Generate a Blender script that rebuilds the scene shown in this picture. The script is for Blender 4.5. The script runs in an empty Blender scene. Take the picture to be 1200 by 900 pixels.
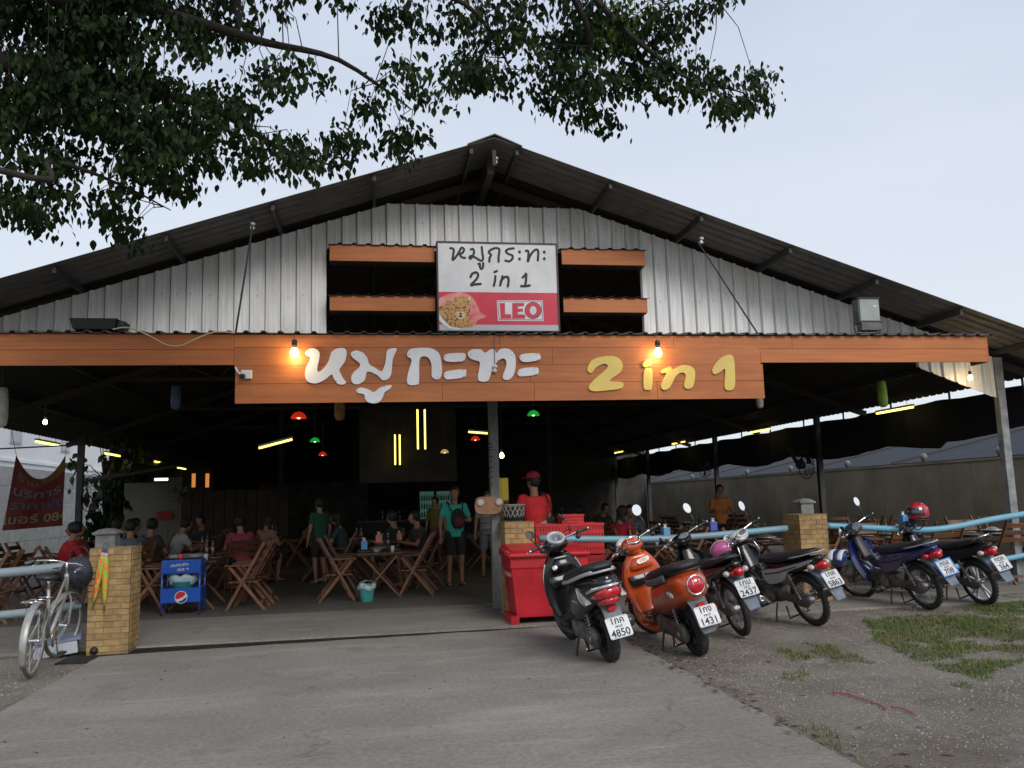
import bpy, math, random
from math import sin, cos, pi, radians as R_, atan, sqrt
from mathutils import Vector as V, Matrix, Euler, noise
from mathutils.geometry import tessellate_polygon
random.seed(7)
sc = bpy.context.scene
COL = sc.collection
# ------------------------------------------------------------------ camera
FOC, CAMH = 1000.0, 1.5          # focal length in pixels of a 1200 px wide picture, eye height
PIT, ROL = R_(7.7), R_(1.66)
YAW = atan(167 / (FOC / cos(PIT)))
ROT = Matrix.Rotation(-YAW, 3, 'Z') @ Matrix.Rotation(pi / 2 + PIT, 3, 'X') @ Matrix.Rotation(-ROL, 3, 'Z')
cd = bpy.data.cameras.new('camera'); cam = bpy.data.objects.new('camera', cd); COL.objects.link(cam)
cam.matrix_world = Matrix.Translation((0, 0, CAMH)) @ ROT.to_4x4()
cd.sensor_width = 36; cd.lens = 36 * FOC / 1200; cd.clip_end = 2000; cd.clip_start = 0.05
sc.camera = cam
def ray(x, y): return ROT @ V(((x - 600) / FOC, (450 - y) / FOC, -1))
def at(x, y, Y):                  # the point of the facade-parallel plane Y seen at a photo pixel
    d = ray(x, y); return V((0, 0, CAMH)) + d * (Y / d.y)
def gr(x, y, z=0.0):              # the point of the ground seen at a photo pixel
    d = ray(x, y); return V((0, 0, CAMH)) + d * ((z - CAMH) / d.z)
# ------------------------------------------------------------------ light
SUN_EL, SUN_AZ = R_(36), R_(162)   # azimuth measured from +Y clockwise; the sun stands behind the camera
w = bpy.data.worlds.new('World'); sc.world = w; w.use_nodes = True
nt = w.node_tree; nt.nodes.clear()
def wn(t, **k):
    n = nt.nodes.new(t)
    for a, b in k.items(): setattr(n, a, b)
    return n
out = wn('ShaderNodeOutputWorld'); bg = wn('ShaderNodeBackground'); bg.inputs['Strength'].default_value = 0.1
sky = wn('ShaderNodeTexSky', sky_type='NISHITA'); sky.sun_disc = False
sky.sun_elevation = SUN_EL; sky.sun_rotation = SUN_AZ; sky.air_density = 1.0; sky.dust_density = 2.0; sky.ozone_density = 1.0
tc = wn('ShaderNodeTexCoord'); mp = wn('ShaderNodeMapping'); mp.inputs['Scale'].default_value = (1.0, 1.0, 3.2)
no = wn('ShaderNodeTexNoise'); no.inputs['Scale'].default_value = 1.6; no.inputs['Detail'].default_value = 5; no.inputs['Roughness'].default_value = .55
cr = wn('ShaderNodeValToRGB'); cr.color_ramp.elements[0].position = .3; cr.color_ramp.elements[0].color = (4.5, 5.15, 6.4, 1)
cr.color_ramp.elements[1].position = .72; cr.color_ramp.elements[1].color = (5.8, 6.35, 7.4, 1)
mx = wn('ShaderNodeMix', data_type='RGBA'); mx.inputs['Factor'].default_value = .88
lk = nt.links.new
lk(tc.outputs['Generated'], mp.inputs['Vector']); lk(mp.outputs['Vector'], no.inputs['Vector']); lk(no.outputs['Fac'], cr.inputs['Fac'])
sx_ = wn('ShaderNodeSeparateXYZ'); hr = wn('ShaderNodeMapRange'); hr.inputs['From Min'].default_value = .0; hr.inputs['From Max'].default_value = .6; hr.inputs['To Min'].default_value = 1.0; hr.inputs['To Max'].default_value = 0.0
hz_ = wn('ShaderNodeMix', data_type='RGBA'); hz_.inputs['B'].default_value = (6.7, 7.15, 7.6, 1)
lk(tc.outputs['Generated'], sx_.inputs[0]); lk(sx_.outputs['Z'], hr.inputs['Value']); lk(hr.outputs['Result'], hz_.inputs['Factor']); lk(cr.outputs['Color'], hz_.inputs['A'])
lk(sky.outputs['Color'], mx.inputs['A']); lk(hz_.outputs['Result'], mx.inputs['B'])
lk(mx.outputs['Result'], bg.inputs['Color']); lk(bg.outputs['Background'], out.inputs['Surface'])
sd = bpy.data.lights.new('sun', 'SUN'); sd.energy = 1.5; sd.angle = R_(28); sd.color = (1, .965, .92)
so = bpy.data.objects.new('sun', sd); COL.objects.link(so)
so.rotation_euler = (V((sin(SUN_AZ) * cos(SUN_EL), cos(SUN_AZ) * cos(SUN_EL), sin(SUN_EL)))).to_track_quat('Z', 'Y').to_euler()
sc.view_settings.view_transform = 'Standard'; sc.view_settings.look = 'None'; sc.view_settings.exposure = 0.36; sc.view_settings.gamma = 1
try:
    sc.cycles.use_denoising = True; sc.cycles.max_bounces = 6; sc.cycles.diffuse_bounces = 2
    sc.cycles.sample_clamp_indirect = 4
except Exception: pass
# ------------------------------------------------------------------ materials
MT = {}
def mat(name, col, rough=.6, metal=0.0, var=.0, scale=8.0, bump=0.0, col2=None, detail=5, emit=0, ecol=None, spec=.5, coat=0, stretch=None, bscale=None, alpha=1, trans=0, thr=(.35, .65)):
    if name in MT: return MT[name]
    m = bpy.data.materials.new(name); m.use_nodes = True; MT[name] = m
    n = m.node_tree.nodes; L = m.node_tree.links; b = n['Principled BSDF']
    b.inputs['Roughness'].default_value = rough; b.inputs['Metallic'].default_value = metal
    b.inputs['Specular IOR Level'].default_value = spec; b.inputs['Coat Weight'].default_value = coat
    b.inputs['Coat Roughness'].default_value = .06; b.inputs['Transmission Weight'].default_value = trans
    c = (*col, 1)
    b.inputs['Base Color'].default_value = c
    if emit: b.inputs['Emission Color'].default_value = (*(ecol or col), 1); b.inputs['Emission Strength'].default_value = emit
    if var or col2 or bump:
        t = n.new('ShaderNodeTexCoord'); mpn = n.new('ShaderNodeMapping'); L.new(t.outputs['Object'], mpn.inputs['Vector'])
        oi = n.new('ShaderNodeObjectInfo'); ad = n.new('ShaderNodeVectorMath'); ad.operation = 'SCALE'; ad.inputs[0].default_value = (13, 7, 5)
        L.new(oi.outputs['Random'], ad.inputs['Scale']); L.new(ad.outputs['Vector'], mpn.inputs['Location'])
        if stretch: mpn.inputs['Scale'].default_value = stretch
        nz = n.new('ShaderNodeTexNoise'); nz.inputs['Scale'].default_value = scale; nz.inputs['Detail'].default_value = detail; nz.inputs['Roughness'].default_value = .6
        L.new(mpn.outputs['Vector'], nz.inputs['Vector'])
        if var or col2:
            r = n.new('ShaderNodeValToRGB'); r.color_ramp.elements[0].position = thr[0]; r.color_ramp.elements[1].position = thr[1]
            c2 = col2 or tuple(x * (1 - var) for x in col); c1 = col if col2 else tuple(min(1, x * (1 + var)) for x in col)
            r.color_ramp.elements[0].color = (*c1, 1); r.color_ramp.elements[1].color = (*c2, 1)
            L.new(nz.outputs['Fac'], r.inputs['Fac']); L.new(r.outputs['Color'], b.inputs['Base Color'])
        if bump:
            bn = n.new('ShaderNodeBump'); bn.inputs['Strength'].default_value = bump; bn.inputs['Distance'].default_value = .01
            src = nz
            if bscale:
                src = n.new('ShaderNodeTexNoise'); src.inputs['Scale'].default_value = bscale; src.inputs['Detail'].default_value = 4
                L.new(mpn.outputs['Vector'], src.inputs['Vector'])
            L.new(src.outputs['Fac'], bn.inputs['Height']); L.new(bn.outputs['Normal'], b.inputs['Normal'])
    return m
def varied(m, amt):
    """per-object brightness variation (each plank, brick or sheet a little different)"""
    n = m.node_tree.nodes; L = m.node_tree.links; b = n['Principled BSDF']
    h = n.new('ShaderNodeHueSaturation'); oi = n.new('ShaderNodeObjectInfo'); mr = n.new('ShaderNodeMapRange')
    mr.inputs['To Min'].default_value = 1 - amt; mr.inputs['To Max'].default_value = 1 + amt
    L.new(oi.outputs['Random'], mr.inputs['Value']); L.new(mr.outputs['Result'], h.inputs['Value'])
    ins = b.inputs['Base Color']
    if ins.links: L.new(ins.links[0].from_socket, h.inputs['Color'])
    else: h.inputs['Color'].default_value = ins.default_value
    L.new(h.outputs['Color'], ins); return m
def stain(m, scale=2.5, lo=.7, st=(1, 1, 1), hi=1.06, thr=(.35, .62)):
    """dirt patches that run on across neighbouring pieces (laid out in the place, not per piece)"""
    n = m.node_tree.nodes; L = m.node_tree.links; b = n['Principled BSDF']; g = n.new('ShaderNodeNewGeometry'); mp_ = n.new('ShaderNodeMapping'); mp_.inputs['Scale'].default_value = st
    nz = n.new('ShaderNodeTexNoise'); nz.inputs['Scale'].default_value = scale; nz.inputs['Detail'].default_value = 7; nz.inputs['Roughness'].default_value = .65
    r = n.new('ShaderNodeValToRGB'); r.color_ramp.elements[0].position = thr[0]; r.color_ramp.elements[1].position = thr[1]; r.color_ramp.elements[0].color = (lo * 1.02, lo, lo * .95, 1); r.color_ramp.elements[1].color = (hi, hi, hi, 1)
    k = n.new('ShaderNodeMix'); k.data_type = 'RGBA'; k.blend_type = 'MULTIPLY'; k.inputs['Factor'].default_value = 1
    L.new(g.outputs['Position'], mp_.inputs['Vector']); L.new(mp_.outputs['Vector'], nz.inputs['Vector']); L.new(nz.outputs['Fac'], r.inputs['Fac'])
    i_ = b.inputs['Base Color']
    if i_.links: L.new(i_.links[0].from_socket, k.inputs['A'])
    else: k.inputs['A'].default_value = i_.default_value
    L.new(r.outputs['Color'], k.inputs['B']); L.new(k.outputs['Result'], i_); return m
black_plastic = mat('black_plastic', (.018, .018, .02), .45, var=.3, scale=20)
black_gloss = mat('black_paint', (.006, .006, .007), .25, coat=.5, spec=.4, var=.25, scale=6); stain(black_gloss, 9, .6, hi=1.5)
orange_paint = mat('orange_paint', (.62, .085, .012), .28, coat=.9, col2=(.54, .072, .012), scale=5); stain(orange_paint, 7, .78)
silver_paint = mat('silver_paint', (.5, .5, .51), .35, metal=.2, col2=(.4, .4, .41), scale=9)
white_paint = mat('white_paint', (.72, .72, .72), .35, coat=.4, col2=(.6, .6, .59), scale=9)
blue_paint = mat('blue_paint', (.009, .016, .10), .25, coat=.9, col2=(.012, .02, .13), scale=7)
grey_plastic = mat('grey_plastic', (.13, .135, .145), .55, var=.25, scale=12)
blue_grey = mat('mud_flap_plastic', (.13, .16, .2), .6, var=.2, scale=12)
chrome = mat('chrome', (.75, .75, .76), .12, metal=1)
dull_metal = mat('dull_metal', (.32, .31, .3), .45, metal=.8, col2=(.17, .14, .12), scale=18)
alu = mat('cast_alloy', (.2, .19, .18), .55, metal=.5, col2=(.08, .07, .06), scale=14, bump=.3)
mirror_m = mat('mirror_glass', (.92, .93, .94), .03, metal=1)
rubber = mat('tyre_rubber', (.022, .021, .02), .85, col2=(.06, .052, .045), scale=25, bump=.4, thr=(.5, .8))
seat_m = mat('seat_vinyl', (.016, .016, .018), .5, var=.3, scale=60, bump=.25)
red_lens = mat('red_lens', (.5, .012, .02), .12, coat=1, var=.25, scale=60)
clear_lens = mat('clear_lens', (.62, .6, .56), .12, coat=1, col2=(.4, .38, .34), scale=60)
amber_lens = mat('amber_lens', (.75, .35, .12), .15, coat=1)
plate_m = mat('plate_white', (.62, .64, .65), .4, col2=(.5, .51, .51), scale=14)
plate_blue = mat('plate_blue_frame', (.06, .2, .65), .4)
ink = mat('black_ink', (.012, .012, .012), .6)
# ------------------------------------------------------------------ mesh helpers
class MB:
    def __init__(s): s.v = []; s.f = []
    def add(s, vs, fs, M=None):
        o = len(s.v)
        s.v += [tuple(M @ V(p)) if M else tuple(p) for p in vs]
        s.f += [tuple(i + o for i in q) for q in fs]; return s
    def box(s, c, d, rot=None, taper=None):
        x, y, z = d[0] / 2, d[1] / 2, d[2] / 2; t = taper or (1, 1)
        vs = [(-x, -y, -z), (x, -y, -z), (x, y, -z), (-x, y, -z), (-x * t[0], -y * t[1], z), (x * t[0], -y * t[1], z), (x * t[0], y * t[1], z), (-x * t[0], y * t[1], z)]
        M = Matrix.Translation(c) @ (Euler(rot).to_matrix().to_4x4() if rot else Matrix())
        return s.add(vs, [(0, 3, 2, 1), (4, 5, 6, 7), (0, 1, 5, 4), (1, 2, 6, 5), (2, 3, 7, 6), (3, 0, 4, 7)], M)
    def b2(s, x0, x1, y0, y1, z0, z1): return s.box(((x0 + x1) / 2, (y0 + y1) / 2, (z0 + z1) / 2), (x1 - x0, y1 - y0, z1 - z0))
    def loft(s, rings, cap=True, closed=False):
        n = len(rings[0]); vs = [p for r in rings for p in r]; fs = []
        m = len(rings)
        for i in range(m if closed else m - 1):
            a, b = i * n, ((i + 1) % m) * n
            for j in range(n): k = (j + 1) % n; fs.append((a + j, a + k, b + k, b + j))
        if cap and not closed: fs.append(tuple(range(n))[::-1]); fs.append(tuple(range((m - 1) * n, m * n)))
        return s.add(vs, fs)
    def tube(s, pts, r, n=8, cap=True, closed=False, flat=None):
        P = [V(p) for p in pts]; m = len(P); rings = []; up = None
        for i, p in enumerate(P):
            if closed: t = P[(i + 1) % m] - P[i - 1]
            else: t = P[min(i + 1, m - 1)] - P[max(i - 1, 0)]
            if t.length < 1e-9: t = V((0, 0, 1))
            t.normalize()
            if up is None:
                a = V((0, 0, 1)) if abs(t.z) < .9 else V((1, 0, 0)); up = (a - t * a.dot(t)).normalized()
            else:
                up = up - t * up.dot(t)
                up = up.normalized() if up.length > 1e-6 else t.orthogonal().normalized()
            sd_ = t.cross(up); rr = r[i] if isinstance(r, (list, tuple)) else r
            fa, fb = flat if flat else (1, 1)
            rings.append([p + (up * cos(2 * pi * j / n) * fa + sd_ * sin(2 * pi * j / n) * fb) * rr for j in range(n)])
        return s.loft(rings, cap, closed)
    def bar(s, a, b, w_, h, up=(0, 0, 1)):
        a, b = V(a), V(b); t = (b - a).normalized(); u = V(up)
        if abs(t.dot(u)) > .98: u = V((1, 0, 0))
        sd_ = t.cross(u).normalized(); u = sd_.cross(t).normalized(); x, y = sd_ * w_ / 2, u * h / 2
        vs = [a - x - y, a + x - y, a + x + y, a - x + y, b - x - y, b + x - y, b + x + y, b - x + y]
        return s.add(vs, [(0, 3, 2, 1), (4, 5, 6, 7), (0, 1, 5, 4), (1, 2, 6, 5), (2, 3, 7, 6), (3, 0, 4, 7)])
    def lathe(s, prof, c=(0, 0, 0), ax=(0, 0, 1), n=20, cap=True):
        q = V((0, 0, 1)).rotation_difference(V(ax).normalized()).to_matrix(); c = V(c)
        return s.loft([[c + q @ V((r * cos(2 * pi * j / n), r * sin(2 * pi * j / n), z)) for j in range(n)] for r, z in prof], cap)
    def ell(s, c, r, n=14, m=9, M=None):
        c = V(c); rings = []
        for i in range(m):
            t = pi * (i + .02) / (m - 1 + .04) ; rings.append([c + V((r[0] * sin(t) * cos(2 * pi * j / n), r[1] * sin(t) * sin(2 * pi * j / n), -r[2] * cos(t))) for j in range(n)])
        if M: rings = [[c + M @ (p - c) for p in g] for g in rings]
        return s.loft(rings)
    def torus(s, c, R, r, ax='Y', n=32, m=8, wide=1.0, a0=0, a1=2 * pi):
        c = V(c); full = abs(a1 - a0 - 2 * pi) < 1e-6; rings = []
        for i in range(n if full else n + 1):
            a = a0 + (a1 - a0) * i / n; ring = []
            for j in range(m):
                b = 2 * pi * j / m; rad = R + r * cos(b); h = r * wide * sin(b)
                p = (rad * cos(a), h, rad * sin(a)) if ax == 'Y' else ((rad * cos(a), rad * sin(a), h) if ax == 'Z' else (h, rad * cos(a), rad * sin(a)))
                ring.append(c + V(p))
            rings.append(ring)
        return s.loft(rings, True, full)
    def prism(s, poly, d, M=None):
        """polygon (x, y) list, extruded by d along -z of M"""
        n = len(poly); tri = tessellate_polygon([[V((p[0], p[1], 0)) for p in poly]])
        vs = [(p[0], p[1], 0) for p in poly] + [(p[0], p[1], -d) for p in poly]
        ar = sum(poly[i][0] * poly[(i + 1) % n][1] - poly[(i + 1) % n][0] * poly[i][1] for i in range(n))
        fs = []
        for t in tri:
            a, b, c = t
            o = (poly[b][0] - poly[a][0]) * (poly[c][1] - poly[a][1]) - (poly[c][0] - poly[a][0]) * (poly[b][1] - poly[a][1])
            if o < 0: a, b, c = c, b, a
            fs.append((a, b, c)); fs.append((c + n, b + n, a + n))
        for i in range(n):
            j = (i + 1) % n
            fs.append((i, i + n, j + n, j) if ar > 0 else (j, j + n, i + n, i))
        return s.add(vs, fs, M)
    def mesh(s, name, m, smooth=False):
        me = bpy.data.meshes.new(name); me.from_pydata(s.v, [], s.f); me.materials.append(m)
        if smooth: me.polygons.foreach_set('use_smooth', [True] * len(me.polygons))
        me.update(); return me
    def build(s, name, m, parent=None, smooth=False, bevel=0, kind=None, label=None, xf=None, sub=0, auto=None):
        if xf: s.v = [tuple(xf @ V(p)) for p in s.v]
        me = s.mesh(name, m, smooth)
        if auto: 
            me.set_sharp_from_angle(angle=R_(auto))
        o = bpy.data.objects.new(name, me); COL.objects.link(o)
        if parent: o.parent = parent
        if bevel:
            b = o.modifiers.new('bevel', 'BEVEL'); b.width = bevel; b.segments = 2; b.limit_method = 'ANGLE'
        if sub:
            u = o.modifiers.new('sub', 'SUBSURF'); u.levels = sub; u.render_levels = sub
        if kind: o['kind'] = kind
        if label: o['label'] = label
        return o
def put(name, me, parent=None, loc=None, rot=None, scl=None):
    o = bpy.data.objects.new(name, me); COL.objects.link(o)
    if parent: o.parent = parent
    if loc: o.location = loc
    if rot: o.rotation_euler = rot
    if scl: o.scale = scl
    return o
def thing(name, label, cat, loc=(0, 0, 0), rz=0, group=None, rot=None):
    o = bpy.data.objects.new(name, None); COL.objects.link(o); o.location = loc; o.rotation_euler = rot or (0, 0, rz)
    o.empty_display_size = .2; o['label'] = label; o['category'] = cat
    if group: o['group'] = group
    return o
def tag(o, label, cat, group=None):
    o['label'] = label; o['category'] = cat
    if group: o['group'] = group
    return o
def copy_tree(o, parent=None, loc=None, rz=None, label=None, depth=0):
    c = o.copy(); COL.objects.link(c); c.parent = parent
    if loc is not None: c.location = loc
    if rz is not None: c.rotation_euler = (0, 0, rz)
    if label: c['label'] = label
    for ch in KIDS(o): copy_tree(ch, c)
    return c
def KIDS(o): return list(o.children)
def smooth_poly(pts, k=3, closed=True):
    n = len(pts); out_ = []
    rng = range(n) if closed else range(n - 1)
    for i in rng:
        g = (lambda q: pts[q % n]) if closed else (lambda q: pts[max(0, min(n - 1, q))])
        p0, p1, p2, p3 = g(i - 1), g(i), g(i + 1), g(i + 2)
        for j in range(k):
            t = j / k
            out_.append(tuple(.5 * (2 * p1[a] + (p2[a] - p0[a]) * t + (2 * p0[a] - 5 * p1[a] + 4 * p2[a] - p3[a]) * t * t + (3 * p1[a] - p0[a] - 3 * p2[a] + p3[a]) * t ** 3) for a in range(len(p1))))
    if not closed: out_.append(tuple(pts[-1]))
    return out_
def text_mesh(body, size, depth=0.0, align='CENTER', bold=0.0, name='lettering'):
    c = bpy.data.curves.new(name, 'FONT'); c.body = body; c.size = size; c.extrude = depth; c.align_x = align; c.align_y = 'CENTER'; c.offset = bold
    c.resolution_u = 3
    o = bpy.data.objects.new('t', c); COL.objects.link(o)
    bpy.context.view_layer.update()
    dg = bpy.context.evaluated_depsgraph_get(); me = bpy.data.meshes.new_from_object(o.evaluated_get(dg)); me.name = name
    bpy.data.objects.remove(o); return me
def put_text(body, size, m, parent, M, depth=.0005, bold=0.0, name='lettering'):
    me = text_mesh(body, size, depth, bold=bold, name=name); me.materials.clear(); me.materials.append(m)
    o = put(name, me, parent); o.matrix_local = M; return o
# ================================================================== GROUND
def ground_mat(name, c1, c2, c3, s1, s2, bump, bs, crack=0, streak=None, rough=.9, bd=.02):
    m = bpy.data.materials.new(name); m.use_nodes = True; n = m.node_tree.nodes; L = m.node_tree.links; b = n['Principled BSDF']
    b.inputs['Roughness'].default_value = rough; b.inputs['Specular IOR Level'].default_value = .3
    t = n.new('ShaderNodeTexCoord'); src = t.outputs['Object']
    def nz(s, d=6, st=None, r=.6):
        k = n.new('ShaderNodeTexNoise'); k.inputs['Scale'].default_value = s; k.inputs['Detail'].default_value = d; k.inputs['Roughness'].default_value = r
        if st:
            q = n.new('ShaderNodeMapping'); q.inputs['Scale'].default_value = st; L.new(src, q.inputs['Vector']); L.new(q.outputs['Vector'], k.inputs['Vector'])
        else: L.new(src, k.inputs['Vector'])
        return k.outputs['Fac']
    def ramp(f, a, b_, ca, cb):
        r = n.new('ShaderNodeValToRGB'); e = r.color_ramp.elements; e[0].position = a; e[1].position = b_; e[0].color = (*ca, 1); e[1].color = (*cb, 1); L.new(f, r.inputs['Fac']); return r.outputs['Color']
    def mix(f, a, b_, bt='MIX'):
        k = n.new('ShaderNodeMix'); k.data_type = 'RGBA'; k.blend_type = bt
        if isinstance(f, float): k.inputs['Factor'].default_value = f
        else: L.new(f, k.inputs['Factor'])
        L.new(a, k.inputs['A']); L.new(b_, k.inputs['B']); return k.outputs['Result']
    base = ramp(nz(s1), .32, .68, c1, c2)
    fine = ramp(nz(s2, 8), .3, .75, (.72, .72, .72), (1.22, 1.2, 1.18))
    col = mix(1.0, base, fine, 'MULTIPLY')
    spot = ramp(nz(s1 * 2.7, 7), .56, .72, (0, 0, 0), (1, 1, 1))
    third = n.new('ShaderNodeRGB'); third.outputs[0].default_value = (*c3, 1)
    sp = n.new('ShaderNodeMath'); sp.operation = 'MULTIPLY'; sp.inputs[1].default_value = .85; L.new(spot, sp.inputs[0])
    col = mix(sp.outputs[0], col, third.outputs[0])
    if streak:
        s3 = ramp(nz(1.0, 6, streak, .7), .5, .8, (1, 1, 1), (1.5, 1.47, 1.42)); col = mix(.8, col, mix(1.0, col, s3, 'MULTIPLY'))
    if crack:
        wv = n.new('ShaderNodeTexVoronoi'); wv.feature = 'DISTANCE_TO_EDGE'; wv.inputs['Scale'].default_value = crack
        ds = n.new('ShaderNodeTexNoise'); ds.inputs['Scale'].default_value = 2.5; ds.inputs['Detail'].default_value = 6; L.new(src, ds.inputs['Vector'])
        va = n.new('ShaderNodeVectorMath'); va.operation = 'SCALE'; va.inputs['Scale'].default_value = .9; L.new(ds.outputs['Color'], va.inputs[0])
        vb = n.new('ShaderNodeVectorMath'); L.new(src, vb.inputs[0]); L.new(va.outputs[0], vb.inputs[1]); L.new(vb.outputs[0], wv.inputs['Vector'])
        ck = ramp(wv.outputs['Distance'], .0, .006, (.45, .45, .45), (1, 1, 1)); msk = ramp(nz(.6, 3), .48, .56, (0, 0, 0), (1, 1, 1))
        col = mix(msk, col, mix(.55, col, mix(1.0, col, ck, 'MULTIPLY')))
    L.new(col, b.inputs['Base Color'])
    bn = n.new('ShaderNodeBump'); bn.inputs['Strength'].default_value = bump; bn.inputs['Distance'].default_value = bd
    L.new(nz(bs, 8, None, .7), bn.inputs['Height']); L.new(bn.outputs['Normal'], b.inputs['Normal']); return m
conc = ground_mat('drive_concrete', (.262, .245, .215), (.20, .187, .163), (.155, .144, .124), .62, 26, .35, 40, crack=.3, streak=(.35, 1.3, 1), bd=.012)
floor_m = ground_mat('hall_floor_concrete', (.15, .142, .13), (.11, .104, .096), (.08, .075, .068), .8, 12, .3, 24, rough=.75)  # darker than the apron concrete: indoor shade painted into the floor colour
def scuffs(m):
    n = m.node_tree.nodes; L = m.node_tree.links; b = n['Principled BSDF']; t = n.new('ShaderNodeTexCoord'); mp_ = n.new('ShaderNodeMapping'); mp_.inputs['Scale'].default_value = (.45, 2.6, 1); mp_.inputs['Rotation'].default_value = (0, 0, .12)
    nz = n.new('ShaderNodeTexNoise'); nz.inputs['Scale'].default_value = 1.5; nz.inputs['Detail'].default_value = 9; nz.inputs['Roughness'].default_value = .72
    r = n.new('ShaderNodeValToRGB'); r.color_ramp.elements[0].position = .56; r.color_ramp.elements[1].position = .74; r.color_ramp.elements[0].color = (0, 0, 0, 1); r.color_ramp.elements[1].color = (.85, .85, .85, 1)
    k = n.new('ShaderNodeMix'); k.data_type = 'RGBA'; k.inputs['B'].default_value = (.36, .35, .33, 1); src = b.inputs['Base Color'].links[0].from_socket
    L.new(t.outputs['Object'], mp_.inputs['Vector']); L.new(mp_.outputs['Vector'], nz.inputs['Vector']); L.new(nz.outputs['Fac'], r.inputs['Fac']); L.new(r.outputs['Color'], k.inputs['Factor']); L.new(src, k.inputs['A']); L.new(k.outputs['Result'], b.inputs['Base Color'])
scuffs(conc)
earth = ground_mat('gravelly_earth', (.36, .325, .275), (.21, .175, .135), (.37, .35, .325), .95, 34, 1.0, 45, bd=.05)
def hgt(x, y): return -.035 + .022 * noise.noise(V((x * .9, y * .9, 0))) + .008 * noise.noise(V((x * 5, y * 5, 3)))
far = MB().b2(-400, 400, -300, 700, -.5, -.09); far.build('ground', earth, kind='structure')
mb = MB(); nx, ny = 230, 130; x0, x1, y0, y1 = -14., 20., -2., 16.
vs = [(x0 + (x1 - x0) * i / nx, y0 + (y1 - y0) * j / ny, 0) for j in range(ny + 1) for i in range(nx + 1)]
vs = [(x, y, hgt(x, y)) for x, y, z in vs]
mb.add(vs, [(j * (nx + 1) + i, j * (nx + 1) + i + 1, (j + 1) * (nx + 1) + i + 1, (j + 1) * (nx + 1) + i) for j in range(ny) for i in range(nx)])
mb.build('gravel_yard', earth, kind='structure', smooth=True)
# driveway slab with slightly ragged edges
DX0, DX1 = -2.83, 2.62
edge = [(DX0 + .03 * noise.noise(V((0, i * .9, 1))), -2 + i * .25) for i in range(48)] + [(DX0 + 5.45 * k / 40, 9.76 + .42 * (k / 40) ** .7 + .07 * noise.noise(V((k * .35, 2, 2))) + .012 * noise.noise(V((k * 1.4, 7, 2)))) for k in range(41)]
edge2 = [(DX1 + .05 * noise.noise(V((5, i * .7, 1))) + .02 * noise.noise(V((5, i * 3.1, 1))), -2 + i * .25) for i in range(48)][::-1]
M0 = Matrix()
MB().prism(edge + edge2, .12, M0).build('concrete_driveway', conc, kind='structure')
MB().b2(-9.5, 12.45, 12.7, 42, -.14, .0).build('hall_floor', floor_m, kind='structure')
MB().b2(-9.5, 12.45, 10.33, 12.695, -.14, .002).build('entrance_apron', conc, kind='structure')
# drain slot with silt between drive and floor
MB().b2(-3.2, 2.62, 9.6, 10.328, -.16, -.018).build('drain_slot', mat('drain_silt', (.012, .010, .008), .7, var=.5, scale=9, bump=.5), kind='structure')

# ================================================================== HALL
RX, RZ, SL = 1.69, 6.40, .335     # ridge x, ridge height, slope
EL, ER = -7.7, 11.05              # eaves
YF, YG, YB = 11.07, 12.2, 40.0     # roof front edge, gable wall, back
def rz_(x): return RZ - SL * abs(x - RX)
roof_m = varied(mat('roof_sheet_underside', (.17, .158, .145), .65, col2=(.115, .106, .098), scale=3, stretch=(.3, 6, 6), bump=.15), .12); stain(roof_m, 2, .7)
steel = mat('dark_steel', (.03, .028, .026), .7, col2=(.05, .03, .02), scale=14)
purl = mat('purlin_steel', (.04, .037, .035), .6, var=.3, scale=9)
galv = varied(mat('galvanised_sheet', (.86, .86, .86), .62, metal=0, col2=(.70, .70, .69), scale=3.0, stretch=(7, 7, .5), bump=.08), .07); stain(galv, 1.4, .84, (2.2, 1, .35))
hall = thing('market_hall', 'long open restaurant hall with grey metal gable and dark low pitched roof', 'building', (RX, YG, 0))
def HB(mb_, name, m, **k):        # a part of the hall from world coordinates
    return mb_.build(name, m, hall, xf=Matrix.Translation((-RX, -YG, 0)), **k)
def rib_profile(L0, L1, pitch, h):
    pts = []; u = L0
    while u < L1 - 1e-6:
        for a, z in ((0, 0), (.62, 0), (.72, h), (.9, h)):
            if u + a * pitch < L1: pts.append((u + a * pitch, z))
        u += pitch
    pts.append((L1, 0)); return pts
# roof sheets run down each slope, laid side by side along the hall
shaded_roof_m = varied(mat('shaded_roof_underside', (.030, .027, .024), .85, col2=(.018, .016, .015), scale=3, stretch=(.3, 6, 6)), .12)  # dark copy of the roof sheet; the hall's shade is put into its colour
def slope_sheet(side, rm_=None):
    L = (RX - EL) if side < 0 else (ER - RX); b = MB(); pr = rib_profile(0, 1.06, .21, .028)
    rows = [0, .5, 1]; th = .006; vs = []
    for t in rows:
        for (u, h) in pr: vs.append((side * L * t, u, -SL * L * t + h))
    m = len(pr); fs = [(i * m + j, i * m + j + 1, (i + 1) * m + j + 1, (i + 1) * m + j) for i in range(2) for j in range(m - 1)]
    k = len(vs); vs += [(x, y, z - th) for x, y, z in vs]; fs2 = [tuple(q + k for q in f)[::-1] for f in fs]
    edge_ = [(j, j + 1, j + 1 + k, j + k) for j in range(m - 1)] + [(2 * m + j, 2 * m + j + 1, 2 * m + j + 1 + k, 2 * m + j + k) for j in range(m - 1)]
    edge_ += [(i * m, (i + 1) * m, (i + 1) * m + k, i * m + k) for i in range(2)] + [(i * m + m - 1, (i + 1) * m + m - 1, (i + 1) * m + m - 1 + k, i * m + m - 1 + k) for i in range(2)]
    b.add(vs, fs + fs2 + edge_); return b.mesh('roof_sheet', rm_ or roof_m)
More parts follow.
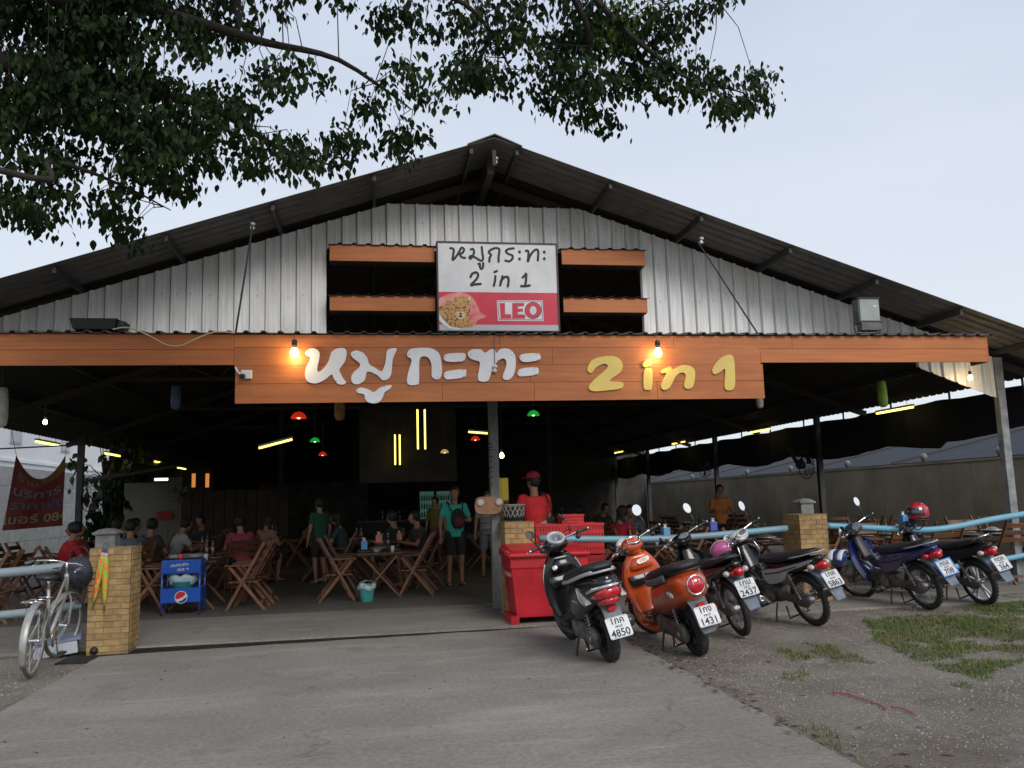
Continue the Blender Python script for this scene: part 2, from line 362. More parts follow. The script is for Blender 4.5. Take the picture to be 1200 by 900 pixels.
for side in (-1, 1):
    me = slope_sheet(side); me2 = slope_sheet(side, shaded_roof_m)
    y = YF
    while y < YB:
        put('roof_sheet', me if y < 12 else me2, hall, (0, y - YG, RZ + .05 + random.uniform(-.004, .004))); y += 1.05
HB(MB().loft([[(RX - .38, y, RZ - .06), (RX, y, RZ + .1), (RX + .38, y, RZ - .06), (RX + .38, y, RZ - .075), (RX, y, RZ + .085), (RX - .38, y, RZ - .075)] for y in (YF - .02, YB)]), 'ridge_cap', roof_m)
for side in (-1, 1):
    L = (RX - EL) if side < 0 else (ER - RX); k = 0; d = .32
    while d < L:
        x = RX + side * d; z = rz_(x)
        HB(MB().bar((x, YF + .06, z - .015), (x, YB, z - .015), .045, .09), 'purlin', purl); d += 1.32
for i, y in enumerate((YG + .12, 17.6, 23, 28.4, 34)):
    for side in (-1, 1):
        xe = EL + .1 if side < 0 else ER - .1
        HB(MB().bar((RX, y, RZ - .12), (xe, y, rz_(xe) - .12), .08, .12), 'rafter', steel)
    if i:
        zt = 4.05
        HB(MB().bar((EL + 2.6, y, zt), (ER - 2.6, y, zt), .06, .08), 'tie_beam', steel)
        for q in range(8):
            xa = -4.6 + q * 1.57; xb = xa + .78
            b = MB(); b.bar((xa, y, zt), (xb, y, rz_(xb) - .16), .04, .04); b.bar((xb, y, rz_(xb) - .16), (xa + 1.57, y, zt), .04, .04); HB(b, 'truss_web', steel)
# ridge truss in the overhang
b = MB(); b.bar((RX, YF + .45, RZ - .18), (RX, YB, RZ - .18), .1, .24); HB(b, 'ridge_beam', steel)
b = MB(); b.bar((RX, YF + .1, RZ - .1), (RX, YF + .1, RZ - .32), .05, .05)
_ = MB(); _.bar((RX - .55, YF + .6, RZ - .33), (RX, YF + .6, RZ - .8), .05, .08); HB(b, 'ridge_bracket', steel)
# gable cladding, one ribbed sheet per bay
BT, FT = 3.70, 5.86
LX0, LX1, LZ0, LZ1 = -.56, 4.06, 3.93, 5.16      # louvre opening
def sheet(x, w_, z0, ztf, y=YG):
    pr = [(x, .012), (x + w_ * .02, .0), (x + w_ * .07, -.034), (x + w_ * .22, -.034), (x + w_ * .28, 0), (x + w_ * .55, 0), (x + w_ * .58, -.004), (x + w_ * .66, -.004), (x + w_ * .69, 0), (x + w_ * .955, 0), (x + w_ * .985, .012)]
    fr = [(px_, y + py, z0(px_) if callable(z0) else z0) for px_, py in pr]; tp = [(px_, y + py, ztf(px_)) for px_, py in pr]; m = len(pr); o = .003
    vs = fr + tp + [(a, c + o, d) for a, c, d in fr] + [(a, c + o, d) for a, c, d in tp]
    fs = [(j, j + 1, m + j + 1, m + j) for j in range(m - 1)] + [(2 * m + j + 1, 2 * m + j, 3 * m + j, 3 * m + j + 1) for j in range(m - 1)]
    return MB().add(vs, fs)
P = .213; x = -7.45; tops = lambda q: min(FT, rz_(q) - .06)
while x < 9.9:
    zt = tops(x + P / 2)
    if zt > BT + .05:
        j = random.uniform(-.006, .006); yy = YG + random.uniform(-.004, .004)
        if x + P > LX0 + .02 and x < LX1 - .02: HB(sheet(x, P, LZ1 + j, tops, yy), 'metal_sheet', galv)
        else: HB(sheet(x, P, BT, tops, yy), 'metal_sheet', galv)
    x += P
x = 8.55                             # the small triangle of sheets beside the right post
while x < 9.9:
    zb = 3.40 - (x - 8.55) * .38
    HB(sheet(x, P, lambda q: max(3.40 - (q - 8.55) * .38, 2.9), lambda q: min(rz_(q) - .1, BT - .02), YG + .0), 'metal_sheet', galv); x += P
sc_ = MB(); x = -7.45
while x < 9.9:
    for z in (BT + .25, 4.45, 5.0, 5.55):
        if z < tops(x) - .1 and not (LX0 - .1 < x < LX1 and LZ0 - .1 < z < LZ1 + .05): sc_.lathe([(.007, 0), (.007, .004), (.003, .006)], (x + P * .4 + random.uniform(-.02, .02), YG - .002, z + random.uniform(-.03, .03)), (0, -1, 0), 6)
    x += P * random.choice((1, 1, 2))
HB(sc_, 'sheet_screw', mat('rusty_screw', (.08, .05, .035), .8), kind='stuff')
MB_back = mat('dark_void', (.012, .012, .012), .9)
louv = varied(mat('orange_board', (.50, .165, .040), .55, col2=(.38, .108, .027), scale=3.2, stretch=(.35, 4, 7), bump=.12, detail=8, thr=(.3, .7)), .09); stain(louv, 1.6, .84, (.5, 1, 2.2))
HB(MB().b2(-7.4, 10.0, YG + .08, YG + .16, BT - .12, BT - .0), 'gable_rail', steel)
for (z0, z1) in ((4.92, 5.15), (4.20, 4.41)):
    for (xa, xb) in ((LX0 - .02, .90), (2.78, LX1 + .0)):
        o = MB().b2(xa, xb, 11.96, 11.985, z0, z1); HB(o, 'louvre_board', louv)
        b = MB(); b.bar((xa, 12.1, z0 + .0), (xb, 12.1, z0 + .0), .2, .012); HB(b, 'louvre_tray', steel)
        pr = rib_profile(xa - .02, xb + .03, .2, .022)
        q = MB(); n_ = len(pr); vs = [(u, 11.93, z1 + .004 + h) for u, h in pr] + [(u, 12.2, z1 + .05 + h) for u, h in pr] + [(u, 11.93, z1 - .0 + h) for u, h in pr] + [(u, 12.2, z1 + .046 + h) for u, h in pr]
        q.add(vs, [(j, j + 1, n_ + j + 1, n_ + j) for j in range(n_ - 1)] + [(2 * n_ + j + 1, 2 * n_ + j, 3 * n_ + j, 3 * n_ + j + 1) for j in range(n_ - 1)] + [(2 * n_ + j, 2 * n_ + j + 1, j + 1, j) for j in range(n_ - 1)]); HB(q, 'louvre_cap', steel)
# posts
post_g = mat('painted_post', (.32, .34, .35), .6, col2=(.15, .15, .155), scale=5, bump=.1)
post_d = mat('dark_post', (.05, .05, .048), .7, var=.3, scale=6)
def XonY(xp, yp, X):              # distance Y of the point on plane X seen at a pixel
    d = ray(xp, yp); return X / d.x * d.y
HB(MB().b2(9.90, 10.03, YG - .06, YG + .06, -.1, 3.55), 'post', post_g, bevel=.01)
HB(MB().b2(1.66, 1.785, YG - .08, YG + .08, -.1, 3.75), 'post', mat('concrete_post', (.22, .22, .21), .8, col2=(.15, .15, .14), scale=6, bump=.2), bevel=.008)
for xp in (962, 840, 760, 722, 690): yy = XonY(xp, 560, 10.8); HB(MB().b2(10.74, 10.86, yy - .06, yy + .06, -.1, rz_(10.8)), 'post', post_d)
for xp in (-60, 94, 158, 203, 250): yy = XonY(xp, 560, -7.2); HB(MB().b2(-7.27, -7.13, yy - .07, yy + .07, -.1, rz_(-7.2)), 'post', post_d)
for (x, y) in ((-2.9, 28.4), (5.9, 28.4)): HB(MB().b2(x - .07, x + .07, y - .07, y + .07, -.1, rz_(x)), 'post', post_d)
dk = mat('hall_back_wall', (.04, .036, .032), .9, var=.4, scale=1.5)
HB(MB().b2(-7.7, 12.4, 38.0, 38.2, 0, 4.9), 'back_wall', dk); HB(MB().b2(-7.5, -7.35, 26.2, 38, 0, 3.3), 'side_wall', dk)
HB(MB().add([(-7.6, 38.1, 4.9), (12.4, 38.1, 4.9), (RX, 38.1, 8.2)], [(0, 1, 2)]), 'back_gable', dk)
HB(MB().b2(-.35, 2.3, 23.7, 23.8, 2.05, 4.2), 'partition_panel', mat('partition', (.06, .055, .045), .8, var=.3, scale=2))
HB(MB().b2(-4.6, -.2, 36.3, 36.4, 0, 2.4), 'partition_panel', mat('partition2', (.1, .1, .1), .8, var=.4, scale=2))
# shade cloth hung below the right eave with a scalloped hem
b = MB(); n_ = 120; rows = []
for i in range(n_ + 1):
    y = 12.6 + (38 - 12.6) * i / n_; ph = (y - 12.6) % 4.3 / 4.3
    zl = 2.40 - .16 * sin(pi * ph) ** 1.2 - .03 * noise.noise(V((y * .5, 0, 0))) + (.12 if y < 15 else 0)
    xx = 10.98 + .04 * sin(y * 7); rows.append(((xx, y, 3.17 + .02 * sin(y * 3)), (xx + .05 * sin(y * 5 + 1), y, (3.17 + zl) / 2), (xx, y, zl)))
b.add([p for r in rows for p in r], [(i * 3 + j, i * 3 + j + 1, i * 3 + j + 4, i * 3 + j + 3) for i in range(n_) for j in (0, 1)])
shade = b.build('shade_cloth', mat('black_shade_net', (.012, .013, .016), .9), smooth=True); tag(shade, 'black shade cloth hanging with a sagging hem under the right eave', 'shade cloth')
for i in range(13):
    y = 12.9 + i * 1.9; b = MB(); b.bar((11.0, y, 2.9), (11.0, y, 3.4), .03, .03); HB(b, 'eave_strut', steel)
# ================================================================== AWNING WITH THE LETTERED FASCIA
YA = 10.40
aw = thing('lettered_awning', 'orange plank awning front lettered in white Thai and yellow 2 in 1', 'shop sign', (1.7, YA, 2.71))
def AB(mb_, name, m, parent=None, **k): return mb_.build(name, m, parent or aw, xf=Matrix.Translation((-1.7, -YA, -2.71)), **k)
AX0, AX1 = -5.6, 8.37
Z = [3.545, 3.385, 3.165, 2.945, 2.71]
SX0, SX1 = -1.60, 5.06
def planks(z0, z1, cuts, y, th=.02):
    for a, c in zip(cuts, cuts[1:]): AB(MB().b2(a + .0015, c - .0015, y - random.uniform(0, .0015), y + th, z0 + .002, z1 - .002), 'plank', louv, bevel=.002)
planks(Z[1] - .025, Z[0], [AX0, SX0 - .02], YA); planks(Z[2] + .01, Z[1] - .025, [AX0, SX0 - .02], YA)
planks(Z[1], Z[0], [SX0 - .02, 1.58, SX1 - 1.2], YA); planks(Z[2], Z[1], [SX0 - .02, 2.25, SX1 - .02], YA)
planks(Z[1] - .015, Z[0], [SX1 - 1.2, 5.5, AX1], YA); planks(Z[2] + .02, Z[1] - .015, [SX1 - .02, AX1], YA)
planks(Z[3], Z[2], [SX0, 1.95, SX1], YA - .012); planks(Z[4], Z[3], [SX0, .85, 2.0, 3.6, SX1], YA - .012)
AB(MB().b2(AX1 - .002, AX1 + .02, YA - .002, YA + .35, Z[2] + .02, Z[0] - .01), 'end_board', louv)
AB(MB().b2(AX0, AX1 - .02, YA + .03, YA + .09, 3.2, 3.5), 'awning_beam', steel)
AB(MB().b2(SX0 + .05, SX1 - .05, YA + .02, YA + .05, 2.74, 3.15), 'sign_backing', steel)
for x in (-4.5, -1.6, 1.7, 5.0, 8.2): AB(MB().bar((x, YA + .06, 3.46), (x, YG, 3.72), .05, .08), 'awning_rafter', steel)
pr = rib_profile(AX0, AX1 + .15, .198, .026); n_ = len(pr); q = MB()
yw = YA - .05; vs = []
for (yy, zz) in ((yw, 3.556), (YG + .03, 3.80)):
    for u, h in pr: vs.append((u, yy + (.012 * noise.noise(V((u * 2, 0, 0))) if yy == yw else 0), zz + h + .008 * noise.noise(V((u, 3, 0)))))
k = len(vs); vs += [(a, c, d - .006) for a, c, d in vs]
fs = [(j, j + 1, n_ + j + 1, n_ + j) for j in range(n_ - 1)]; fs += [tuple(i + k for i in f)[::-1] for f in fs] + [(j + k, j + k + 1, j + 1, j) for j in range(n_ - 1)]
AB(q.add(vs, fs), 'corrugated_sheet', mat('old_awning_sheet', (.1, .095, .09), .7, var=.5, scale=6))
for (px_, py_) in ((296, 264), (818, 284)):                         # stay rods from the roof down to the fascia
    a = at(px_, py_, 11.25); e = at(276 if px_ < 500 else 888, 391, YA + .02); AB(MB().tube([a, e], .012, 6), 'stay_rod', mat('rod_black', (.015, .014, .013), .7))
# cut-out letters: outlines traced in the fascia plane
Ml = Matrix.Translation((0, 0, 0))
def outline(pts, ox, oy, s, y, th, name, m, parent, build, k=3):
    P3 = [at(ox + px_ / s, oy + py_ / s, y) for px_, py_ in pts]
    poly = smooth_poly([(p.x, p.z) for p in P3], k)
    M = Matrix(((1, 0, 0, 0), (0, 0, -1, y), (0, 1, 0, 0), (0, 0, 0, 1)))
    return build(MB().prism(poly, th, M), name, m, parent)
let_w = mat('letter_white', (.78, .78, .79), .5, col2=(.68, .68, .70), scale=3, bump=.1); let_y = mat('letter_yellow', (.72, .52, .10), .5, col2=(.60, .45, .12), scale=3, bump=.1)
W = [
 [(66,125),(80,110),(105,105),(128,122),(128,150),(120,185),(120,205),(130,208),(150,190),(170,160),(180,125),(205,107),(235,105),(248,120),(242,160),(222,190),(217,205),(235,240),(246,255),(232,265),(208,260),(190,235),(182,220),(150,245),(110,260),(75,250),(65,225),(70,190),(85,160),(86,142),(72,138)],
 [(268,125),(290,115),(320,125),(340,150),(348,175),(372,190),(395,205),(406,203),(418,170),(425,120),(440,107),(468,106),(462,125),(450,160),(445,215),(430,240),(405,245),(385,225),(350,208),(335,215),(328,245),(300,263),(275,258),(268,235),(280,210),(303,190),(306,172),(285,155),(270,140)],
 [(290,290),(310,278),(345,286),(368,298),(392,280),(420,270),(445,268),(440,282),(415,300),(405,325),(385,345),(350,345),(330,330),(325,308),(300,302)],
 [(515,125),(530,108),(575,103),(620,106),(652,125),(664,160),(667,215),(655,240),(635,240),(622,225),(622,180),(610,150),(590,140),(572,148),(567,180),(567,250),(560,264),(530,268),(514,255),(518,215),(533,165),(530,150),(516,142)],
 [(675,145),(690,130),(760,126),(772,138),(765,158),(740,165),(695,164),(680,158)], [(676,222),(690,206),(765,198),(774,212),(765,232),(700,242),(682,238)],
 [(780,128),(795,112),(835,110),(858,125),(880,110),(900,112),(907,126),(925,108),(960,108),(985,130),(992,165),(985,215),(965,242),(940,242),(935,225),(948,190),(950,163),(938,150),(915,160),(890,195),(875,240),(860,252),(835,250),(825,235),(832,190),(833,165),(813,158),(790,148)],
 [(1008,142),(1025,130),(1085,127),(1100,138),(1095,156),(1040,166),(1015,160)], [(1000,210),(1018,194),(1080,189),(1092,200),(1085,220),(1020,229),(1003,224)]]
scw = mat('screw_head', (.08, .08, .08), .5)
for pts in W:
    outline(pts, 340, 380, 3.75, YA - .035, .02, 'letter', let_w, None, lambda b_, nm, m, pa: AB(b_, nm, m))
    b = MB()
    for q in (0, len(pts) // 3, 2 * len(pts) // 3):
        cx = sum(p[0] for p in pts) / len(pts); cy = sum(p[1] for p in pts) / len(pts); a = pts[q]
        p = at(340 + (a[0] * .82 + cx * .18 if False else a[0] + (cx - a[0]) * .12) / 3.75, 380 + (a[1] + (cy - a[1]) * .14) / 3.75, YA - .036); b.lathe([(.006, 0), (.006, .003)], p, (0, -1, 0), 6)
    AB(b, 'screw', scw)
Yl = [
 [(803,325),(812,305),(835,296),(865,296),(880,310),(876,330),(852,349),(880,352),(879,365),(850,370),(815,372),(806,362),(820,345),(843,325),(848,315),(838,312),(822,320),(812,332)],
 [(925,311),(933,303),(943,305),(944,314),(934,319),(926,318)], [(928,326),(938,321),(946,326),(945,365),(935,369),(927,364)],
 [(966,326),(985,318),(991,324),(1010,315),(1030,317),(1040,330),(1036,360),(1024,367),(1016,360),(1020,337),(1010,331),(997,340),(984,364),(970,369),(965,358),(977,333),(967,333)],
 [(1078,325),(1090,305),(1108,293),(1124,297),(1128,345),(1125,366),(1112,370),(1105,362),(1106,324),(1095,330),(1083,335)]]
for pts in Yl: outline(pts, 260, 260, 1.875, YA - .035, .02, 'letter', let_y, None, lambda b_, nm, m, pa: AB(b_, nm, m))
# ================================================================== THE BOX SIGN ON THE GABLE
YS = 11.84
sg = thing('beer_sign_box', 'white and red box sign with a leopard and the word LEO on the gable', 'sign', at(584, 388, YS))
inv = Matrix.Translation(-at(584, 388, YS))
def SB(b_, nm, m, pa=None, **k): return b_.build(nm, m, pa or sg, xf=inv, **k)
sx0, sx1, sz0, sz1 = at(513, 388, YS).x, at(656.5, 388, YS).x, at(584, 388.5, YS).z, at(584, 284, YS).z
SB(MB().b2(sx0, sx1, YS + .02, YS + .16, sz0, sz1), 'sign_case', steel)
fr = MB(); t = .022
fr.b2(sx0, sx1, YS - .012, YS + .02, sz1 - t, sz1); fr.b2(sx0, sx1, YS - .012, YS + .02, sz0, sz0 + .012); fr.b2(sx0, sx0 + t, YS - .012, YS + .02, sz0 + .012, sz1 - t); fr.b2(sx1 - t, sx1, YS - .012, YS + .02, sz0 + .012, sz1 - t); SB(fr, 'sign_frame', mat('sign_frame', (.05, .02, .02), .5))
zr = sz0 + (sz1 - sz0) * .435; zw = sz0 + (sz1 - sz0) * .075
sgw = mat('sign_white', (.68, .685, .69), .4, col2=(.56, .565, .575), scale=2.5); sgr = mat('sign_red', (.60, .025, .06), .4, col2=(.5, .022, .05), scale=2.5); sgy = mat('sign_grey', (.42, .43, .46), .4)
SB(MB().b2(sx0 + t, sx1 - t, YS, YS + .018, zr, sz1 - t), 'white_panel', sgw)
SB(MB().b2(sx0 + t, sx1 - t, YS, YS + .018, zw, zr - .001), 'red_panel', sgr)
SB(MB().b2(sx0 + t, sx1 - t, YS, YS + .018, sz0 + .012, zw - .001), 'grey_strip', sgy)
def S4(px_, py_, y=None): return at(500 + px_ / 6.667, 270 + py_ / 6.667, YS if y is None else y)
def stroke(pts, wd, nm, m, off, k=4):
    P3 = [S4(*p) for p in pts]; C2 = smooth_poly([(p.x, p.z) for p in P3], k, False)
    Ls, Rs = [], []
    for i, p in enumerate(C2):
        a = C2[max(i - 1, 0)]; c = C2[min(i + 1, len(C2) - 1)]; d = V((c[0] - a[0], c[1] - a[1])); d.normalize(); nrm = V((-d.y, d.x)) * wd / 2
        Ls.append((p[0] + nrm.x, YS - off - i * 1e-5, p[1] + nrm.y)); Rs.append((p[0] - nrm.x, YS - off - i * 1e-5, p[1] - nrm.y))
    n_ = len(Ls); b = MB().add(Ls + Rs, [(i, i + 1, n_ + i + 1, n_ + i) for i in range(n_ - 1)])
    for e in (0, n_ - 1):
        c = C2[e]; b.add([(c[0] + cos(a * pi / 5) * wd / 2, YS - off - .0007 - e * 1e-5, c[1] + sin(a * pi / 5) * wd / 2) for a in range(10)], [tuple(range(10))])
    SB(b, nm, m)
for i, s_ in enumerate([
 [(185,140),(200,140),(212,155),(206,200),(203,232),(230,205),(255,165),(272,135),(292,148),(280,175),(258,185),(275,210),(300,215)],
 [(345,150),(362,145),(370,170),(360,200),(342,222),(334,210),(350,200),(385,215),(425,238),(440,220),(434,170),(430,130)],
 [(405,262),(416,262),(416,285),(428,302),(441,280),(441,256)],
 [(490,245),(492,215),(503,190),(484,172),(505,150),(545,138),(568,152),(562,200),(562,245)],
 [(680,140),(640,146),(618,165),(640,185),(668,195),(670,220),(645,242),(615,236)],
 [(727,165),(722,168),(727,172)], [(727,220),(722,223),(727,227)],
 [(775,160),(788,158),(796,180),(790,248),(805,205),(835,162),(862,150),(872,175),(868,235)],
 [(920,166),(915,170),(920,174)], [(920,218),(915,222),(920,226)],
 [(343,365),(355,340),(385,328),(402,345),(390,380),(345,428),(380,422),(422,418)],
 [(530,326),(548,318)], [(537,358),(533,395),(525,432)], [(592,358),(584,395),(574,430)], [(578,400),(605,368),(632,364),(640,390),(634,436)],
 [(750,368),(768,350),(777,338),(776,390),(768,434)], [(738,435),(770,436),(805,430)]]): stroke(s_, .034, 'brush_letter', ink, .002 + i * .0003)
def S4poly(pts, nm, m, off, k=1):
    P3 = [S4(*p) for p in pts]; poly = smooth_poly([(p.x, p.z) for p in P3], k) if k > 1 else [(p.x, p.z) for p in P3]
    M = Matrix(((1, 0, 0, 0), (0, 0, -1, YS - off), (0, 1, 0, 0), (0, 0, 0, 1))); SB(MB().prism(poly, .0008, M), nm, m)
glow = mat('print_glow', (.72, .35, .3), .4, col2=(.62, .08, .09), scale=6); fur = mat('print_fur', (.52, .26, .08), .5, col2=(.12, .06, .03), scale=34, thr=(.5, .58), detail=2)
furl = mat('print_fur_pale', (.72, .56, .36), .5, col2=(.45, .25, .1), scale=25)
S4poly([(92,545),(150,505),(230,485),(300,490),(370,540),(420,640),(470,675),(400,700),(360,748),(190,750),(120,700),(92,640)], 'print_glow', glow, .003, 3)
S4poly([(92,625),(130,680),(180,735),(230,757),(400,757),(700,752),(1040,752),(1040,790),(200,790),(150,760),(110,715),(92,690)], 'print_swoosh', sgy, .0035)
S4poly([(92,650),(120,690),(180,745),(260,765),(255,775),(180,765),(120,725),(92,700)], 'print_swoosh', sgw, .0045)
S4poly([(95,605),(140,570),(190,545),(250,540),(310,560),(340,610),(335,650),(345,700),(360,735),(345,756),(200,756),(140,705),(105,650)], 'leopard_print', fur, .005, 3)
S4poly([(180,520),(200,510),(215,528),(255,518),(300,520),(325,515),(345,508),(355,530),(345,560),(338,590),(325,630),(300,680),(270,700),(235,680),(200,640),(188,590),(190,560)], 'leopard_print', mat('print_fur2', (.55, .3, .1), .5, col2=(.2, .1, .04), scale=48, thr=(.5, .6), detail=1), .006, 3)
S4poly([(225,650),(260,635),(298,648),(300,675),(270,698),(238,682)], 'leopard_print', furl, .007, 3)
S4poly([(322,522),(344,516),(347,538),(333,552)], 'leopard_print', furl, .007, 3); S4poly([(188,528),(202,520),(208,538),(196,550)], 'leopard_print', furl, .007, 3)
S4poly([(250,648),(278,646),(265,664)], 'leopard_print', ink, .008)
S4poly([(222,600),(245,604),(240,612),(224,610)], 'leopard_print', ink, .008); S4poly([(282,602),(306,594),(303,606),(284,612)], 'leopard_print', ink, .008)
S4poly([(254,664),(264,660),(274,664),(282,676),(264,682),(246,676)], 'leopard_print', mat('print_mouth', (.12, .03, .02), .5), .0082)
S4poly([(548,548),(905,548),(915,710),(556,706)], 'word_plate', sgw, .003); S4poly([(556,556),(898,556),(907,702),(564,698)], 'word_plate', ink, .004); S4poly([(560,560),(894,560),(903,698),(568,694)], 'word_plate', sgw, .005)
S4poly([(570,568),(612,568),(612,655),(658,655),(662,690),(578,692)], 'word_letter', sgr, .006)
S4poly([(668,568),(762,568),(760,592),(712,596),(712,612),(752,614),(752,636),(712,638),(712,656),(768,658),(770,690),(668,692)], 'word_letter', sgr, .006)
S4poly([(765 + 66 + 66 * cos(a * pi / 12), 626 + 66 * sin(a * pi / 12)) for a in range(24)], 'word_letter', ink, .0063); S4poly([(831 + 62 * cos(a * pi / 12), 626 + 62 * sin(a * pi / 12)) for a in range(24)], 'word_letter', sgr, .007)
S4poly([(831 + 26 * cos(a * pi / 12), 626 + 34 * sin(a * pi / 12)) for a in range(24)], 'word_letter', sgw, .008)
# ================================================================== PILLARS, RAILS
brick_m = varied(mat('yellow_brick', (.42, .28, .12), .85, col2=(.26, .165, .075), scale=7, bump=.7, thr=(.4, .7)), .07); stain(brick_m, 2.6, .62)
mortar = mat('mortar', (.33, .225, .105), .95, col2=(.25, .17, .085), scale=12, bump=.4); stain(mortar, 2.6, .62)
def pillar(x0, x1, y0, y1, h, label, cap=False, z0=-.08):
    cx, cy = (x0 + x1) / 2, (y0 + y1) / 2; W_, D_ = x1 - x0, y1 - y0
    t = thing('brick_pillar', label, 'pillar', (cx, cy, 0), group='yellow brick pillars along the front')
    e = .006; MB().b2(-W_ / 2 + e, W_ / 2 - e, -D_ / 2 + e, D_ / 2 - e, z0, h - .01).build('mortar_core', mortar, t)
    bh = .063; nc = int((h - .02) / bh); bh = (h - .02) / nc
    nb = 2.5; bl = W_ / nb; dl = D_ / nb; bd = .055; cache = {}
    def piece(w_, axis):
        k = (round(w_, 3), axis)
        if k not in cache: cache[k] = MB().box((0, 0, 0), (w_ - .007, bd, bh - .008) if axis == 0 else (bd, w_ - .007, bh - .008)).mesh('brick', brick_m)
        return cache[k]
    for c in range(nc):
        z = .01 + bh * (c + .5); off = (c % 2) * .5
        for axis, LW, other in ((0, W_, D_), (1, D_, W_)):
            u = -LW / 2; step = LW / nb; segs = []; first = step if off else step * .5
            cur = u
            nxt = first
            while cur < LW / 2 - .01:
                l = min(nxt, LW / 2 - cur); segs.append((cur, l)); cur += l; nxt = step
            for sgn in (-1, 1):
                if axis == 0 and sgn == 1: continue      # the back is hidden against the hall
                for (a, l) in segs:
                    if axis == 1: a2 = a
                    jit = random.uniform(-.0035, .0035)
                    if axis == 0: put('brick', piece(l, 0), t, (a + l / 2, sgn * (other / 2 - bd / 2 + .0) + jit * .7 - .001, z + random.uniform(-.002, .002)), (0, 0, random.uniform(-.006, .006)))
                    else:
                        if a < -LW / 2 + .001: a += bd; l -= bd
                        if l > .02: put('brick', piece(l, 1), t, (sgn * (other / 2 - bd / 2) + jit * .7 + sgn * .001, a + l / 2, z + random.uniform(-.002, .002)))
    MB().b2(-W_ / 2 + .004, W_ / 2 - .004, -D_ / 2 + .004, D_ / 2 - .004, h - .012, h + .004).build('mortar_cap', mortar, t)
    return t
pL = gr(97, 768); 
pillar(-3.03, -2.60, 10.0, 10.42, 1.10, 'left yellow brick pillar with two folded umbrellas hung on it')
pC0 = at(591, 612, 11.06).x; pC1 = at(626, 612, 11.06).x; hC = at(608, 612, 11.06).z
pillar(pC0, pC1, 11.06, 11.46, hC, 'yellow brick pillar behind the large red bin')
pR0 = at(936, 603, 11.06).x; pR1 = at(969, 603, 11.06).x; hR = at(950, 603, 11.06).z
pillar(pR0, pR1, 11.06, 11.56, hR, 'right yellow brick pillar beside the white motorbike')
MB().b2(pC0 + .06, pC0 + .1, 11.048, 11.052, hC - .3, hC - .26)
pipe_b = mat('blue_pvc_pipe', (.13, .38, .52), .4, col2=(.25, .42, .5), scale=3, thr=(.4, .8)); pipe_g = mat('grey_blue_pipe', (.22, .30, .33), .45, col2=(.30, .34, .35), scale=4)
def rail(pts, r, m, label):
    c = V(pts[0]); P_ = [V(p) - c for p in smooth_poly([tuple(p) for p in pts], 5, False)]
    o = MB().tube(P_, r, 12).build('pipe_rail', m, smooth=True); o.location = c; tag(o, label, 'railing'); return o
rail([at(632, 631, 11.2), at(780, 631, 11.2), at(922, 619, 11.2)], .044, mat('pale_pipe', (.22, .30, .34), .45, col2=(.15, .38, .50), scale=1.2, thr=(.45, .6)), 'pale blue pipe rail between the middle and right brick pillars')
rail([at(969, 616, 11.25), at(1010, 618, 11.25), at(1080, 621, 11.25), at(1120, 617, 11.25), at(1160, 609, 11.3), at(1215, 600, 11.4)], .043, pipe_b, 'upper light blue pipe rail bending upwards behind the parked motorbikes')
rail([at(969, 657, 11.25), at(1060, 664, 11.25), at(1130, 663, 11.25), at(1215, 648, 11.4)], .038, pipe_b, 'lower light blue pipe rail at the far right')
rail([at(-40, 675, 10.2), at(30, 669, 10.2), at(96, 662, 10.2)], .05, pipe_g, 'upper grey blue pipe rail behind the bicycle handlebar')
rail([at(-40, 724, 10.2), at(30, 718, 10.2), at(96, 708, 10.2)], .045, pipe_g, 'lower grey blue pipe rail behind the bicycle wheels')
# ================================================================== MOTORBIKES  (local: +x forward, +y left, z up, rear contact at the origin)
def sec(x, z, hw, hh, tilt=0.0, e=2.6, n=16, y=0.0):
    """superellipse ring: tilt 0 stands upright across the bike, tilt 90 lies flat"""
    out_ = []; a0 = R_(tilt)
    for j in range(n):
        a = 2 * pi * j / n; c, s = cos(a), sin(a)
        u = hw * math.copysign(abs(c) ** (2 / e), c); w_ = hh * math.copysign(abs(s) ** (2 / e), s)
        out_.append(V((x + w_ * sin(a0), y + u, z + w_ * cos(a0))))
    return out_
def body(sts, e=2.6, n=16, k=3, y=0.0):
    st = smooth_poly([tuple(s) if len(s) == 5 else tuple(s) + (0.0,) for s in sts], k, False)
    return MB().loft([sec(a, b_, max(c, .004), max(d, .004), t, e, n, y) for a, b_, c, d, t in st])
ride_rim = mat('wheel_alloy', (.42, .42, .43), .35, metal=.8, col2=(.25, .24, .23), scale=12)
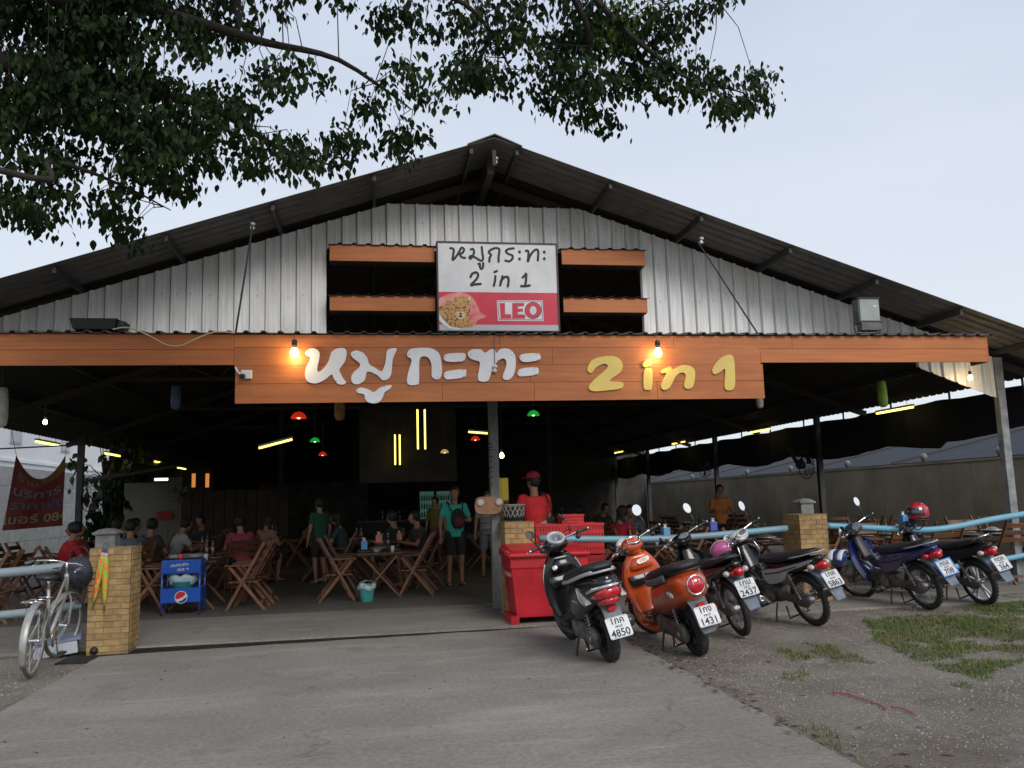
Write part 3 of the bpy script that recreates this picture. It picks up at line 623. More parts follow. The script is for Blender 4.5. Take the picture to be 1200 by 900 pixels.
def wheel(root, cx, cz, R, r, kind='alloy', xf=None, rimm=None, wide=1.0):
    rimm = rimm or ride_rim
    ty = MB().torus((cx, 0, cz), R - r, r, n=36, m=10, wide=wide)
    for i in range(36):                                     # tread blocks
        a = 2 * pi * i / 36
        for sy in (-1, 1):
            ty.box((cx + cos(a) * (R - .0035), sy * r * wide * .36, cz + sin(a) * (R - .0035)), (.006, r * wide * .5, .018), rot=(0, -a, sy * .25))
    t = ty.build('tyre', rubber, root, smooth=True, xf=xf, auto=50)
    rr = R - 2 * r + .004
    rm = MB().torus((cx, 0, cz), rr, .011, n=36, m=8, wide=r * wide / .011 * .62)
    hub = MB().lathe([(.01, -.06), (.028, -.055), (.03, -.03), (.045, -.028), (.045, .028), (.03, .03), (.028, .055), (.01, .06)], (cx, 0, cz), (0, 1, 0), 16)
    if kind == 'spoke':
        for i in range(28):
            a = 2 * pi * i / 28; a2 = a + (.28 if i % 2 else -.28); sy = .03 if (i // 2) % 2 else -.03
            hub.tube([(cx + .04 * cos(a2), sy, cz + .04 * sin(a2)), (cx + rr * cos(a), 0, cz + rr * sin(a))], .0022, 4)
    else:
        for i in range(5):
            a = 2 * pi * i / 5 + .3
            for d in (-.16, .16):
                hub.bar((cx + .03 * cos(a + d * 2), .0, cz + .03 * sin(a + d * 2)), (cx + rr * cos(a + d), 0, cz + rr * sin(a + d)), .022, .022, (0, 1, 0))
    rm.build('rim', rimm, t, smooth=True, xf=xf); hub.build('hub', rimm, t, xf=xf)
    return t
def spring(root, a, c, R, m=dull_metal, turns=8):
    a, c = V(a), V(c); t = (c - a).normalized(); u = t.orthogonal().normalized(); w_ = t.cross(u); P_ = []
    n_ = turns * 10
    for i in range(n_ + 1): q = 2 * pi * i / 10; P_.append(a + (c - a) * (.12 + .72 * i / n_) + (u * cos(q) + w_ * sin(q)) * R)
    MB().tube(P_, .0055, 5).build('shock_spring', m, root, smooth=True)
    b_ = MB().tube([a, c], .012, 8); b_.lathe([(.024, 0), (.024, .03)], a + (c - a) * .8, t, 10); b_.build('shock_absorber', dull_metal, root)
def plate(root, M, l1, l2, l3, framed=None, lines=True, w_=.205, h=.18):
    """the number plate: lies in its own x (right), y (up) plane"""
    p = MB().prism([(-w_ / 2 + .01, -h / 2), (w_ / 2 - .01, -h / 2), (w_ / 2, -h / 2 + .01), (w_ / 2, h / 2 - .01), (w_ / 2 - .01, h / 2), (-w_ / 2 + .01, h / 2), (-w_ / 2, h / 2 - .01), (-w_ / 2, -h / 2 + .01)], .003).build('number_plate', plate_m, root); p.matrix_local = M
    if framed:
        f = MB(); t = .012
        for a in ((-w_ / 2 - t, w_ / 2 + t, h / 2, h / 2 + t), (-w_ / 2 - t, w_ / 2 + t, -h / 2 - t, -h / 2), (-w_ / 2 - t, -w_ / 2, -h / 2, h / 2), (w_ / 2, w_ / 2 + t, -h / 2, h / 2)): f.b2(a[0], a[1], a[2], a[3], -.006, .004)
        f.build('plate_frame', framed, p)
    T = Matrix.Translation
    put_text(l1, .077, ink, p, T((0, .054, .0012)), .0004, .0014); put_text(l2, .03, ink, p, T((0, .006, .0012)), .0004, .0002); put_text(l3, .086, ink, p, T((0, -.051, .0012)), .0004, .0016)
    if lines:
        f = MB()
        for yy in ((.024, -.011) if lines == 2 else ()): f.b2(-w_ / 2, w_ / 2, yy - .0015, yy + .0015, 0, .0008)
        for a in ((-w_ / 2 + .006, w_ / 2 - .006, h / 2 - .009, h / 2 - .006), (-w_ / 2 + .006, w_ / 2 - .006, -h / 2 + .006, -h / 2 + .009)): f.b2(a[0], a[1], a[2], a[3], 0, .0008)
        f.build('plate_line', mat('plate_line', (.2, .21, .23), .5), p)
    return p
def plateM(x, z, tilt, y=0.0, roll=0.0):
    """facing backwards (-x), tilted up by tilt degrees"""
    a = R_(tilt); n = V((-cos(a), 0, sin(a))); r = V((0, -1, 0)); u = n.cross(r)
    M = Matrix((r, u, n)).transposed().to_4x4(); return Matrix.Translation((x, y, z)) @ M @ Matrix.Rotation(roll, 4, 'Z')
def mirror(parent, xf, side, base, top, tiltz=0, tilty=8, r=(.05, .062), m=mirror_m):
    b_ = V(base); t = V(top); mid = b_ * .5 + t * .5 + V((-.02, side * .025, -.01))
    MB().tube(smooth_poly([tuple(b_), tuple(mid), tuple(t + V((.02, 0, -.03))), tuple(t + V((.02, 0, 0)))], 4, False), .0055, 7).build('mirror_stem', black_gloss if m is not chrome else chrome, parent, smooth=True, xf=xf)
    n = V((-cos(R_(tilty)) * cos(R_(tiltz)), sin(R_(tiltz)), sin(R_(tilty)))).normalized(); q = V((0, 0, 1)).rotation_difference(n).to_matrix()
    def ring(s, d): return [t + q @ V((r[1] * s * cos(a * pi / 10), r[0] * s * sin(a * pi / 10), d)) for a in range(20)]
    h = MB().loft([ring(.5, -.025), ring(.9, -.018), ring(1.04, -.004), ring(1.04, .003)]).build('mirror_housing', black_gloss, parent, smooth=True, xf=xf, auto=50)
    MB().loft([ring(.95, .0032), ring(.95, .0046)]).build('mirror_glass', m, h, xf=xf)
def bars(parent, xf, cx, cz, hw=.33, sweep=.1, rise=.02, m=chrome):
    pts = [(cx - sweep, -hw, cz + rise), (cx - sweep * .6, -hw * .62, cz + rise), (cx, -.07, cz), (cx, .07, cz), (cx - sweep * .6, hw * .62, cz + rise), (cx - sweep, hw, cz + rise)]
    MB().tube(smooth_poly(pts, 4, False), .011, 8).build('handlebar', m, parent, smooth=True, xf=xf)
    for s in (-1, 1):
        a, c = V((cx - sweep * .68, s * hw * .68, cz + rise)), V((cx - sweep * 1.02, s * (hw + .012), cz + rise))
        MB().tube([a, a * .8 + c * .2, c], [.02, .0165, .0165], 10).build('grip', black_plastic, parent, smooth=True, xf=xf)
        MB().tube([c, c + (c - a).normalized() * .014], .0175, 10).build('bar_end', chrome, parent, smooth=True, xf=xf)
        MB().ell(a * .96 + V((0, 0, .004)), (.028, .03, .026), 10, 7).build('switch_box', black_plastic, parent, smooth=True, xf=xf)
        l0 = a + V((.035, 0, .005)); MB().tube([l0, l0 + V((.02, s * .05, -.005)), l0 + V((-.02, s * .15, -.02))], [.007, .006, .005], 6, flat=(.6, 1.3)).build('brake_lever', chrome, parent, smooth=True, xf=xf)
def cables(parent, xf, cx, cz):
    for s in (-1, 1):
        MB().tube(smooth_poly([(cx - .06, s * .22, cz + .02), (cx + .04, s * .2, cz + .06), (cx + .1, s * .1, cz + .0), (cx + .08, s * .03, cz - .14)], 4, False), .0045, 6).build('control_cable', black_plastic, parent, smooth=True, xf=xf)
def steerM(px_, pz, rake, ang):
    ax = V((-sin(R_(rake)), 0, cos(R_(rake)))); return Matrix.Translation((px_, 0, pz)) @ Matrix.Rotation(R_(ang), 4, ax) @ Matrix.Translation((-px_, 0, -pz))
def fender(cx, cz, R, hw, a0, a1, th=.012, n=14, drop=.03):
    rings = []
    for i in range(n + 1):
        a = R_(a0 + (a1 - a0) * i / n); r0 = R; pts = []
        f = 1 - .35 * abs(2 * i / n - 1) ** 3
        for k in range(9):
            b_ = pi * (k / 8 - .5); pts.append((sin(b_) * hw * f, r0 + (cos(b_) - 1) * drop))
        for k in range(8, -1, -1):
            b_ = pi * (k / 8 - .5); pts.append((sin(b_) * (hw * f - th * .5), r0 + (cos(b_) - 1) * drop - th))
        rings.append([V((cx + rr * cos(a), y, cz + rr * sin(a))) for y, rr in pts])
    return MB().loft(rings)
def arrow_lamp(root, pts, m, nm, y0, side, th=.02, bez=None):
    """a lens given in the side view, laid on the flank"""
    M = Matrix(((1, 0, 0, 0), (0, 0, 1 * side, side * y0), (0, 1, 0, 0), (0, 0, 0, 1)))
    return MB().prism(smooth_poly(pts, 2), th, M).build(nm, m, root, bevel=.004)
def scooter(root, paint, style, steer=22, meter_ring=chrome):
    WB = 1.24
    S = steerM(1.06, .7, 27, steer)
    wheel(root, 0, .235, .235, .05, rimm=black_plastic, wide=1.12); wheel(root, WB, .235, .235, .044, xf=S)
    P_ = paint; round_ = style == 'round'
    # tail body
    if round_: st = [(.62, .44, .10, .11), (.52, .49, .14, .17), (.3, .54, .175, .19), (.08, .60, .195, .18), (-.12, .65, .185, .16), (-.26, .675, .15, .13), (-.34, .68, .095, .085), (-.375, .68, .03, .03)]
    else: st = [(.62, .43, .10, .11), (.50, .47, .14, .18), (.3, .52, .17, .20), (.08, .59, .185, .185), (-.12, .645, .17, .155), (-.27, .685, .135, .12), (-.37, .715, .09, .075), (-.41, .725, .04, .03)]
    body(st, 2.5 if round_ else 3.2, 20).build('tail_body', P_, root, smooth=True, auto=60)
    # underside and floor
    body([(.70, .30, .13, .09), (.55, .33, .14, .12), (.35, .38, .12, .12), (.15, .45, .11, .11), (-.1, .52, .08, .07)], 2.8).build('under_cowl', black_plastic, root, smooth=True)
    body([(.60, .30, .155, .05), (.75, .285, .165, .035), (.9, .29, .16, .04), (.99, .32, .13, .05)], 4).build('footboard', P_ if round_ else black_plastic, root, smooth=True, auto=50)
    MB().b2(.62, .92, -.13, .13, .322, .332).build('floor_mat', black_plastic, root, bevel=.004)
    # seat: tapered padded lozenge with step
    body([(.63, .665, .08, .03), (.55, .70, .13, .055), (.35, .74, .175, .07), (.12, .785, .18, .07), (-.08, .83, .165, .06), (-.22, .86, .13, .04), (-.29, .865, .07, .015)], 3.2, 20).build('seat', seat_m, root, smooth=True)
    for s in (-1, 1):
        stp = [(.45, s * .172, .70), (.2, s * .19, .735), (0, s * .182, .775), (-.18, s * .152, .815), (-.3, s * .09, .84)]
        if round_: MB().tube(smooth_poly([(.5, s * .15, .675), (.3, s * .18, .70), (.1, s * .188, .735), (-.08, s * .178, .775)], 4, False), .034, 8, flat=(1, .35)).build('seat_side_panel', grey_plastic, root, smooth=True)
        else: MB().tube(smooth_poly(stp, 4, False), [.008] + [.015] * 15 + [.008], 8, flat=(1.1, .55)).build('seat_trim', silver_paint, root, smooth=True)
    MB().tube(smooth_poly([(-.02, .14, .80), (-.2, .13, .815), (-.34, .08, .835), (-.37, 0, .84), (-.34, -.08, .835), (-.2, -.13, .815), (-.02, -.14, .80)], 4, False), .011, 8).build('grab_rail', black_plastic if round_ else silver_paint, root, smooth=True)
    # leg shield and inner panel
    body([(.78, .20, .12, .10, 40), (.90, .21, .165, .10, 55), (1.0, .27, .175, .09, 68), (1.05, .36, .165, .08, 75), (1.08, .48, .13, .07, 72)], 3.0, 16).build('lower_fairing', P_ if round_ else black_plastic, root, smooth=True)
    body([(.93, .29, .14, .035, 75), (.965, .40, .19, .035, 75), (.99, .55, .215, .045, 70), (1.0, .70, .215, .055, 68), (.995, .82, .17, .06, 65), (.985, .91, .10, .05, 62)], 3.0, 20).build('leg_shield', P_, root, smooth=True)
    body([(1.14, .42, .06, .05, 75), (1.12, .55, .13, .07, 70), (1.09, .70, .15, .07, 66), (1.05, .84, .11, .06, 62), (1.02, .93, .07, .05, 60)], 2.3, 18).build('front_apron', P_, root, smooth=True)
    body([(.945, .60, .15, .05, 90), (.945, .655, .175, .05, 90), (.955, .70, .17, .045, 90)], 4, 18).build('glove_box', black_gloss, root, smooth=True, auto=40)
    if round_: body([(.955, .76, .13, .05, 85), (.945, .81, .12, .055, 85), (.955, .87, .08, .05, 85)], 2.4, 18).build('inner_panel', P_, root, smooth=True)
    else:
        body([(.955, .74, .10, .045, 85), (.93, .80, .105, .05, 85), (.945, .87, .07, .045, 85)], 2.8, 18).build('inner_panel', black_gloss, root, smooth=True)
        MB().lathe([(.028, 0), (.03, .012), (.02, .016)], (.90, .09, .79), (-1, .2, .25), 14).build('ignition_lock', chrome, root, smooth=True)
    MB().tube([(.93, 0, .70), (.885, 0, .70), (.88, 0, .675)], .006, 6).build('bag_hook', chrome, root)
    for s in (-1, 1): MB().tube(smooth_poly([(.975, s * .17, .38), (.985, s * .205, .55), (.985, s * .205, .72), (.985, s * .16, .84)], 3, False), .007, 6).build('shield_trim', black_plastic if round_ else silver_paint, root, smooth=True)
    # head
    if round_:
        hd = MB().ell((1.0, 0, 1.0), (.125, .12, .085), 20, 12); hd.build('headset', P_, root, smooth=True, xf=S)
        c0 = V((.935, 0, 1.055)); nrm = V((-.42, 0, .9)); R0 = .072
        MB().lathe([(.09, 0), (.09, .03), (.07, .035)], (1.115, 0, 1.0), (1, 0, .05), 20).build('headlight', clear_lens, root, smooth=True, xf=S)
    else:
        body([(.89, 1.0, .10, .05), (.94, 1.01, .12, .075), (1.02, 1.0, .12, .075), (1.10, .97, .085, .06), (1.14, .96, .04, .03)], 2.4, 18).build('headset', P_, root, smooth=True, xf=S)
        c0 = V((.92, 0, 1.075)); nrm = V((-.55, 0, .83)); R0 = .088
        body([(1.12, .95, .09, .045), (1.155, .94, .075, .03)], 2.6).build('headlight', clear_lens, root, smooth=True, xf=S)
    mt = MB().lathe([(R0 * .8, -.05), (R0 * 1.04, -.01), (R0 * 1.1, .008), (R0 * 1.0, .02), (R0 * .78, .014), (R0 * .74, 0)], c0, nrm, 28, cap=False).build('meter_ring', meter_ring, root, smooth=True, xf=S)
    MB().lathe([(R0 * .78, -.004), (R0 * .78, .004)], c0, nrm, 24).build('meter_dial', mat('meter_dial', (.12, .14, .16), .15, coat=1, var=.5, scale=40), mt, xf=S)
    q = V((0, 0, 1)).rotation_difference(nrm.normalized()).to_matrix(); tk = MB()
    for i in range(14):
        a = R_(-130 + i * 20); d = q @ V((cos(a), sin(a), 0)); tk.bar(c0 + d * R0 * .58 + nrm * .005, c0 + d * R0 * .7 + nrm * .005, .004, .002, nrm)
    tk.bar(c0 + nrm * .006, c0 + q @ V((-.5, .25, 0)) * R0 + nrm * .006, .005, .002, nrm); tk.build('meter_marks', white_paint, mt, xf=S)
    bars(root, S, .965, 1.035, .33, .11); cables(root, S, .965, 1.035)
    if round_: mirror(root, S, -1, (.92, -.17, 1.05), (.93, -.215, 1.30), tiltz=10, tilty=2, r=(.058, .062)); mirror(root, S, 1, (.92, .19, 1.05), (.84, .38, 1.14), tiltz=-70, tilty=10, r=(.05, .06))
    else: mirror(root, S, -1, (.92, -.17, 1.06), (.94, -.15, 1.26), tiltz=-55, tilty=35, r=(.035, .07)); mirror(root, S, 1, (.95, .17, 1.05), (1.06, .20, 1.18), tiltz=80, tilty=5, r=(.04, .06))
    # front fender, fork
    fender(WB, .235, .275, .075, 30, 165).build('front_fender', P_, root, smooth=True, xf=S)
    for s in (-1, 1): MB().tube([(WB - .02, s * .075, .235), (1.10, s * .075, .56)], .018, 8).build('fork_leg', black_plastic, root, smooth=True, xf=S)
    # drive unit on the left, muffler on the right
    body([(-.09, .235, .03, .06), (-.03, .24, .045, .095), (.12, .26, .05, .085), (.28, .27, .05, .085), (.42, .28, .045, .10), (.48, .28, .025, .07)], 2.6, 18, 3, .11).build('drive_case', alu, root, smooth=True)
    MB().lathe([(.075, 0), (.075, .012), (.05, .02), (.02, .022)], (.38, .15, .285), (0, 1, 0), 20).build('fan_cover', dull_metal, root, smooth=True, auto=30)
    MB().lathe([(.045, 0), (.045, .012), (.03, .02)], (-.0, .155, .235), (0, 1, 0), 16).build('hub_cover', dull_metal, root, smooth=True, auto=30)
    body([(.5, .34, .07, .06), (.36, .36, .09, .09), (.2, .38, .07, .07)], 3, 14).build('engine', alu, root, smooth=True, auto=40)
    body([(-.24, .355, .035, .038), (-.22, .352, .06, .06), (-.1, .34, .064, .066), (.12, .31, .055, .056), (.25, .29, .03, .03)], 2.3, 18, 3, -.165).build('muffler', black_plastic, root, smooth=True)
    MB().tube([(-.27, -.165, .365), (-.23, -.165, .36)], .02, 10).build('muffler_tip', dull_metal, root, smooth=True)
    spring(root, (-.02, .13, .25), (.06, .12, .56), .03)
    # hugger, licence bracket
    body([(-.2, .60, .10, .05, 20), (-.30, .52, .085, .025, 50), (-.345, .42, .085, .018, 70), (-.37, .33, .08, .016, 72), (-.39, .27, .06, .01, 72)], 4, 16).build('rear_mudguard', grey_plastic if not round_ else grey_plastic, root, smooth=True)
    # stands
    MB().tube(smooth_poly([(.44, .10, .25), (.42, .16, .12), (.36, .22, .012), (.32, .24, .01)], 3, False), .011, 7).build('side_stand', black_plastic, root, smooth=True)
    MB().tube([(.28, -.1, .2), (.22, -.13, .09)], .013, 7).tube([(.28, .1, .2), (.22, .13, .09)], .013, 7).tube([(.22, -.13, .09), (.22, .13, .09)], .01, 7).build('centre_stand', black_plastic, root, smooth=True)
    MB().tube([(.1, .17, .22), (.02, .19, .16), (.0, .2, .155)], .008, 6).build('kick_starter', chrome, root, smooth=True)
    for s in (-1, 1): body([(.58, .33, .02, .014), (.66, .33, .022, .016)], 3, 8, 2, s * .175).build('foot_peg', black_plastic, root)
    if round_:
        for s in (-1, 1):
            MB().ell((-.12, s * .178, .63), (.075, .018, .03), 16, 9, Matrix.Rotation(R_(-12), 3, 'Y')).build('turn_signal', clear_lens, root, smooth=True)
        MB().ell((-.335, 0, .695), (.055, .092, .085), 18, 11).build('tail_lamp', red_lens, root, smooth=True)
        MB().torus((-.355, 0, .695), .084, .009, 'X', 28, 8).build('tail_lamp_ring', chrome, root, smooth=True)
        for s in (-1, 1): MB().tube(smooth_poly([(-.372, s * .03, .75), (-.385, s * .032, .70), (-.372, s * .03, .65)], 3, False), .004, 6).build('lamp_bar', chrome, root, smooth=True)
    else:
        for s in (-1, 1):
            arrow_lamp(root, [(-.03, .70), (-.08, .66), (-.24, .585), (-.20, .565), (-.12, .575), (-.06, .62)], clear_lens, 'turn_signal', .19, s, .05)
            MB().tube(smooth_poly([(-.03, s * .19, .70), (-.08, s * .19, .66), (-.24, s * .186, .585), (-.20, s * .186, .562), (-.11, s * .19, .575), (-.05, s * .19, .62), (-.03, s * .19, .70)], 2, False), .005, 6).build('signal_rim', chrome, root, smooth=True)
        body([(-.26, .63, .135, .045), (-.36, .65, .115, .05), (-.425, .665, .06, .045)], 3, 16).build('tail_lamp', red_lens, root, smooth=True)
        body([(-.25, .57, .095, .03), (-.34, .58, .085, .035), (-.40, .59, .05, .03)], 3, 16).build('brake_lamp', red_lens, root, smooth=True)
        MB().tube(smooth_poly([(-.22, .158, .67), (-.33, .135, .70), (-.445, 0, .72), (-.33, -.135, .70), (-.22, -.158, .67)], 3, False), .012, 8, flat=(1.3, .6)).build('chrome_strip', chrome, root, smooth=True)
        MB().ell((-.385, 0, .775), (.012, .014, .014), 10, 7).build('badge', silver_paint, root, smooth=True)
    body([(-.345, .515, .04, .02), (-.36, .515, .035, .018)], 4, 12).build('reflector', red_lens, root, smooth=True, auto=40)
def underbone(root, shell, flank, style, steer=25, rimk='spoke', cowl=None, mir=(True, True), lamp_white=False, tailup=.0, meter=None, rimm=None):
    WB = 1.22; S = steerM(1.02, .75, 26, steer); cowl = cowl or shell
    wheel(root, 0, .285, .285, .036, rimk, rimm=rimm); wheel(root, WB, .285, .285, .032, rimk, xf=S, rimm=rimm)
    body([(.62, .60, .07, .07), (.45, .62, .105, .10), (.2, .66, .125, .09), (-.02, .70, .12, .075), (-.2, .74, .095, .06), (-.34, .78, .06, .04), (-.38, .79, .03, .015)], 3, 18).build('tail_body', shell, root, smooth=True, auto=60)
    for s in (-1, 1):
        M = Matrix(((1, 0, 0, 0), (0, 0, s, s * .128), (0, 1, 0, 0), (0, 0, 0, 1)))
        MB().prism(smooth_poly([(.55, .62), (.3, .66), (.05, .71), (-.18, .76), (-.36, .80), (-.30, .755), (-.12, .70), (.08, .64), (.14, .58), (.22, .52), (.42, .47), (.52, .50)], 2), .02, M).build('side_cover', flank, root, bevel=.006)
        MB().tube(smooth_poly([(.50, s * .132, .59), (.28, s * .136, .62), (.05, s * .134, .675), (-.2, s * .115, .745), (-.35, s * .07, .79)], 3, False), .006, 6, flat=(1, .5)).build('pin_stripe', black_plastic, root, smooth=True)
    body([(.66, .71, .06, .03), (.58, .735, .10, .04), (.35, .75, .13, .045), (.12, .785, .135, .045), (-.1, .82, .125, .04), (-.26, .855, .085, .028), (-.3, .86, .04, .012)], 3, 20).build('seat', seat_m, root, smooth=True)
    MB().tube(smooth_poly([(0, .125, .80), (-.18, .12, .83), (-.36, .07, .865), (-.40, 0, .87), (-.36, -.07, .865), (-.18, -.12, .83), (0, -.125, .80)], 3, False), .011, 8, flat=(.7, 1.5)).build('grab_rail', silver_paint if style != 'dark' else black_plastic, root, smooth=True)
    # spine and leg shields
    body([(.60, .55, .06, .07, 20), (.74, .55, .065, .07, 30), (.86, .66, .07, .07, 45), (.95, .82, .07, .06, 60), (.97, .90, .05, .05, 62)], 2.8, 16).build('centre_cover', black_gloss if style != 'blue' else black_plastic, root, smooth=True)
    for s in (-1, 1):
        r = []
        for (x, z, yo, yi, t) in ((.99, .88, .07, .04, .03), (.985, .80, .17, .05, .035), (.955, .66, .205, .06, .03), (.90, .50, .20, .07, .025), (.83, .37, .17, .08, .02), (.79, .31, .13, .09, .012)):
            r.append([V((x + t, s * yi, z)), V((x + t * 1.2, s * (yi + yo) / 2, z + .005)), V((x - .01, s * yo, z)), V((x - .035, s * (yo + .004), z - .01)), V((x - .03, s * (yo - .012), z - .012)), V((x + t - .022, s * (yi + yo) / 2, z - .006)), V((x + t - .02, s * yi, z))])
        MB().loft(r).build('leg_shield', shell, root, smooth=True, auto=50)
    body([(1.10, .62, .05, .04, 70), (1.07, .76, .085, .05, 66), (1.03, .88, .07, .045, 62)], 2.4, 16).build('nose_cover', shell, root, smooth=True)
    # headset with meter
    body([(.87, .985, .07, .03), (.91, .99, .10, .055), (1.0, .985, .115, .075), (1.09, .95, .10, .07), (1.15, .93, .05, .04)], 2.3, 18).build('headset', cowl, root, smooth=True, xf=S)
    c0 = V((.895, 0, 1.035)); nrm = V((-.6, 0, .8))
    q = V((0, 0, 1)).rotation_difference(nrm.normalized()).to_matrix()
    def el(sx, sy, d): return [c0 + q @ V((sx * cos(a * pi / 12), sy * sin(a * pi / 12), d)) for a in range(24)]
    mt = MB().loft([el(.045, .09, -.03), el(.05, .1, .0), el(.046, .092, .008)]).build('meter_hood', meter or black_gloss, root, smooth=True, xf=S, auto=50)
    MB().loft([el(.036, .078, .0085), el(.036, .078, .0105)]).build('meter_dial', mat('meter_dial', (.1, .11, .12), .15), mt, xf=S)
    tk = MB()
    for i in range(9): a = R_(20 + i * 17.5); d = q @ V((-.03 * sin(a) , .055 * cos(a), 0)); tk.bar(c0 + d * .8 + nrm * .0115, c0 + d + nrm * .0115, .003, .001, nrm)
    tk.build('meter_marks', white_paint, mt, xf=S)
    MB().lathe([(.075, 0), (.085, .02), (.06, .035)], (1.13, 0, .95), (1, 0, .0), 20).build('headlight', clear_lens, root, smooth=True, xf=S)
    bars(root, S, .945, 1.03, .33, .10); cables(root, S, .945, 1.03)
    for s in (-1, 1): MB().ell((1.08, s * .10, .93), (.03, .03, .022), 12, 8).build('front_signal', amber_lens, root, smooth=True, xf=S)
    if mir[0]: mirror(root, S, -1, (.90, -.17, 1.05), (.91, -.22, 1.29), tiltz=10, tilty=3, r=(.045, .065))
    if mir[1]: mirror(root, S, 1, (.90, .17, 1.05), (.86, .33, 1.13), tiltz=-60, tilty=20, r=(.04, .05))
    fender(WB, .285, .31, .055, 30, 170).build('front_fender', shell, root, smooth=True, xf=S)
    for s in (-1, 1): MB().tube([(WB, s * .07, .285), (1.07, s * .07, .62)], .017, 8).build('fork_leg', dull_metal, root, smooth=True, xf=S)
    # engine, exhaust, swing arm, shocks
    body([(.36, .34, .07, .085), (.5, .34, .10, .11), (.64, .35, .09, .09), (.68, .36, .06, .06)], 3, 16).build('engine', alu, root, smooth=True, auto=40)
    MB().lathe([(.075, 0), (.075, .025), (.04, .035)], (.52, .10, .335), (0, 1, 0), 18).build('engine_cover', dull_metal, root, smooth=True, auto=30)
    cy = MB()
    for i in range(7): cy.box((.68 + i * .022, 0, .37 + i * .003), (.010, .13, .12), rot=(0, -.1, 0))
    cy.build('cylinder_fins', alu, root)
    body([(.42, .34, .022, .05), (.2, .32, .024, .045), (.04, .295, .026, .06), (-.05, .285, .022, .05), (-.09, .285, .008, .03)], 2.6, 16, 3, .085).build('chain_case', mat('dusty_case', (.12, .105, .09), .7, col2=(.06, .055, .05), scale=12), root, smooth=True)
    MB().bar((.42, -.085, .33), (-.02, -.085, .285), .03, .04).build('swing_arm', dull_metal, root, bevel=.006)
    MB().lathe([(.055, -.02), (.062, .02), (.05, .035)], (0, .045, .285), (0, 1, 0), 18).build('brake_drum', alu, root, smooth=True, auto=30)
    for s in (-1, 1): spring(root, (.0, s * .115, .33), (.1, s * .115, .60), .026)
    MB().tube(smooth_poly([(.70, -.08, .28), (.60, -.13, .20), (.40, -.15, .20), (.2, -.155, .24)], 3, False), .017, 8).build('exhaust_pipe', dull_metal, root, smooth=True)
    MB().tube([(.2, -.16, .24), (.1, -.165, .27), (-.3, -.175, .37), (-.33, -.175, .378)], [.022, .042, .044, .034], 14).build('muffler', grey_plastic if style != 'blue' else dull_metal, root, smooth=True)
    MB().torus((-.335, -.175, .379), .022, .008, 'X', 16, 6).build('muffler_tip', chrome, root, smooth=True)
    body([(-.22, .66, .085, .04, 20), (-.32, .60, .075, .022, 45), (-.40, .53, .075, .014, 58), (-.47, .44, .072, .010, 58), (-.53, .345, .06, .006, 58)], 4, 16).build('rear_mudguard', blue_grey, root, smooth=True)
    fender(0, .285, .33, .06, 60, 150).build('inner_guard', black_plastic, root, smooth=True)
    body([(-.31, .70, .075, .045), (-.38, .71, .06, .05), (-.43, .715, .03, .035)], 2.4, 16).build('tail_lamp', red_lens, root, smooth=True)
    for s in (-1, 1): MB().ell((-.30, s * .105, .71), (.045, .035, .032), 14, 9).build('turn_signal', clear_lens if style != 'blue' else red_lens, root, smooth=True)
    MB().tube(smooth_poly([(.46, .09, .24), (.44, .16, .12), (.38, .22, .012)], 3, False), .010, 7).build('side_stand', black_plastic, root, smooth=True)
    MB().tube([(.3, -.1, .22), (.24, -.14, .10), (.24, .14, .10), (.3, .1, .22)], .011, 7).build('centre_stand', black_plastic, root, smooth=True)
    MB().bar((.55, -.24, .235), (.55, .24, .235), .018, .018).build('peg_bar', dull_metal, root)
    for s in (-1, 1): MB().tube([(.55, s * .16, .24), (.55, s * .25, .245)], .018, 8).build('foot_peg', rubber, root, smooth=True); MB().tube([(.12, s * .13, .33), (.12, s * .19, .33)], .014, 8).build('pillion_peg', rubber, root, smooth=True)
    MB().tube([(.6, .13, .25), (.72, .15, .25)], .009, 6).bar((.70, .10, .25), (.70, .19, .25), .03, .014).build('gear_pedal', dull_metal, root)
def place_bike(label, contact, heading, lean, fn):
    """heading in degrees to the left of +Y, lean to the left"""
    rz = R_(90 + heading)
    e = (Matrix.Rotation(rz, 3, 'Z') @ Matrix.Rotation(R_(-lean), 3, 'X')).to_euler()
    t = thing('parked_motorbike', label, 'motorbike', contact, rot=e, group='motorbikes parked in front of the hall')
    fn(t); t.scale = (1.035, 1.035, 1.035); return t
LINE_G = -.03
def b1(t):
    t.name = 'parked_scooter'; t['category'] = 'scooter'
    scooter(t, black_gloss, 'sharp', steer=14, meter_ring=silver_paint)
    plate(t, plateM(-.42, .365, 22), '1กค', 'ลพบุรี', '4850')
    dec = MB(); [dec.tube(smooth_poly([(.18 - k * .03, .187, .56), (.17 - k * .03, .188, .575), (.155 - k * .03, .187, .555)], 3, False), .0025, 5) for k in range(5)]; dec.build('script_decal', silver_paint, t, kind='stuff')
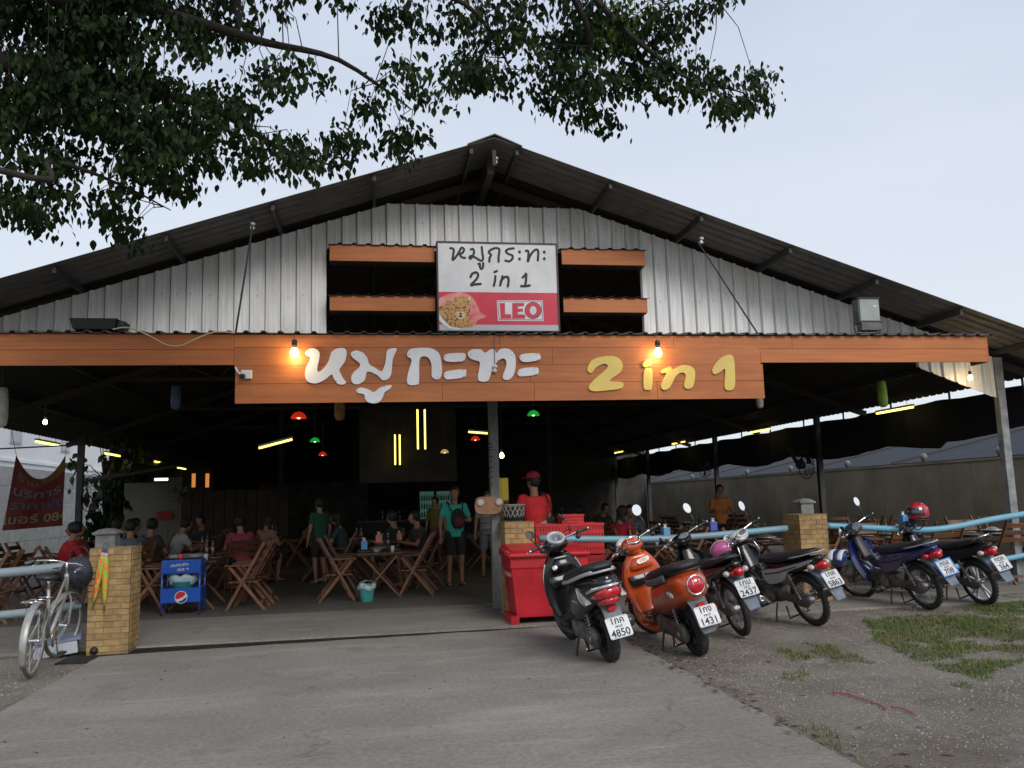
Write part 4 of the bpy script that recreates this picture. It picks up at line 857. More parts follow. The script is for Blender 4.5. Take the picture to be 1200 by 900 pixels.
def b2(t):
    t.name = 'parked_scooter'; t['category'] = 'scooter'
    scooter(t, orange_paint, 'round', steer=26)
    plate(t, plateM(-.43, .43, 24, roll=R_(-2)), '1กง', 'ลพบุรี', '1431')
    e = MB().prism(smooth_poly([(-.06, -.022), (.06, -.022), (.064, .022), (-.06, .022)], 2), .003).build('sticker', mat('cream_sticker', (.75, .7, .62), .5), t)
    n = V((-1, .0, .35)).normalized(); r = V((0, -1, 0)); u = n.cross(r); M = Matrix.Translation((.888, -.015, .84)) @ Matrix((r, u, n)).transposed().to_4x4() @ Matrix.Rotation(.15, 4, 'Z')
    e.matrix_local = M; put_text('1751', .042, mat('sticker_red', (.45, .08, .05), .5), e, Matrix.Translation((0, 0, .001)), .0004, .0008)
    MB().ell((-.22, -.17, .42), (.05, .02, .045), 14, 8).build('exhaust_guard', mat('pink_red_plastic', (.6, .08, .06), .4), t, smooth=True)
def b3(t):
    underbone(t, black_gloss, black_gloss, 'dark', steer=22, mir=(True, True), cowl=black_gloss)
    plate(t, plateM(-.47, .56, 30, roll=R_(-2)), '1กม', 'ลพบุรี', '2437', lines=2)
    c = MB(); c.box((1.12, 0, .93), (.02, .16, .2), rot=(0, -.5, 0)); c.build('front_screen', silver_paint, t, bevel=.02)
def b4(t):
    underbone(t, black_gloss, silver_paint, 'silver', steer=24, cowl=white_paint, meter=white_paint, mir=(True, False))
    plate(t, plateM(-.47, .57, 32, roll=R_(-3)), '1กศ', 'ลพบุรี', '5863')
    MB().tube(smooth_poly([(.90, .12, .9), (.86, .14, .80), (.88, .13, .70), (.93, .12, .68)], 3, False), .008, 7).tube(smooth_poly([(.90, -.12, .9), (.86, -.14, .80), (.88, -.13, .70), (.93, -.12, .68)], 3, False), .008, 7).build('basket_bracket', chrome, t, smooth=True, kind='stuff')
def b5(t):
    underbone(t, blue_paint, blue_paint, 'blue', steer=20, cowl=mat('dark_teal_cowl', (.03, .05, .06), .3, coat=.5), mir=(True, True), meter=grey_plastic)
    plate(t, plateM(-.47, .56, 30, roll=R_(-2)), 'กดล', 'ลพบุรี', '708', framed=plate_blue, lines=2)
def b6(t):
    underbone(t, black_plastic, black_plastic, 'dark', steer=20, rimk='alloy', cowl=grey_plastic, mir=(False, False), rimm=mat('pale_wheel', (.6, .6, .6), .4, metal=.2))
    plate(t, plateM(-.47, .57, 30, roll=R_(-2)), 'กตห', 'ลพบุรี', '364', lines=2)
    MB().tube(smooth_poly([(-.2, .1, .84), (-.32, .07, .9), (-.36, 0, .91), (-.32, -.07, .9), (-.2, -.1, .84)], 3, False), .012, 8).build('rear_rack', chrome, t, smooth=True)
BK = {}
BK[1] = place_bike('glossy black scooter with plate 4850 beside the large red bin', gr(717, 775), 4, 11, b1)
BK[2] = place_bike('orange scooter with plate 1431 and a black seat', gr(820, 768, LINE_G), 3, 13, b2)
BK[3] = place_bike('black motorbike with plate 2437 between the orange scooter and the silver sided motorbike', gr(871, 745, LINE_G), 0, 14, b3)
BK[4] = place_bike('white cowled motorbike with silver side panels beside the right brick pillar', gr(957, 733, LINE_G), 12, 14, b4)
BK[5] = place_bike('dark blue motorbike with a blue framed plate reading 708', gr(1090, 714, LINE_G), 8, 14, b5)
BK[6] = place_bike('black motorbike with pale wheels carrying a red helmet, plate 364', gr(1155, 709, LINE_G), 5, 14, b6)
# helmets
def helmet(label, loc, rz, shellm, visor=True, s=1.0, pitch=0, extra=None):
    t = thing('helmet', label, 'helmet', loc, rot=(0, R_(pitch), rz))
    rings = []
    for i in range(13):
        a = pi * i / 12 * .74; rings.append([V((.145 * s * sin(a) * cos(b_ * pi / 12) + .0, .122 * s * sin(a) * sin(b_ * pi / 12), .13 * s * cos(a) + .12 * s)) for b_ in range(24)])
    r0 = [[V((p.x * .9, p.y * .9, p.z - .006)) for p in g] for g in rings[::-1]]
    rings[0] = [V((p.x + .0001, p.y, p.z)) for p in rings[0]]
    MB().loft(rings + r0, cap=False).build('shell', shellm, t, smooth=True)
    MB().torus((0, 0, .035 * s), .115 * s, .012, 'Z', 26, 6).build('rim_trim', black_plastic, t, smooth=True)
    MB().torus((0, .0, .06 * s), .100 * s, .022, 'Z', 22, 8).build('padding', black_plastic, t, smooth=True)
    if visor:
        vv = [[V((.152 * s * sin(a) * cos(b_), .128 * s * sin(a) * sin(b_), .137 * s * cos(a) + .12 * s)) for b_ in [R_(-75 + 10 * k) for k in range(16)]] for a in (R_(62), R_(75), R_(90), R_(105))]
        o = MB(); [o.add(vv[i] + vv[i + 1], [(k, k + 1, 17 + k, 16 + k) for k in range(15)]) for i in range(3)]
        o.build('visor', mat('smoke_visor', (.03, .03, .035), .08, coat=1), t, smooth=True)
    MB().tube(smooth_poly([(.02, .1, .05), (.03, .08, -.05), (.04, 0, -.1), (.03, -.08, -.05), (.02, -.1, .05)], 3, False), .006, 6, flat=(.4, 1.4)).build('chin_strap', black_plastic, t, smooth=True)
    if extra: extra(t, s)
    return t
hp = at(1077, 606, 10.9)
def vents(t, s):
    for (a, b_) in ((35, 60), (35, -60), (50, 120), (50, -120), (42, 180), (30, 0)):
        a, b_ = R_(a), R_(b_); c = V((.147 * s * sin(a) * cos(b_), .124 * s * sin(a) * sin(b_), .132 * s * cos(a) + .12 * s)); MB().ell(c, (.026, .014, .008), 10, 5, V((0, 0, 1)).rotation_difference((c - V((0, 0, .12 * s))).normalized()).to_matrix()).build('vent', ink, t, smooth=True)
def stripes(t, s):
    for k in (-1, 0, 1):
        P_ = [(.149 * s * sin(R_(a)), k * .035 * s, .134 * s * cos(R_(a)) + .12 * s - abs(k) * .004) for a in range(-80, 90, 10)]
        MB().tube(P_, .012 if k == 0 else .006, 6, flat=(.3, 1)).build('stripe', white_paint, t, smooth=True)
def wpanel(t, s):
    for k in (-1, 1):
        P_ = [(.150 * s * sin(R_(a)), k * .075 * s, .116 * s * cos(R_(a)) + .12 * s) for a in range(-70, 80, 10)]
        MB().tube(P_, .036, 8, flat=(.25, 1)).build('white_panel', white_paint, t, smooth=True)
helmet('glossy red helmet with black vents sitting on the black motorbike handlebar', gr(0, 0) * 0 + at(1077, 612, 11.0), R_(200), mat('red_helmet', (.55, .02, .03), .25, coat=.8), True, 1.12, 0, vents)
helmet('pink helmet hanging from the white cowled motorbike', at(851, 654, 10.35), R_(150), mat('pink_helmet', (.62, .13, .30), .35, coat=.6, col2=(.45, .08, .25), scale=7), False, .92, 30, stripes)
helmet('blue and white helmet hanging by the dark blue motorbike', at(985, 662, 10.75), R_(215), mat('navy_helmet', (.02, .035, .17), .3, coat=.7), False, .85, 25, wpanel)
# ================================================================== LAMPS
def em(name, c, s): return mat(name, c, .4, emit=s, ecol=c)
tube_y = em('yellow_tube_light', (1, .80, .16), 2.6); bulb_e = em('warm_bulb', (1, .74, .36), 26)
def bulb(p, label, size=1.0, watt=9, cord=.10):
    t = thing('light_bulb', label, 'light bulb', p, group='bare bulbs along the front')
    MB().lathe([(.002, -.05 * size), (.022 * size, -.042 * size), (.032 * size, -.018 * size), (.03 * size, .004 * size), (.016 * size, .03 * size)], (0, 0, 0), (0, 0, 1), 16).build('glass_bulb', bulb_e, t, smooth=True)
    MB().lathe([(.017 * size, .028 * size), (.017 * size, .05 * size), (.022 * size, .052 * size), (.022 * size, .09 * size), (.01, .1 * size)], (0, 0, 0), (0, 0, 1), 12).build('socket', black_plastic, t, smooth=True)
    MB().tube([(0, 0, .09 * size), (0, .01, .09 * size + cord)], .004, 6).build('cord', black_plastic, t)
    if watt:
        l = bpy.data.lights.new('bulb_light', 'POINT'); l.energy = watt; l.color = (1, .70, .30); l.shadow_soft_size = .035
        o = bpy.data.objects.new('bulb_light', l); COL.objects.link(o); o.parent = t; o.location = (0, -.035, -.085)
    return t
bulb(at(345, 412, 10.30), 'lit bare bulb hanging in front of the white Thai letters', 1.5, 3.2, .1)
bulb(at(771, 412, 10.30), 'lit bare bulb hanging above the yellow 2 in 1 letters', 1.5, 3.2, .1)
bulb(at(1137, 442, 11.9), 'lit bulb below the small grey gable sheets at the right post', 1.0, 3)
bulb(at(53, 494, 13.2), 'lit bulb far left under the dark roof', .9, 3, .5)
bulb(at(588, 533, 17), 'lit orange bulb hanging right of the middle post', 1.3, 3, .9)
def tubelight(c, d, L_, label, grp=None):
    c = V(c); d = V(d).normalized() * L_ / 2; t = thing('tube_light', label, 'tube light', c, group=grp)
    MB().tube([-d, d], .02, 8).build('tube', tube_y, t, smooth=True)
    u = V((0, 0, 1)) if abs(d.normalized().z) < .9 else V((0, 1, 0))
    b_ = MB().bar(-d * 1.02 + u * .045, d * 1.02 + u * .045, .05, .035, u); b_.build('fitting', white_paint if abs(d.normalized().z) < .9 else steel, t)
    if u.z: MB().tube([d * .7 + u * .05, d * .7 + u * .4], .004, 5).build('hanger', steel, t); MB().tube([-d * .7 + u * .05, -d * .7 + u * .4], .004, 5).build('hanger', steel, t)
    return t
ordn = ['nearest', 'second', 'third', 'fourth', 'fifth', 'sixth', 'seventh']
for i, (x, y) in enumerate(((1048, 481), (890, 505), (795, 519), (725, 530), (682, 537))):
    X = 10.6; Y_ = XonY(x, y, X); tubelight(at(x, y, Y_), (0, 1, .0), 1.25, '%s yellow tube light from the right post along the right eave' % ordn[i], 'tube lights along the right eave')
for i, (x, y) in enumerate(((56, 520), (132, 533), (187, 542), (213, 549), (239, 554), (259, 557), (273, 559))):
    X = -6.5; Y_ = XonY(x, y, X); tubelight(at(x, y, Y_), (0, 1, .0), 1.25, '%s yellow tube light counted from the front along the left eave' % ordn[i], 'tube lights along the left eave')
tubelight(at(323, 520, 17.5), (.75, .3, .22), .68, 'slanting yellow tube light left of the green lamp shade')
tubelight(at(560, 507, 20), (.5, -.6, -.1), .6, 'yellow tube light above the red lamp shade by the middle post')
for x in (489.5, 498): tubelight(at(x, 503, 21.5), (0, 0, 1), 1.0, '%s of the two tall upright yellow tubes in the middle of the hall' % ('left' if x < 495 else 'right'), 'upright tube lights')
for x in (463, 468.5): tubelight(at(x, 527, 23.5), (0, 0, 1), .82, '%s of the two short upright yellow tubes on the partition' % ('left' if x < 465 else 'right'), 'upright tube lights')
def shade_lamp(p, col, s, label):
    t = thing('pendant_lamp', label, 'pendant lamp', p, group='coloured pendant lamps')
    m = mat('shade_' + '_'.join('%02d' % int(c * 99) for c in col), col, .4, emit=.32, ecol=col)
    pr_ = [(.02, .1), (.06, .09), (.11, .05), (.135, .0), (.14, -.02), (.132, -.018), (.125, .0), (.1, .045), (.05, .08), (.015, .09)]
    MB().lathe([(r * s, z * s) for r, z in pr_], (0, 0, 0), (0, 0, 1), 24, cap=False).build('shade', m, t, smooth=True)
    MB().ell((0, 0, .01 * s), (.035 * s, .035 * s, .045 * s), 10, 7).build('bulb', em('pendant_bulb', (1, .75, .35), 2.5), t, smooth=True)
    MB().tube([(0, 0, .1 * s), (0, 0, .1 * s + .7)], .005, 5).build('cord', black_plastic, t)
RD, GN, CRM = (.85, .035, .015), (.01, .5, .06), (.9, .62, .25)
shade_lamp(at(350, 489, 13.3), RD, .85, 'nearest red pendant lamp, below the lower Thai letter mark'); shade_lamp(at(378, 533, 18), RD, .62, 'small red pendant lamp below the green one left of the partition')
shade_lamp(at(369, 517, 15), GN, .62, 'small green pendant lamp left of the partition'); shade_lamp(at(625, 486, 14), GN, .75, 'green pendant lamp right of the middle post')
shade_lamp(at(557, 515, 16), RD, .65, 'red pendant lamp left of the middle post'); shade_lamp(at(521, 530, 20), CRM, .7, 'cream pendant lamp left of the red one by the middle post')
def long_lantern(p, h, r, m, label):
    t = thing('hanging_lantern', label, 'lantern', p, group='long lanterns hung under the awning')
    pr_ = [(.004, -h / 2), (r * .5, -h * .485), (r * .85, -h * .42), (r, -h * .2), (r * .95, .1 * h), (r * .85, .35 * h), (r * .75, .5 * h), (.01, .505 * h)]
    MB().lathe(pr_, (0, 0, 0), (0, 0, 1), 16).build('paper_body', m, t, smooth=True)
    q = MB()
    for k in range(-5, 6): 
        z = k * h * .085; q.torus((0, 0, z), r * (1 - .02 * abs(k)) * .985, .0025, 'Z', 16, 4)
    q.build('hoop', m, t, smooth=True); MB().tube([(0, 0, h / 2), (0, 0, h / 2 + .5)], .004, 5).build('cord', black_plastic, t)
long_lantern(at(1034, 462, 12.4), .42, .078, mat('green_lantern', (.20, .36, .05), .6, var=.2), 'long lime green lantern hanging under the right end of the awning')
long_lantern(at(398, 478, 11.6), .34, .072, mat('brown_lantern', (.28, .14, .04), .7, var=.3), 'long brown lantern hanging below the lower Thai letter mark')
long_lantern(at(890, 466, 11.0), .30, .05, mat('grey_lantern', (.3, .28, .25), .7, var=.3), 'long pale grey lantern hanging at the right end of the lettered boards')
long_lantern(at(206, 466, 12.6), .34, .07, mat('blue_lantern', (.06, .1, .18), .7, var=.3), 'long dark blue lantern in the dark left of the lettered boards')
long_lantern(at(1, 478, 11.4), .5, .085, mat('white_lantern', (.4, .4, .36), .7, var=.3), 'long whitish lantern cut by the left edge of the picture')
# floodlight on the awning
t = thing('floodlight', 'grey floodlight with a square glass standing at the right end of the awning', 'floodlight', at(1017, 390, 10.9))
MB().box((0, 0, .30), (.33, .16, .36)).build('housing', mat('flood_case', (.09, .09, .09), .5, var=.3), t, bevel=.012)
MB().box((0, -.086, .31), (.29, .012, .31)).build('glass_front', mat('flood_glass', (.30, .34, .32), .1, col2=(.22, .25, .24), coat=1, scale=3), t, bevel=.004)
MB().b2(-.17, .17, -.10, -.075, .47, .49).b2(-.17, .17, -.10, -.075, .12, .15).build('front_rim', steel, t)
MB().box((0, -.04, .07), (.30, .14, .11)).build('gear_box', mat('flood_case', (.09, .09, .09)), t, bevel=.01)
MB().tube(smooth_poly([(-.19, 0, .3), (-.2, 0, .08), (-.15, 0, -.01), (.15, 0, -.01), (.2, 0, .08), (.19, 0, .3)], 3, False), .012, 6).build('bracket', steel, t)
MB().ell((.08, -.094, .36), (.03, .006, .02), 10, 6).build('lamp_capsule', mat('flood_capsule', (.6, .5, .25), .3), t)
# tray and cable on the awning, camera on the sign
t = thing('plastic_tray', 'black plastic tray lying on the left part of the awning edge', 'tray', at(113, 388, 10.6))
MB().loft([[V((x * s, y * s2, z)) for x, y in ((-.26, -.14), (.26, -.14), (.26, .14), (-.26, .14))] for s, s2, z in ((.88, .8, 0), (1, 1, .12), (1.04, 1.1, .125), (1.0, .98, .118), (.86, .78, .012))]).build('tray_body', black_plastic, t, bevel=.005)
MB().box((.3, 0, .06), (.09, .2, .1), rot=(0, .3, 0)).build('tray_lid', black_plastic, t, bevel=.01)
o = MB().tube(smooth_poly([tuple(at(*p, 10.34)) for p in ((132, 386), (150, 384), (172, 392), (195, 404), (212, 405), (232, 396), (252, 389), (275, 390))], 4, False), .009, 7).build('power_cable', mat('cream_cable', (.5, .42, .28), .5), smooth=True); tag(o, 'cream cable drooping over the left part of the awning boards', 'cable')
t = thing('security_camera', 'small white security camera on the left end of the lettered boards', 'camera', at(289, 439, 10.36))
MB().box((0, .0, 0), (.125, .05, .105)).build('junction_box', white_paint, t, bevel=.008)
MB().lathe([(.03, 0), (.032, .05), (.024, .055)], (-.035, -.02, -.02), (-.2, -1, -.2), 16).build('camera_lens', ink, t, smooth=True)
MB().tube(smooth_poly([(-.03, -.02, -.01), (-.09, -.01, .02), (-.13, .0, .09)], 4, False), .012, 7).build('camera_cable', white_paint, t, smooth=True)
for (px_, py_, Y_, lb) in ((296, 264, 11.3, 'white insulator on the left stay rod under the roof edge'), (822, 281, 11.3, 'white insulator on the right stay rod under the roof edge'), (581, 187, 11.25, 'white insulator on the ridge beam under the roof peak'), (580, 431, 10.35, 'white plug hanging on a cord over the Thai letters')):
    t = thing('insulator', lb, 'insulator', at(px_, py_, Y_)); MB().lathe([(.012, -.06), (.03, -.05), (.03, -.025), (.018, -.02), (.018, .0), (.032, .006), (.032, .03), (.014, .04)], (0, 0, 0), (.1, -.2, 1), 12).build('porcelain', white_paint, t, smooth=True)
    MB().tube([(0, 0, .04), (0, .01, .16 if py_ < 400 else .38)], .004, 5).build('cord', black_plastic, t)
# ================================================================== FURNITURE
wood = varied(mat('folding_wood', (.21, .09, .038), .55, col2=(.11, .048, .023), scale=6, stretch=(1, 1, 1), bump=.15), .16)
woodt = varied(mat('table_wood', (.13, .065, .032), .5, col2=(.08, .04, .022), scale=5, stretch=(1, .3, 1), bump=.15), .12)
def make_chair():
    t = thing('folding_chair', '', 'chair')
    for s in (-1, 1):                                    # faces +y; the frame is two crossing X sides
        MB().bar((s * .25, .27, .0), (s * .25, -.27, .98), .022, .045, (0, 1, 0)).build('back_leg', wood, t, bevel=.004)
        MB().bar((s * .225, -.28, .0), (s * .225, .24, .64), .022, .045, (0, 1, 0)).build('front_leg', wood, t, bevel=.004)
        MB().bar((s * .24, .30, .65), (s * .24, -.10, .65), .05, .022).build('armrest', wood, t, bevel=.004)
    for k in range(5): MB().b2(-.21, .21, -.17 + k * .085, -.10 + k * .085, .40, .418).build('seat_slat', wood, t)
    for k in range(3): z = .66 + k * .11; y = .27 - .54 * z / .98; MB().box((0, y + .012, z), (.47, .014, .075), rot=(.5, 0, 0)).build('back_slat', wood, t)
    MB().b2(-.24, .24, .19, .21, .12, .16).build('stretcher', wood, t); MB().b2(-.22, .22, -.24, -.22, .10, .14).build('stretcher', wood, t)
    return t
def make_table():
    t = thing('folding_table', '', 'table')
    for k in range(6): MB().b2(-.375 + k * .125 + .003, -.25 + k * .125 - .003, -.6, .6, .70, .722).build('top_plank', woodt, t, bevel=.003)
    for y in (-.48, .48):
        MB().bar((-.33, y, .0), (.30, y, .70), .035, .045, (0, 1, 0)).build('leg', wood, t, bevel=.004); MB().bar((.33, y + .03, .0), (-.30, y + .03, .70), .035, .045, (0, 1, 0)).build('leg', wood, t, bevel=.004)
        MB().b2(-.34, .34, y - .02, y + .05, .67, .70).build('batten', wood, t)
    MB().bar((.0, -.48, .35), (0, .5, .35), .03, .03).build('stretcher', wood, t)
    return t
CH, TB = make_chair(), make_table(); _uc = [0]; _ut = [0]
def chair(x, y, rz, label, grp='wooden folding chairs'):
    if not _uc[0]: c = CH; _uc[0] = 1; c.location = (x, y, 0); c.rotation_euler = (0, 0, R_(rz)); c['label'] = label
    else: c = copy_tree(CH, None, (x, y, 0), R_(rz), label)
    c['group'] = grp; return c
def table(x, y, rz, label, grp='wooden folding tables'):
    if not _ut[0]: c = TB; _ut[0] = 1; c.location = (x, y, 0); c.rotation_euler = (0, 0, R_(rz)); c['label'] = label
    else: c = copy_tree(TB, None, (x, y, 0), R_(rz), label)
    c['group'] = grp; return c
def X_(px_, Y_, py_=650): return at(px_, py_, Y_).x
# near, clearly seen
table(X_(445, 14.3), 14.5, 0, 'wooden folding table with crossed legs beside the teal bucket')
chair(X_(393, 14.0), 14.1, -82, 'wooden folding chair left of the table with the teal bucket')
chair(X_(488, 14.3), 14.4, 84, 'wooden folding chair right of the table with the teal bucket')
chair(X_(400, 15.0), 15.0, -86, 'dim wooden chair behind the chair left of the bucket table'); chair(X_(492, 15.2), 15.2, 88, 'dim wooden chair behind the chair right of the bucket table')
table(X_(228, 13.8), 14.1, 0, 'wooden folding table behind the blue drinks cart'); 
chair(X_(292, 13.5), 13.5, 86, 'reddish wooden folding chair facing the blue drinks cart, nearest the aisle')
chair(X_(303, 14.3), 14.3, 88, 'wooden folding chair just behind the reddish chair by the blue cart')
chair(X_(172, 13.5), 13.6, -84, 'wooden folding chair between the left brick pillar and the blue cart'); chair(X_(180, 14.4), 14.4, -88, 'wooden folding chair deeper behind the left brick pillar')
LB = 'dim wooden folding chair deep in the dark hall'; LT = 'dim wooden folding table deep in the dark hall'; LR = 'wooden folding chair behind the blue pipe rail on the right'
for (x, y) in ((-6.0, 13.6), (-5.6, 17.0), (-3.4, 17.6), (-.4, 18.5), (-5.4, 21), (-2.6, 22.5), (4.3, 18.4), (7.2, 18.6), (4.8, 22.6), (8.8, 22.4), (2.4, 19.5)):
    table(x, y, 0, LT if x < 3 else 'dim wooden folding table far back on the right side of the hall', 'tables deep in the hall')
    for s in (-1, 1): chair(x + s * .72, y + .25, 90 * s, LB, 'chairs deep in the hall'); chair(x + s * .74, y - .4, 90 * s + 4, LB, 'chairs deep in the hall')
for i, (x, y) in enumerate(((4.2, 13.6), (6.3, 13.2), (8.3, 12.9), (10.1, 12.8), (9.9, 16.5))):
    table(x, y, 90 if i > 1 else 0, ['wooden table behind the rail between the orange scooter and the pillar', 'wooden table behind the right brick pillar', 'wooden table behind the dark blue motorbike', 'wooden table at the right post behind the rail', 'wooden table along the right wall behind the post'][i], 'tables behind the right rail')
    tn = ['the rail table by the orange scooter', 'the table behind the right brick pillar', 'the table behind the dark blue motorbike', 'the table at the right post', 'the table along the right wall'][i]; g9 = 'chairs behind the right rail'
    if i > 1: chair(x - .3, y - .72, 0, 'wooden chair at the near left of ' + tn, g9); chair(x + .35, y - .74, 3, 'wooden chair at the near right of ' + tn, g9); chair(x + .1, y + .75, 180, 'wooden chair at the far side of ' + tn, g9)
    else:
        for s in (-1, 1): sn = 'left' if s < 0 else 'right'; chair(x + s * .72, y + .25, 90 * s, 'wooden chair at the far %s of %s' % (sn, tn), g9); chair(x + s * .74, y - .42, 90 * s - 4, 'wooden chair at the near %s of %s' % (sn, tn), g9)
# things on the tables
ware = mat('white_ware', (.6, .6, .58), .3, coat=.5); glass_m = mat('bottle_glass', (.08, .05, .02), .1, coat=1); alum = mat('grill_alu', (.45, .45, .45), .35, metal=.8)
def tcopy(name, meshes, lab, cat, grp, loc): # each small piece a thing with parts
    t = thing(name, lab, cat, loc, group=grp)
    for nm, me in meshes: put(nm, me, t)
    return t
m_plate = MB().lathe([(.03, 0), (.06, .004), (.115, .018), (.118, .021), (.06, .009), (.01, .007)], n=20).mesh('plate_rim', ware, True)
m_bowl = MB().lathe([(.03, 0), (.05, .01), (.075, .05), (.078, .052), (.07, .05), (.045, .015), (.01, .012)], n=18).mesh('bowl_body', ware, True)
m_pan = MB().lathe([(.09, .03), (.16, .04), (.18, .06), (.165, .058), (.12, .055), (.07, .09), (.01, .105)], n=22).mesh('dome_pan', alum, True); m_pot = MB().lathe([(.09, 0), (.14, .01), (.13, .05), (.1, .055)], n=20).mesh('clay_stove', mat('clay', (.12, .05, .03), .9), True)
m_bot = MB().lathe([(.03, 0), (.033, .01), (.033, .14), (.026, .17), (.012, .20), (.012, .245), (.013, .25)], n=14).mesh('bottle_glass', glass_m, True); m_cap = MB().lathe([(.014, .25), (.014, .262), (.01, .264)], n=10).mesh('bottle_cap', chrome)
m_cup = MB().lathe([(.025, 0), (.034, .10), (.032, .10), (.023, .006)], n=14).mesh('cup_body', mat('cup_plastic', (.55, .6, .62), .3), True)
def tissue(p, col, lab, s=1.0):
    t = thing('tissue_box', lab, 'tissue box', p, rz=random.uniform(-.3, .3)); m = mat('tb_%d_%d_%d' % tuple(int(c * 99) for c in col), col, .5)
    MB().box((0, 0, .075 * s), (.11 * s, .11 * s, .15 * s)).build('box_body', m, t, bevel=.008); MB().loft([[V((r * cos(a * pi / 5), r * sin(a * pi / 5) * .5, z)) for a in range(10)] for r, z in ((.03 * s, .15 * s), (.02 * s, .17 * s), (.035 * s, .2 * s))]).build('tissue', ware, t)
tissue(at(427, 644, 14.0) * 1, (.1, .3, .6), 'blue tissue box on the table by the teal bucket', .9); tissue(at(444, 636, 14.5), (.75, .22, .16), 'salmon pink tissue box on the table by the teal bucket', .9); tissue(at(468, 633, 15), (.6, .2, .12), 'reddish tissue box right of the salmon pink one', .8)
tissue(at(780, 630, 12.4), (.15, .35, .55), 'blue and white tissue box behind the orange scooter mirror'); tissue(at(836, 622, 13), (.1, .16, .6), 'blue tissue box beside the white cowled motorbike mirror'); tissue(at(1059, 614, 12.9), (.1, .28, .6), 'blue tissue box behind the red helmet')
for (x, y) in ((-6.0, 13.6), (-5.6, 17.0), (-3.4, 17.6), (-.4, 18.5), (-5.4, 21), (-2.6, 22.5), (4.3, 18.4), (7.2, 18.6), (4.8, 22.6), (8.8, 22.4), (2.4, 19.5), (X_(445, 14.3), 14.5), (X_(228, 13.8), 14.1), (4.2, 13.6), (6.3, 13.2), (8.3, 12.9), (10.1, 12.8)):
    L = 'tableware standing on the wooden tables of the hall'
    tcopy('grill_pan', [('stove', m_pot), ('pan', m_pan)], 'aluminium dome grill pan on a clay stove on a table', 'grill pan', 'grill pans on the tables', (x, y + .05, .722))
    for k in range(3):
        a = random.uniform(0, 6.28); tcopy('plate', [('dish', m_plate)], 'white plate lying on a table in the hall', 'plate', 'plates on the tables', (x + .24 * (1 if k % 2 else -1), y - .35 + .33 * k, .722))
    tcopy('bowl', [('bowl_body', m_bowl)], 'small white bowl on a table in the hall', 'bowl', 'bowls on the tables', (x - .05, y - .42, .722))
    for k in range(2): tcopy('drink_bottle', [('bottle_glass', m_bot), ('bottle_cap', m_cap)], 'brown glass bottle on a table in the hall', 'bottle', 'bottles on the tables', (x + .05 + .1 * k, y + .42 - .05 * k, .722))
    tcopy('drinking_cup', [('cup_body', m_cup)], 'clear plastic cup on a table in the hall', 'cup', 'cups on the tables', (x + .2, y - .5, .722))
# ================================================================== BLUE DRINKS CART
cb = mat('cart_blue', (.012, .10, .50), .35, coat=.5, col2=(.01, .08, .42), scale=5)
cX0, cX1 = X_(190, 13.1), X_(236.5, 13.1); cw = cX1 - cX0; cc = (cX0 + cX1) / 2
t = thing('drinks_cart', 'blue metal drinks cart with a round red white and blue emblem', 'cart', (cc, 13.25, 0))
h0 = at(213, 656, 13.05).z
MB().b2(-cw / 2, cw / 2, -.2, .2, h0 - .20, h0 - .0).build('top_tray', cb, t, bevel=.02)
MB().b2(-cw / 2 + .03, cw / 2 - .03, -.17, .17, h0 - .001, h0 + .004).build('tray_top', mat('cart_dark', (.02, .04, .12), .5), t)
MB().b2(-cw / 2, cw / 2, -.2, -.18, .18, .38).build('lower_panel', cb, t, bevel=.006); MB().b2(-cw / 2, cw / 2, .18, .2, .18, .38).build('lower_panel', cb, t, bevel=.006)
MB().b2(-cw / 2, -cw / 2 + .02, -.18, .18, .18, .38).b2(cw / 2 - .02, cw / 2, -.18, .18, .18, .38).b2(-cw / 2 + .02, cw / 2 - .02, -.18, .18, .18, .2).build('lower_bin', cb, t)
for sx in (-1, 1):
    for sy in (-1, 1):
        MB().tube([(sx * (cw / 2 - .015), sy * .185, .06), (sx * (cw / 2 - .015), sy * .185, h0 - .1)], .015, 8).build('leg', cb, t, smooth=True)
        k = MB().lathe([(.03, -.012), (.035, 0), (.03, .012)], (sx * (cw / 2 - .015), sy * .185, .035), (1, 0, 0), 14).build('caster', rubber, t, smooth=True)
def disc_poly(b_, pts, y, nm, m, pa, cx, cz, r):
    poly = [(cx + p[0] * r, cz + p[1] * r) for p in pts]; M = Matrix(((1, 0, 0, 0), (0, 0, -1, y), (0, 1, 0, 0), (0, 0, 0, 1))); return MB().prism(poly, .0012, M).build(nm, m, pa)
cir = [(cos(a * pi / 16), sin(a * pi / 16)) for a in range(32)]; ez = .255; er = .088
disc_poly(0, cir, -.204, 'emblem', sgw, t, .01, ez, er)
up_ = [(cos(R_(a)) * .9, sin(R_(a)) * .9) for a in range(195, 29, -12)] + [(.5, .22), (.2, .0), (-.1, -.12), (-.5, -.3)]
dn_ = [(cos(R_(a)) * .9, sin(R_(a)) * .9) for a in range(0, -125, -12)] + [(-.25, -.62), (.1, -.52), (.4, -.3), (.7, -.12)]
disc_poly(0, up_, -.2055, 'emblem', mat('emblem_red', (.6, .02, .03), .4), t, .01, ez, er); disc_poly(0, dn_, -.2055, 'emblem', mat('emblem_blue', (.01, .03, .3), .4), t, .01, ez, er)
Mf = lambda x, z, s=0: Matrix.Translation((x, -.203, z)) @ Matrix.Rotation(pi / 2, 4, 'X') @ Matrix.Rotation(s, 4, 'Z')
put_text('เต็มที่กับชีวิต', .05, sgw, t, Mf(-.02, h0 - .075, .08), .0006, .0012); put_text('เป๊ปซี่ ™', .05, sgw, t, Mf(.03, h0 - .14, .04), .0006, .0012)
